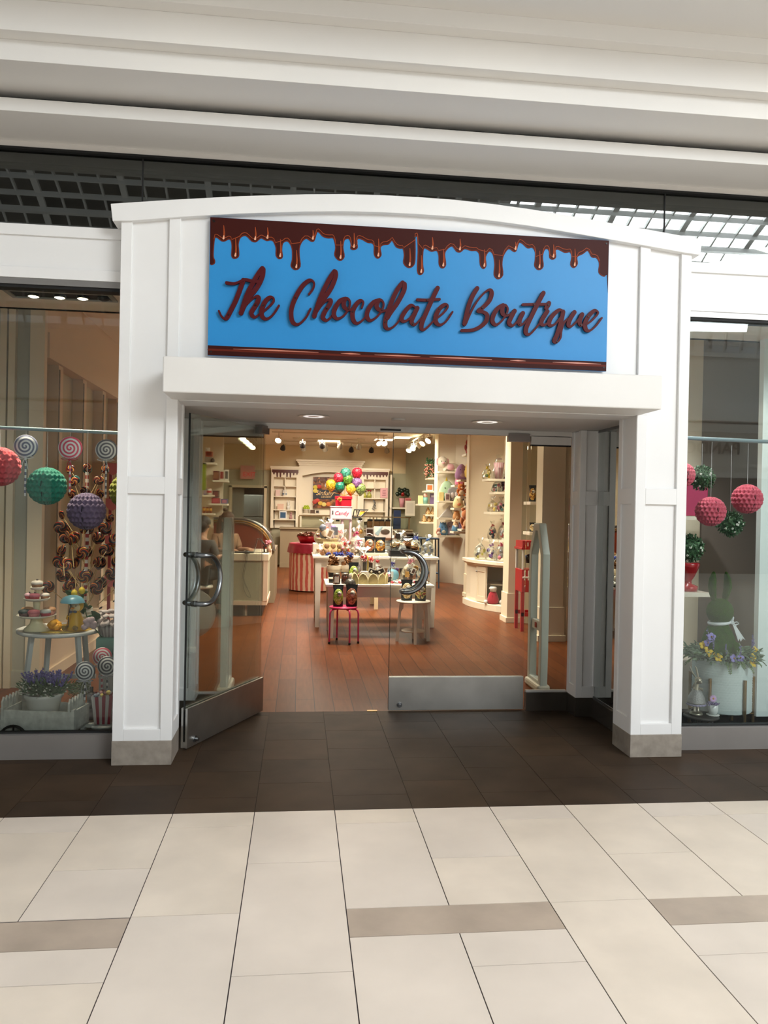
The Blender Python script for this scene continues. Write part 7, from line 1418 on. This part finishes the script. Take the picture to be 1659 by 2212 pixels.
q = MB(); q.tube([(0, 0, 0), (0, 0, .09)], [.03, .004], 8); solo('plush_horn', q, mat('plush_yellow', (222, 196, 60), .9), 'yellow horn tip on top of the mint plush', 'ornament', loc=(3.13, 16.42, 2.2))
t = thing('tombstone_pillow', 'grey rounded pillow with pale figures right of the mint plush', 'pillow', (3.26, 16.28, 1.776)); q = MB(); q.xz([(-.13, 0), (.13, 0), (.13, .2)]+[(.13*math.cos(k*math.pi/10), .2+.1*math.sin(k*math.pi/10)) for k in range(1, 10)]+[(-.13, .2)], -.03, .05); q.build('pillow', mat('pillow_grey', (150, 148, 152), .9), t, bevel=.02); q = MB(); q.ell((-.03, -.035, .12), (.04, .01, .06), 10, 7); q.ell((.05, -.035, .14), (.03, .01, .05), 10, 7); q.build('figures', mat('figure_pale', (216, 206, 210), .8), t)
card('lemon_box', 'pale yellow small box at the left foot of the mint plush', (3.0, 16.28, 1.776), .1, .18, (226, 206, 140), 'box', d=.08); card('skull_box', 'white patterned box between the yellow box and grey pillow', (3.12, 16.2, 1.776), .1, .16, (214, 200, 196), 'box', d=.04, front=(120, 90, 90))
t = thing('triangle_pillow', 'grey triangular pillow leaning on the plush bay shelf', 'pillow', (3.15, 16.4, 1.416)); q = MB(); q.xz([(-.17, 0), (.15, 0), (.06, .27)], -.04, .06); q.build('pillow', mat('pillow_dove', (176, 170, 168), .9), t, bevel=.02)
plush('blue bird plush with dark tail feathers on the lowest shelf', (3.06, 16.34, 1.041), .28, (84, 126, 164), (206, 200, 180), 'point', 'round')
plush('pale lilac plush sitting behind the blue bird', (3.24, 16.38, 1.041), .3, (176, 164, 184), None, 'round', 'round')
plush('small pink figure plush at the left end of the lowest shelf', (2.96, 16.3, 1.041), .16, (216, 150, 130), (226, 210, 196), None, 'sit')
plush('pink gnome plush with tall cream hat', (3.29, 15.85, 2.101), .34, (206, 110, 146), None, None, 'gnome', (226, 206, 190))
plush('big lilac round plush high in the inner bay', (3.26, 15.5, 2.201), .32, (176, 130, 176), (206, 170, 186), None, 'round'); plush('yellow plush with lilac belly beside the big lilac plush', (3.5, 15.42, 2.201), .48, (230, 196, 96), (150, 110, 160), 'round', 'round')
plush('tall red and white plush at the top of the inner bay', (3.42, 15.5, 2.72), .32, (170, 60, 50), (230, 220, 206), 'long', 'sit'); wshelf('inner shelf under the tall red plush', 3.3, 3.7, 15.3, 15.7, 2.719)
plush('orange fox plush in the inner bay', (3.26, 15.5, 1.861), .26, (222, 120, 40), (236, 206, 170), 'point', 'sit'); plush('pink plush with long ears beside the fox plush', (3.45, 15.48, 1.861), .3, (224, 150, 160), (236, 196, 196), 'long', 'sit')
plush('white and coral chick plush on the short middle shelf', (3.28, 15.85, 1.626), .27, (236, 214, 160), (226, 140, 100), None, 'round'); plush('dark spotted cow plush right of the chick plush', (3.46, 15.82, 1.626), .27, (214, 196, 170), (60, 50, 46), 'flop', 'sit')
plush('small gnome plush in a cream cap, low inner shelf', (3.23, 15.85, 1.141), .3, (90, 140, 180), None, None, 'gnome', (226, 190, 150)); plush('purple plush on the low inner shelf', (3.35, 15.83, 1.141), .2, (98, 76, 110), (150, 126, 150), 'round', 'round'); plush('dark plum plush at the right of the low inner shelf', (3.5, 15.8, 1.141), .22, (70, 54, 76), None, 'round', 'round')
plush('orange bear plush low in the inner bay', (3.38, 15.46, 1.201), .4, (206, 130, 84), (230, 186, 140), 'round', 'sit'); plush('brown crescent plush hanging under the chick shelf', (3.26, 15.9, 1.38), .2, (206, 150, 96), (236, 206, 160), 'round', 'round'); wshelf('tiny shelf under the brown crescent plush', 3.2, 3.42, 15.8, 16.1, 1.379)

# curved cabinet bay
t = thing('curved_cabinet', 'white curved cabinet with a panelled door and open shelves', 'cabinet', (3.3, 12.4, 0))
def curve(d): return [(-.5-d, .62), (-.5-d, .3), (-.45-d, .02-d*.5), (-.34-d*.8, -.28-d*.7), (-.2-d*.6, -.5-d*.9), (-.05-d*.3, -.65-d), (.3, -.68-d), (.55, -.6-d), (.55, .62)]
q = MB(); q.xy(curve(0), 0, .1); q.build('plinth', SHELFM, t, bevel=.004); q = MB(); q.xy(curve(.02), .73, .785); q.xy(curve(-.01), .7, .73); q.build('curved_top', SHELFM, t, bevel=.006)
q = MB(); p = curve(-.06); q.xy([p[0], p[1], p[2], p[3], (-.25, .0), (-.3, .62)], .1, .7); q.xy([(-.3, .5), (.5, .5), (.5, .62), (-.3, .62)], .1, .7); q.xy([(.45, -.5), (.52, -.5), (.52, .5), (.45, .5)], .1, .7); q.build('carcass', SHELFM, t)
q = MB(); a, b = p[2], p[3]; dx, dy = b[0]-a[0], b[1]-a[1]; l = math.hypot(dx, dy); nx, ny = dy/l, -dx/l
def dp(u, o, z): return (a[0]+dx*u-abs(nx)*o, a[1]+dy*u-abs(ny)*o, z)
def slab(q, u0, u1, z0, z1, o0, o1): q.add([dp(u0, o0, z0), dp(u1, o0, z0), dp(u1, o0, z1), dp(u0, o0, z1), dp(u0, o1, z0), dp(u1, o1, z0), dp(u1, o1, z1), dp(u0, o1, z1)], [(0, 1, 2, 3), (7, 6, 5, 4), (0, 4, 5, 1), (1, 5, 6, 2), (2, 6, 7, 3), (3, 7, 4, 0)])
slab(q, .03, .97, .12, .68, 0, .012)
for u0, u1, z0, z1 in ((.03, .2, .12, .68), (.8, .97, .12, .68), (.2, .8, .12, .2), (.2, .8, .6, .68)): slab(q, u0, u1, z0, z1, .012, .022)
dr = q.build('door', mat('cabinet_door_white', (228, 216, 194), .45), t); q = MB(); q.ell(dp(.12, .035, .6), .014, 10, 7); q.build('knob', CHROME, dr)
q = MB(); q.xy([(-.2, -.1), (.45, -.3), (.45, .5), (-.25, .5)], .38, .4); q.build('inner_shelf', SHELFM, t)
for lb, x0, x1, z in (('top shelf with yellow flower bag, cabinet bay', 3.14, 3.46, 2.125), ('second shelf with dark wrapped candy, cabinet bay', 3.27, 3.68, 1.905), ('third shelf with clear wrapped sweets, cabinet bay', 3.18, 3.68, 1.565), ('fourth shelf with dark blue bag, cabinet bay', 3.2, 3.68, 1.1)): wshelf(lb, x0, x1, 12.75, 13.2, z)
gift('yellow flowered sweet bag on the top cabinet bay shelf', (3.17, 12.95, 2.126), .09, .26, [(226, 190, 50), (230, 206, 100), (90, 110, 60), (236, 220, 160)], (226, 196, 60), 70)
t = thing('striped_cup', 'pink striped popcorn cup in clear wrap on the top shelf', 'cup', (3.37, 12.95, 2.126)); q = MB(); q.lathe((0, 0, 0), [(0, 0), (.06, 0), (.09, .28), (0, .27)], 24); q.build('cup', stripe_mat('cup_stripes', (206, 130, 146), (226, 206, 206), ang=True, freq=16), t); crinkle(.1, .42, 71, zp=.8, pinch=.6).build('cellophane_wrap', CELLO, t)
gift('dark candy bouquet with tall sticks on the second shelf', (3.48, 12.95, 1.906), .12, .32, [(90, 40, 60), DRK, (150, 50, 80), (70, 60, 90)], (120, 40, 80), 72); gift('teal and pink wrapped cup on the second shelf', (3.33, 12.9, 1.906), .09, .26, [(90, 150, 160), PNK, SLV], None, 73)
for k, (x, f) in enumerate(((3.27, [(230, 206, 110), CRE]), (3.42, [DRK, (60, 110, 110), PNK]), (3.57, [RD, (120, 40, 50), SLV]))): gift(('pale yellow wrapped bag at the left of the third shelf', 'dark and teal wrapped bag in the middle of the third shelf', 'red wrapped bag at the right of the third shelf')[k], (x, 12.95, 1.566), .09, .27, f, None, 74+k)
gift('black bag with red fringe on the fourth shelf', (3.28, 12.95, 1.101), .085, .32, [(30, 36, 54), (40, 44, 60), RD], (170, 60, 50), 78); gift('clear wrapped cup with brown sweets on the fourth shelf', (3.46, 12.93, 1.101), .1, .36, [CRE, BRN, (206, 90, 90), SLV], (170, 50, 60), 79); gift('gold wrapped tall cup at the right of the fourth shelf', (3.55, 12.93, 1.101), .085, .36, [GLD, CRE, BRN], None, 80)
gift('pale yellow bag in clear wrap at the left of the curved cabinet top', (2.97, 12.5, .786), .1, .36, [(206, 196, 110), SLV, (110, 110, 120)], None, 81); gift('clear wrap with purple ribbon second on the curved cabinet top', (3.1, 12.3, .786), .1, .34, [CRE, SLV, PUR], (130, 60, 130), 82); gift('clear wrap with silver and pink sweets third on the curved cabinet top', (3.2, 12.1, .786), .105, .36, [SLV, PNK, PUR, (150, 150, 160)], (196, 60, 90), 83)
t = thing('red_cup', 'red cup holding brown wrapped sweets at the right of the cabinet top', 'cup', (3.36, 12.05, .786)); q = MB(); q.lathe((0, 0, 0), [(0, 0), (.06, 0), (.07, .22), (0, .21)], 20); q.build('cup', mat('cup_red', (190, 40, 50), .4), t)
for k in range(7): q = MB(); q.ell((.05*math.cos(k), .05*math.sin(k), .26+.02*(k % 3)), (.04, .035, .04), 8, 6, noise=.3, seed=k, smooth=False); q.build('wrapped_sweet', mat('foil_brown', (120, 80, 48), .2, .6), t)
plush('round red plush with white hat seated in the open cabinet', (3.1, 12.12, .101), .22, (160, 26, 44), None, None, 'round'); t = thing('plush_hat', 'white chef hat on the round red plush', 'hat', (3.1, 12.12, .3)); q = MB(); q.lathe((0, 0, 0), [(0, 0), (.05, 0), (.052, .03), (.07, .05), (.05, .075), (0, .08)], 16); q.build('hat', mat('hat_white', (226, 222, 216), .8), t)
for s, lb in ((-1, 'white mitten at the left side of the round red plush'), (1, 'white mitten at the right side of the round red plush')): q = MB(); q.ell((0, 0, .035), (.032, .03, .035), 10, 7); solo('plush_mitten', q, mat('hat_white', (226, 222, 216), .8), lb, 'mitten', loc=(3.1+s*.125, 12.09, .101))
t = thing('pink_jar', 'pink jar on the inner shelf of the curved cabinet', 'jar', (3.42, 12.25, .401)); q = MB(); q.lathe((0, 0, 0), [(0, 0), (.055, 0), (.055, .13), (0, .125)], 18); q.build('jar_body', mat('jar_rose', (206, 160, 156), .4), t); q = MB(); q.lathe((0, 0, 0), [(.05, .13), (.05, .155), (0, .156)], 18); q.build('lid', mat('jar_lid', (160, 150, 136), .3, .7), t)

# snack niche and red popcorn cart
for lb, z in (('white shelf with popcorn pouches behind the right sidelight', 1.715), ('lower white shelf with cream pouches behind the security gate', 1.33)): wshelf(lb, 2.9, 3.35, 9.55, 9.85, z)
pouch('gold popcorn pouch, left of three on the niche shelf', (2.965, 9.68, 1.716), 'gold', .085, .21, R(-15), 90); pouch('brown gold popcorn pouch, middle of three on the niche shelf', (3.05, 9.64, 1.716), 'gold', .085, .2, R(-15), 91); pouch('yellow green popcorn pouch, right of three on the niche shelf', (3.14, 9.66, 1.716), 'green', .085, .21, R(-15), 92)
for k, lb in enumerate(('first', 'second', 'third')): pouch('small cream popcorn pouch, %s on the lower niche shelf' % lb, (2.97+.085*k, 9.66, 1.331), 'cream', .08, .12, R(-15), 93+k)
RDM = mat('cart_red_paint', (170, 20, 30), .3)
t = thing('popcorn_cart', 'red popcorn cart with glass box behind the right security gate', 'popcorn cart', (3.1, 10.15, 0))
q = MB(); q.box(-.16, .16, -.16, .16, 1.1, 1.2); q.box(-.175, .175, -.175, .175, 1.085, 1.11); q.build('canopy', RDM, t); q = MB()
for k in range(5): q.box(-.1+k*.045, -.085+k*.045, -.18, -.176, 1.13, 1.18)
q.build('canopy_script', mat('cart_white_letter', (226, 214, 206), .5), t)
q = MB()
for x in (-.15, .15):
    for y in (-.15, .15): q.box(x-.01, x+.01, y-.01, y+.01, .82, 1.09)
q.build('white_post', WPLAS, t); q = MB(); q.box(-.14, .14, -.145, -.14, .82, 1.09); q.box(-.145, -.14, -.14, .14, .82, 1.09); q.build('glass_pane', GLASSD, t)
q = MB(); q.lathe((0, 0, .9), [(0, 0), (.06, 0), (.07, .1), (.02, .12), (0, .12)], 14); q.build('kettle', DARKM, t)
q = MB(); q.box(-.16, .16, -.16, .16, .52, .82); q.build('red_body', RDM, t, bevel=.006); q = MB()
for k in range(6): q.box(-.13+k*.05, -.115+k*.05, -.165, -.16, .68, .81)
q.build('white_bars', WPLAS, t); q = MB(); q.tube([(-.16, -.2, .72), (.05, -.2, .72)], .012, 8); q.build('handle', WPLAS, t)
for x in (-.15, .13):
    for y in (-.14, .14): q = MB(); q.box(x-.012, x+.03, y-.015, y+.015, 0, .52); q.build('leg', RDM, t)
q = MB(); q.box(-.16, .16, -.155, -.125, .2, .25); q.box(-.16, .16, .125, .155, .2, .25); q.build('crossbar', RDM, t)
q = MB(); n = 20; q.tube([(.2, .1+.11*math.cos(2*math.pi*k/n), .12+.11*math.sin(2*math.pi*k/n)) for k in range(n)], .01, 6, closed=True)
for k in range(6): a = k*math.pi/3; q.cyl((.2, .1, .12), (.2, .1+.11*math.cos(a), .12+.11*math.sin(a)), .005, n=5)
q.build('wheel', BLKP, t)

# left rear shelves of boxed sweets
k = 0
for lb, x0, x1, z in (('highest left rear shelf with the black ball and orange box', -2.06, -1.78, 2.49), ('second left rear shelf holding boxes with red stripe', -1.84, -1.52, 2.12), ('third left rear shelf with red candy tin', -2.05, -1.8, 1.8), ('fourth left rear shelf with red and blue boxes', -1.9, -1.52, 1.62), ('fifth left rear shelf with yellow cans', -2.05, -1.8, 1.41), ('lowest left rear shelf with mixed toys and yellow box', -1.84, -1.56, 1.13)): wshelf(lb, x0, x1, 16.85, 17.18, z)
def bx_(lb, x, z, w_, h, col, fr=None, y=16.95): card('sweet_box', lb, (x, y, z+.001), w_, h, col, 'box', d=.08, front=fr)
bx_('orange red box high on the left rear shelves', -1.94, 2.62, .15, .11, (190, 70, 40), (120, 40, 26)); bx_('grey box under the orange red box', -1.95, 2.491, .16, .127, (150, 140, 126)); t = thing('black_ball', 'black ball at the edge of the highest left rear shelf', 'ball', (-1.85, 16.87, 2.491)); q = MB(); q.ell((0, 0, .045), .045, 14, 9); q.build('ball', BLKP, t)
t = thing('white_mug', 'white round mug on top of the orange red box', 'mug', (-1.97, 16.98, 2.732)); q = MB(); q.lathe((0, 0, 0), [(0, 0), (.045, 0), (.05, .08), (0, .075)], 16); q.build('mug', WPLAS, t)
bx_('brown red gift box with window, second left rear shelf', -1.78, 2.12, .13, .2, (110, 40, 34), (150, 100, 70)); bx_('white box with a red stripe leaning on the second shelf', -1.66, 2.12, .1, .22, (214, 206, 186), (150, 40, 40)); bx_('white box with black spots at the end of the second shelf', -1.56, 2.12, .08, .23, (220, 214, 200), (70, 56, 50))
t = thing('green_bag', 'tall lime green wrap hanging at the left edge of the rear shelves', 'wrap', (-2.03, 16.85, 1.9)); q = MB(); q.box(-.03, .05, 0, .03, 0, .58); q.build('wrap', mat('lime_wrap', (140, 160, 40), .4, var=.1, scale=20), t)
t = thing('candy_tin', 'red and white candy tin below the second shelf', 'tin', (-1.92, 16.95, 1.801)); q = MB(); q.lathe((0, 0, 0), [(0, 0), (.05, 0), (.05, .12), (.03, .15), (0, .15)], 18); q.build('tin', stripe_mat('tin_red_stripes', (190, 60, 60), (220, 206, 196), 2, 70), t)
bx_('dark framed box on the fourth left rear shelf', -1.78, 1.745, .14, .15, (84, 50, 50), (130, 70, 66)); bx_('long red box on the fourth left rear shelf', -1.78, 1.62, .18, .12, (150, 34, 50), (190, 80, 90)); bx_('blue and pink box at the end of the fourth shelf', -1.6, 1.62, .14, .1, (90, 100, 150), (190, 120, 140)); bx_('lilac figure box at the left of the third shelf', -2.0, 1.801, .08, .13, (150, 130, 180), (206, 190, 206))
for k, x in enumerate((-2.02, -1.95, -1.88)): t = thing('yellow_can', 'yellow banded can, %s of three on the fifth left rear shelf' % ('left', 'middle', 'right')[k], 'can', (x, 16.93, 1.411)); q = MB(); q.lathe((0, 0, 0), [(0, 0), (.03, 0), (.03, .13), (0, .13)], 14); q.build('can', stripe_mat('can_band', (206, 150, 40), (150, 70, 40), 2, 60), t)
bx_('dark green mixed print box on the lowest left rear shelf', -1.76, 1.131, .12, .2, (60, 84, 50), (130, 150, 100)); bx_('dark red mixed print box on the lowest left rear shelf', -1.63, 1.131, .11, .21, (110, 40, 36), (170, 120, 90)); bx_('small yellow box in front on the lowest left rear shelf', -1.69, 1.131, .09, .1, (222, 170, 40), (190, 110, 30), y=16.86)
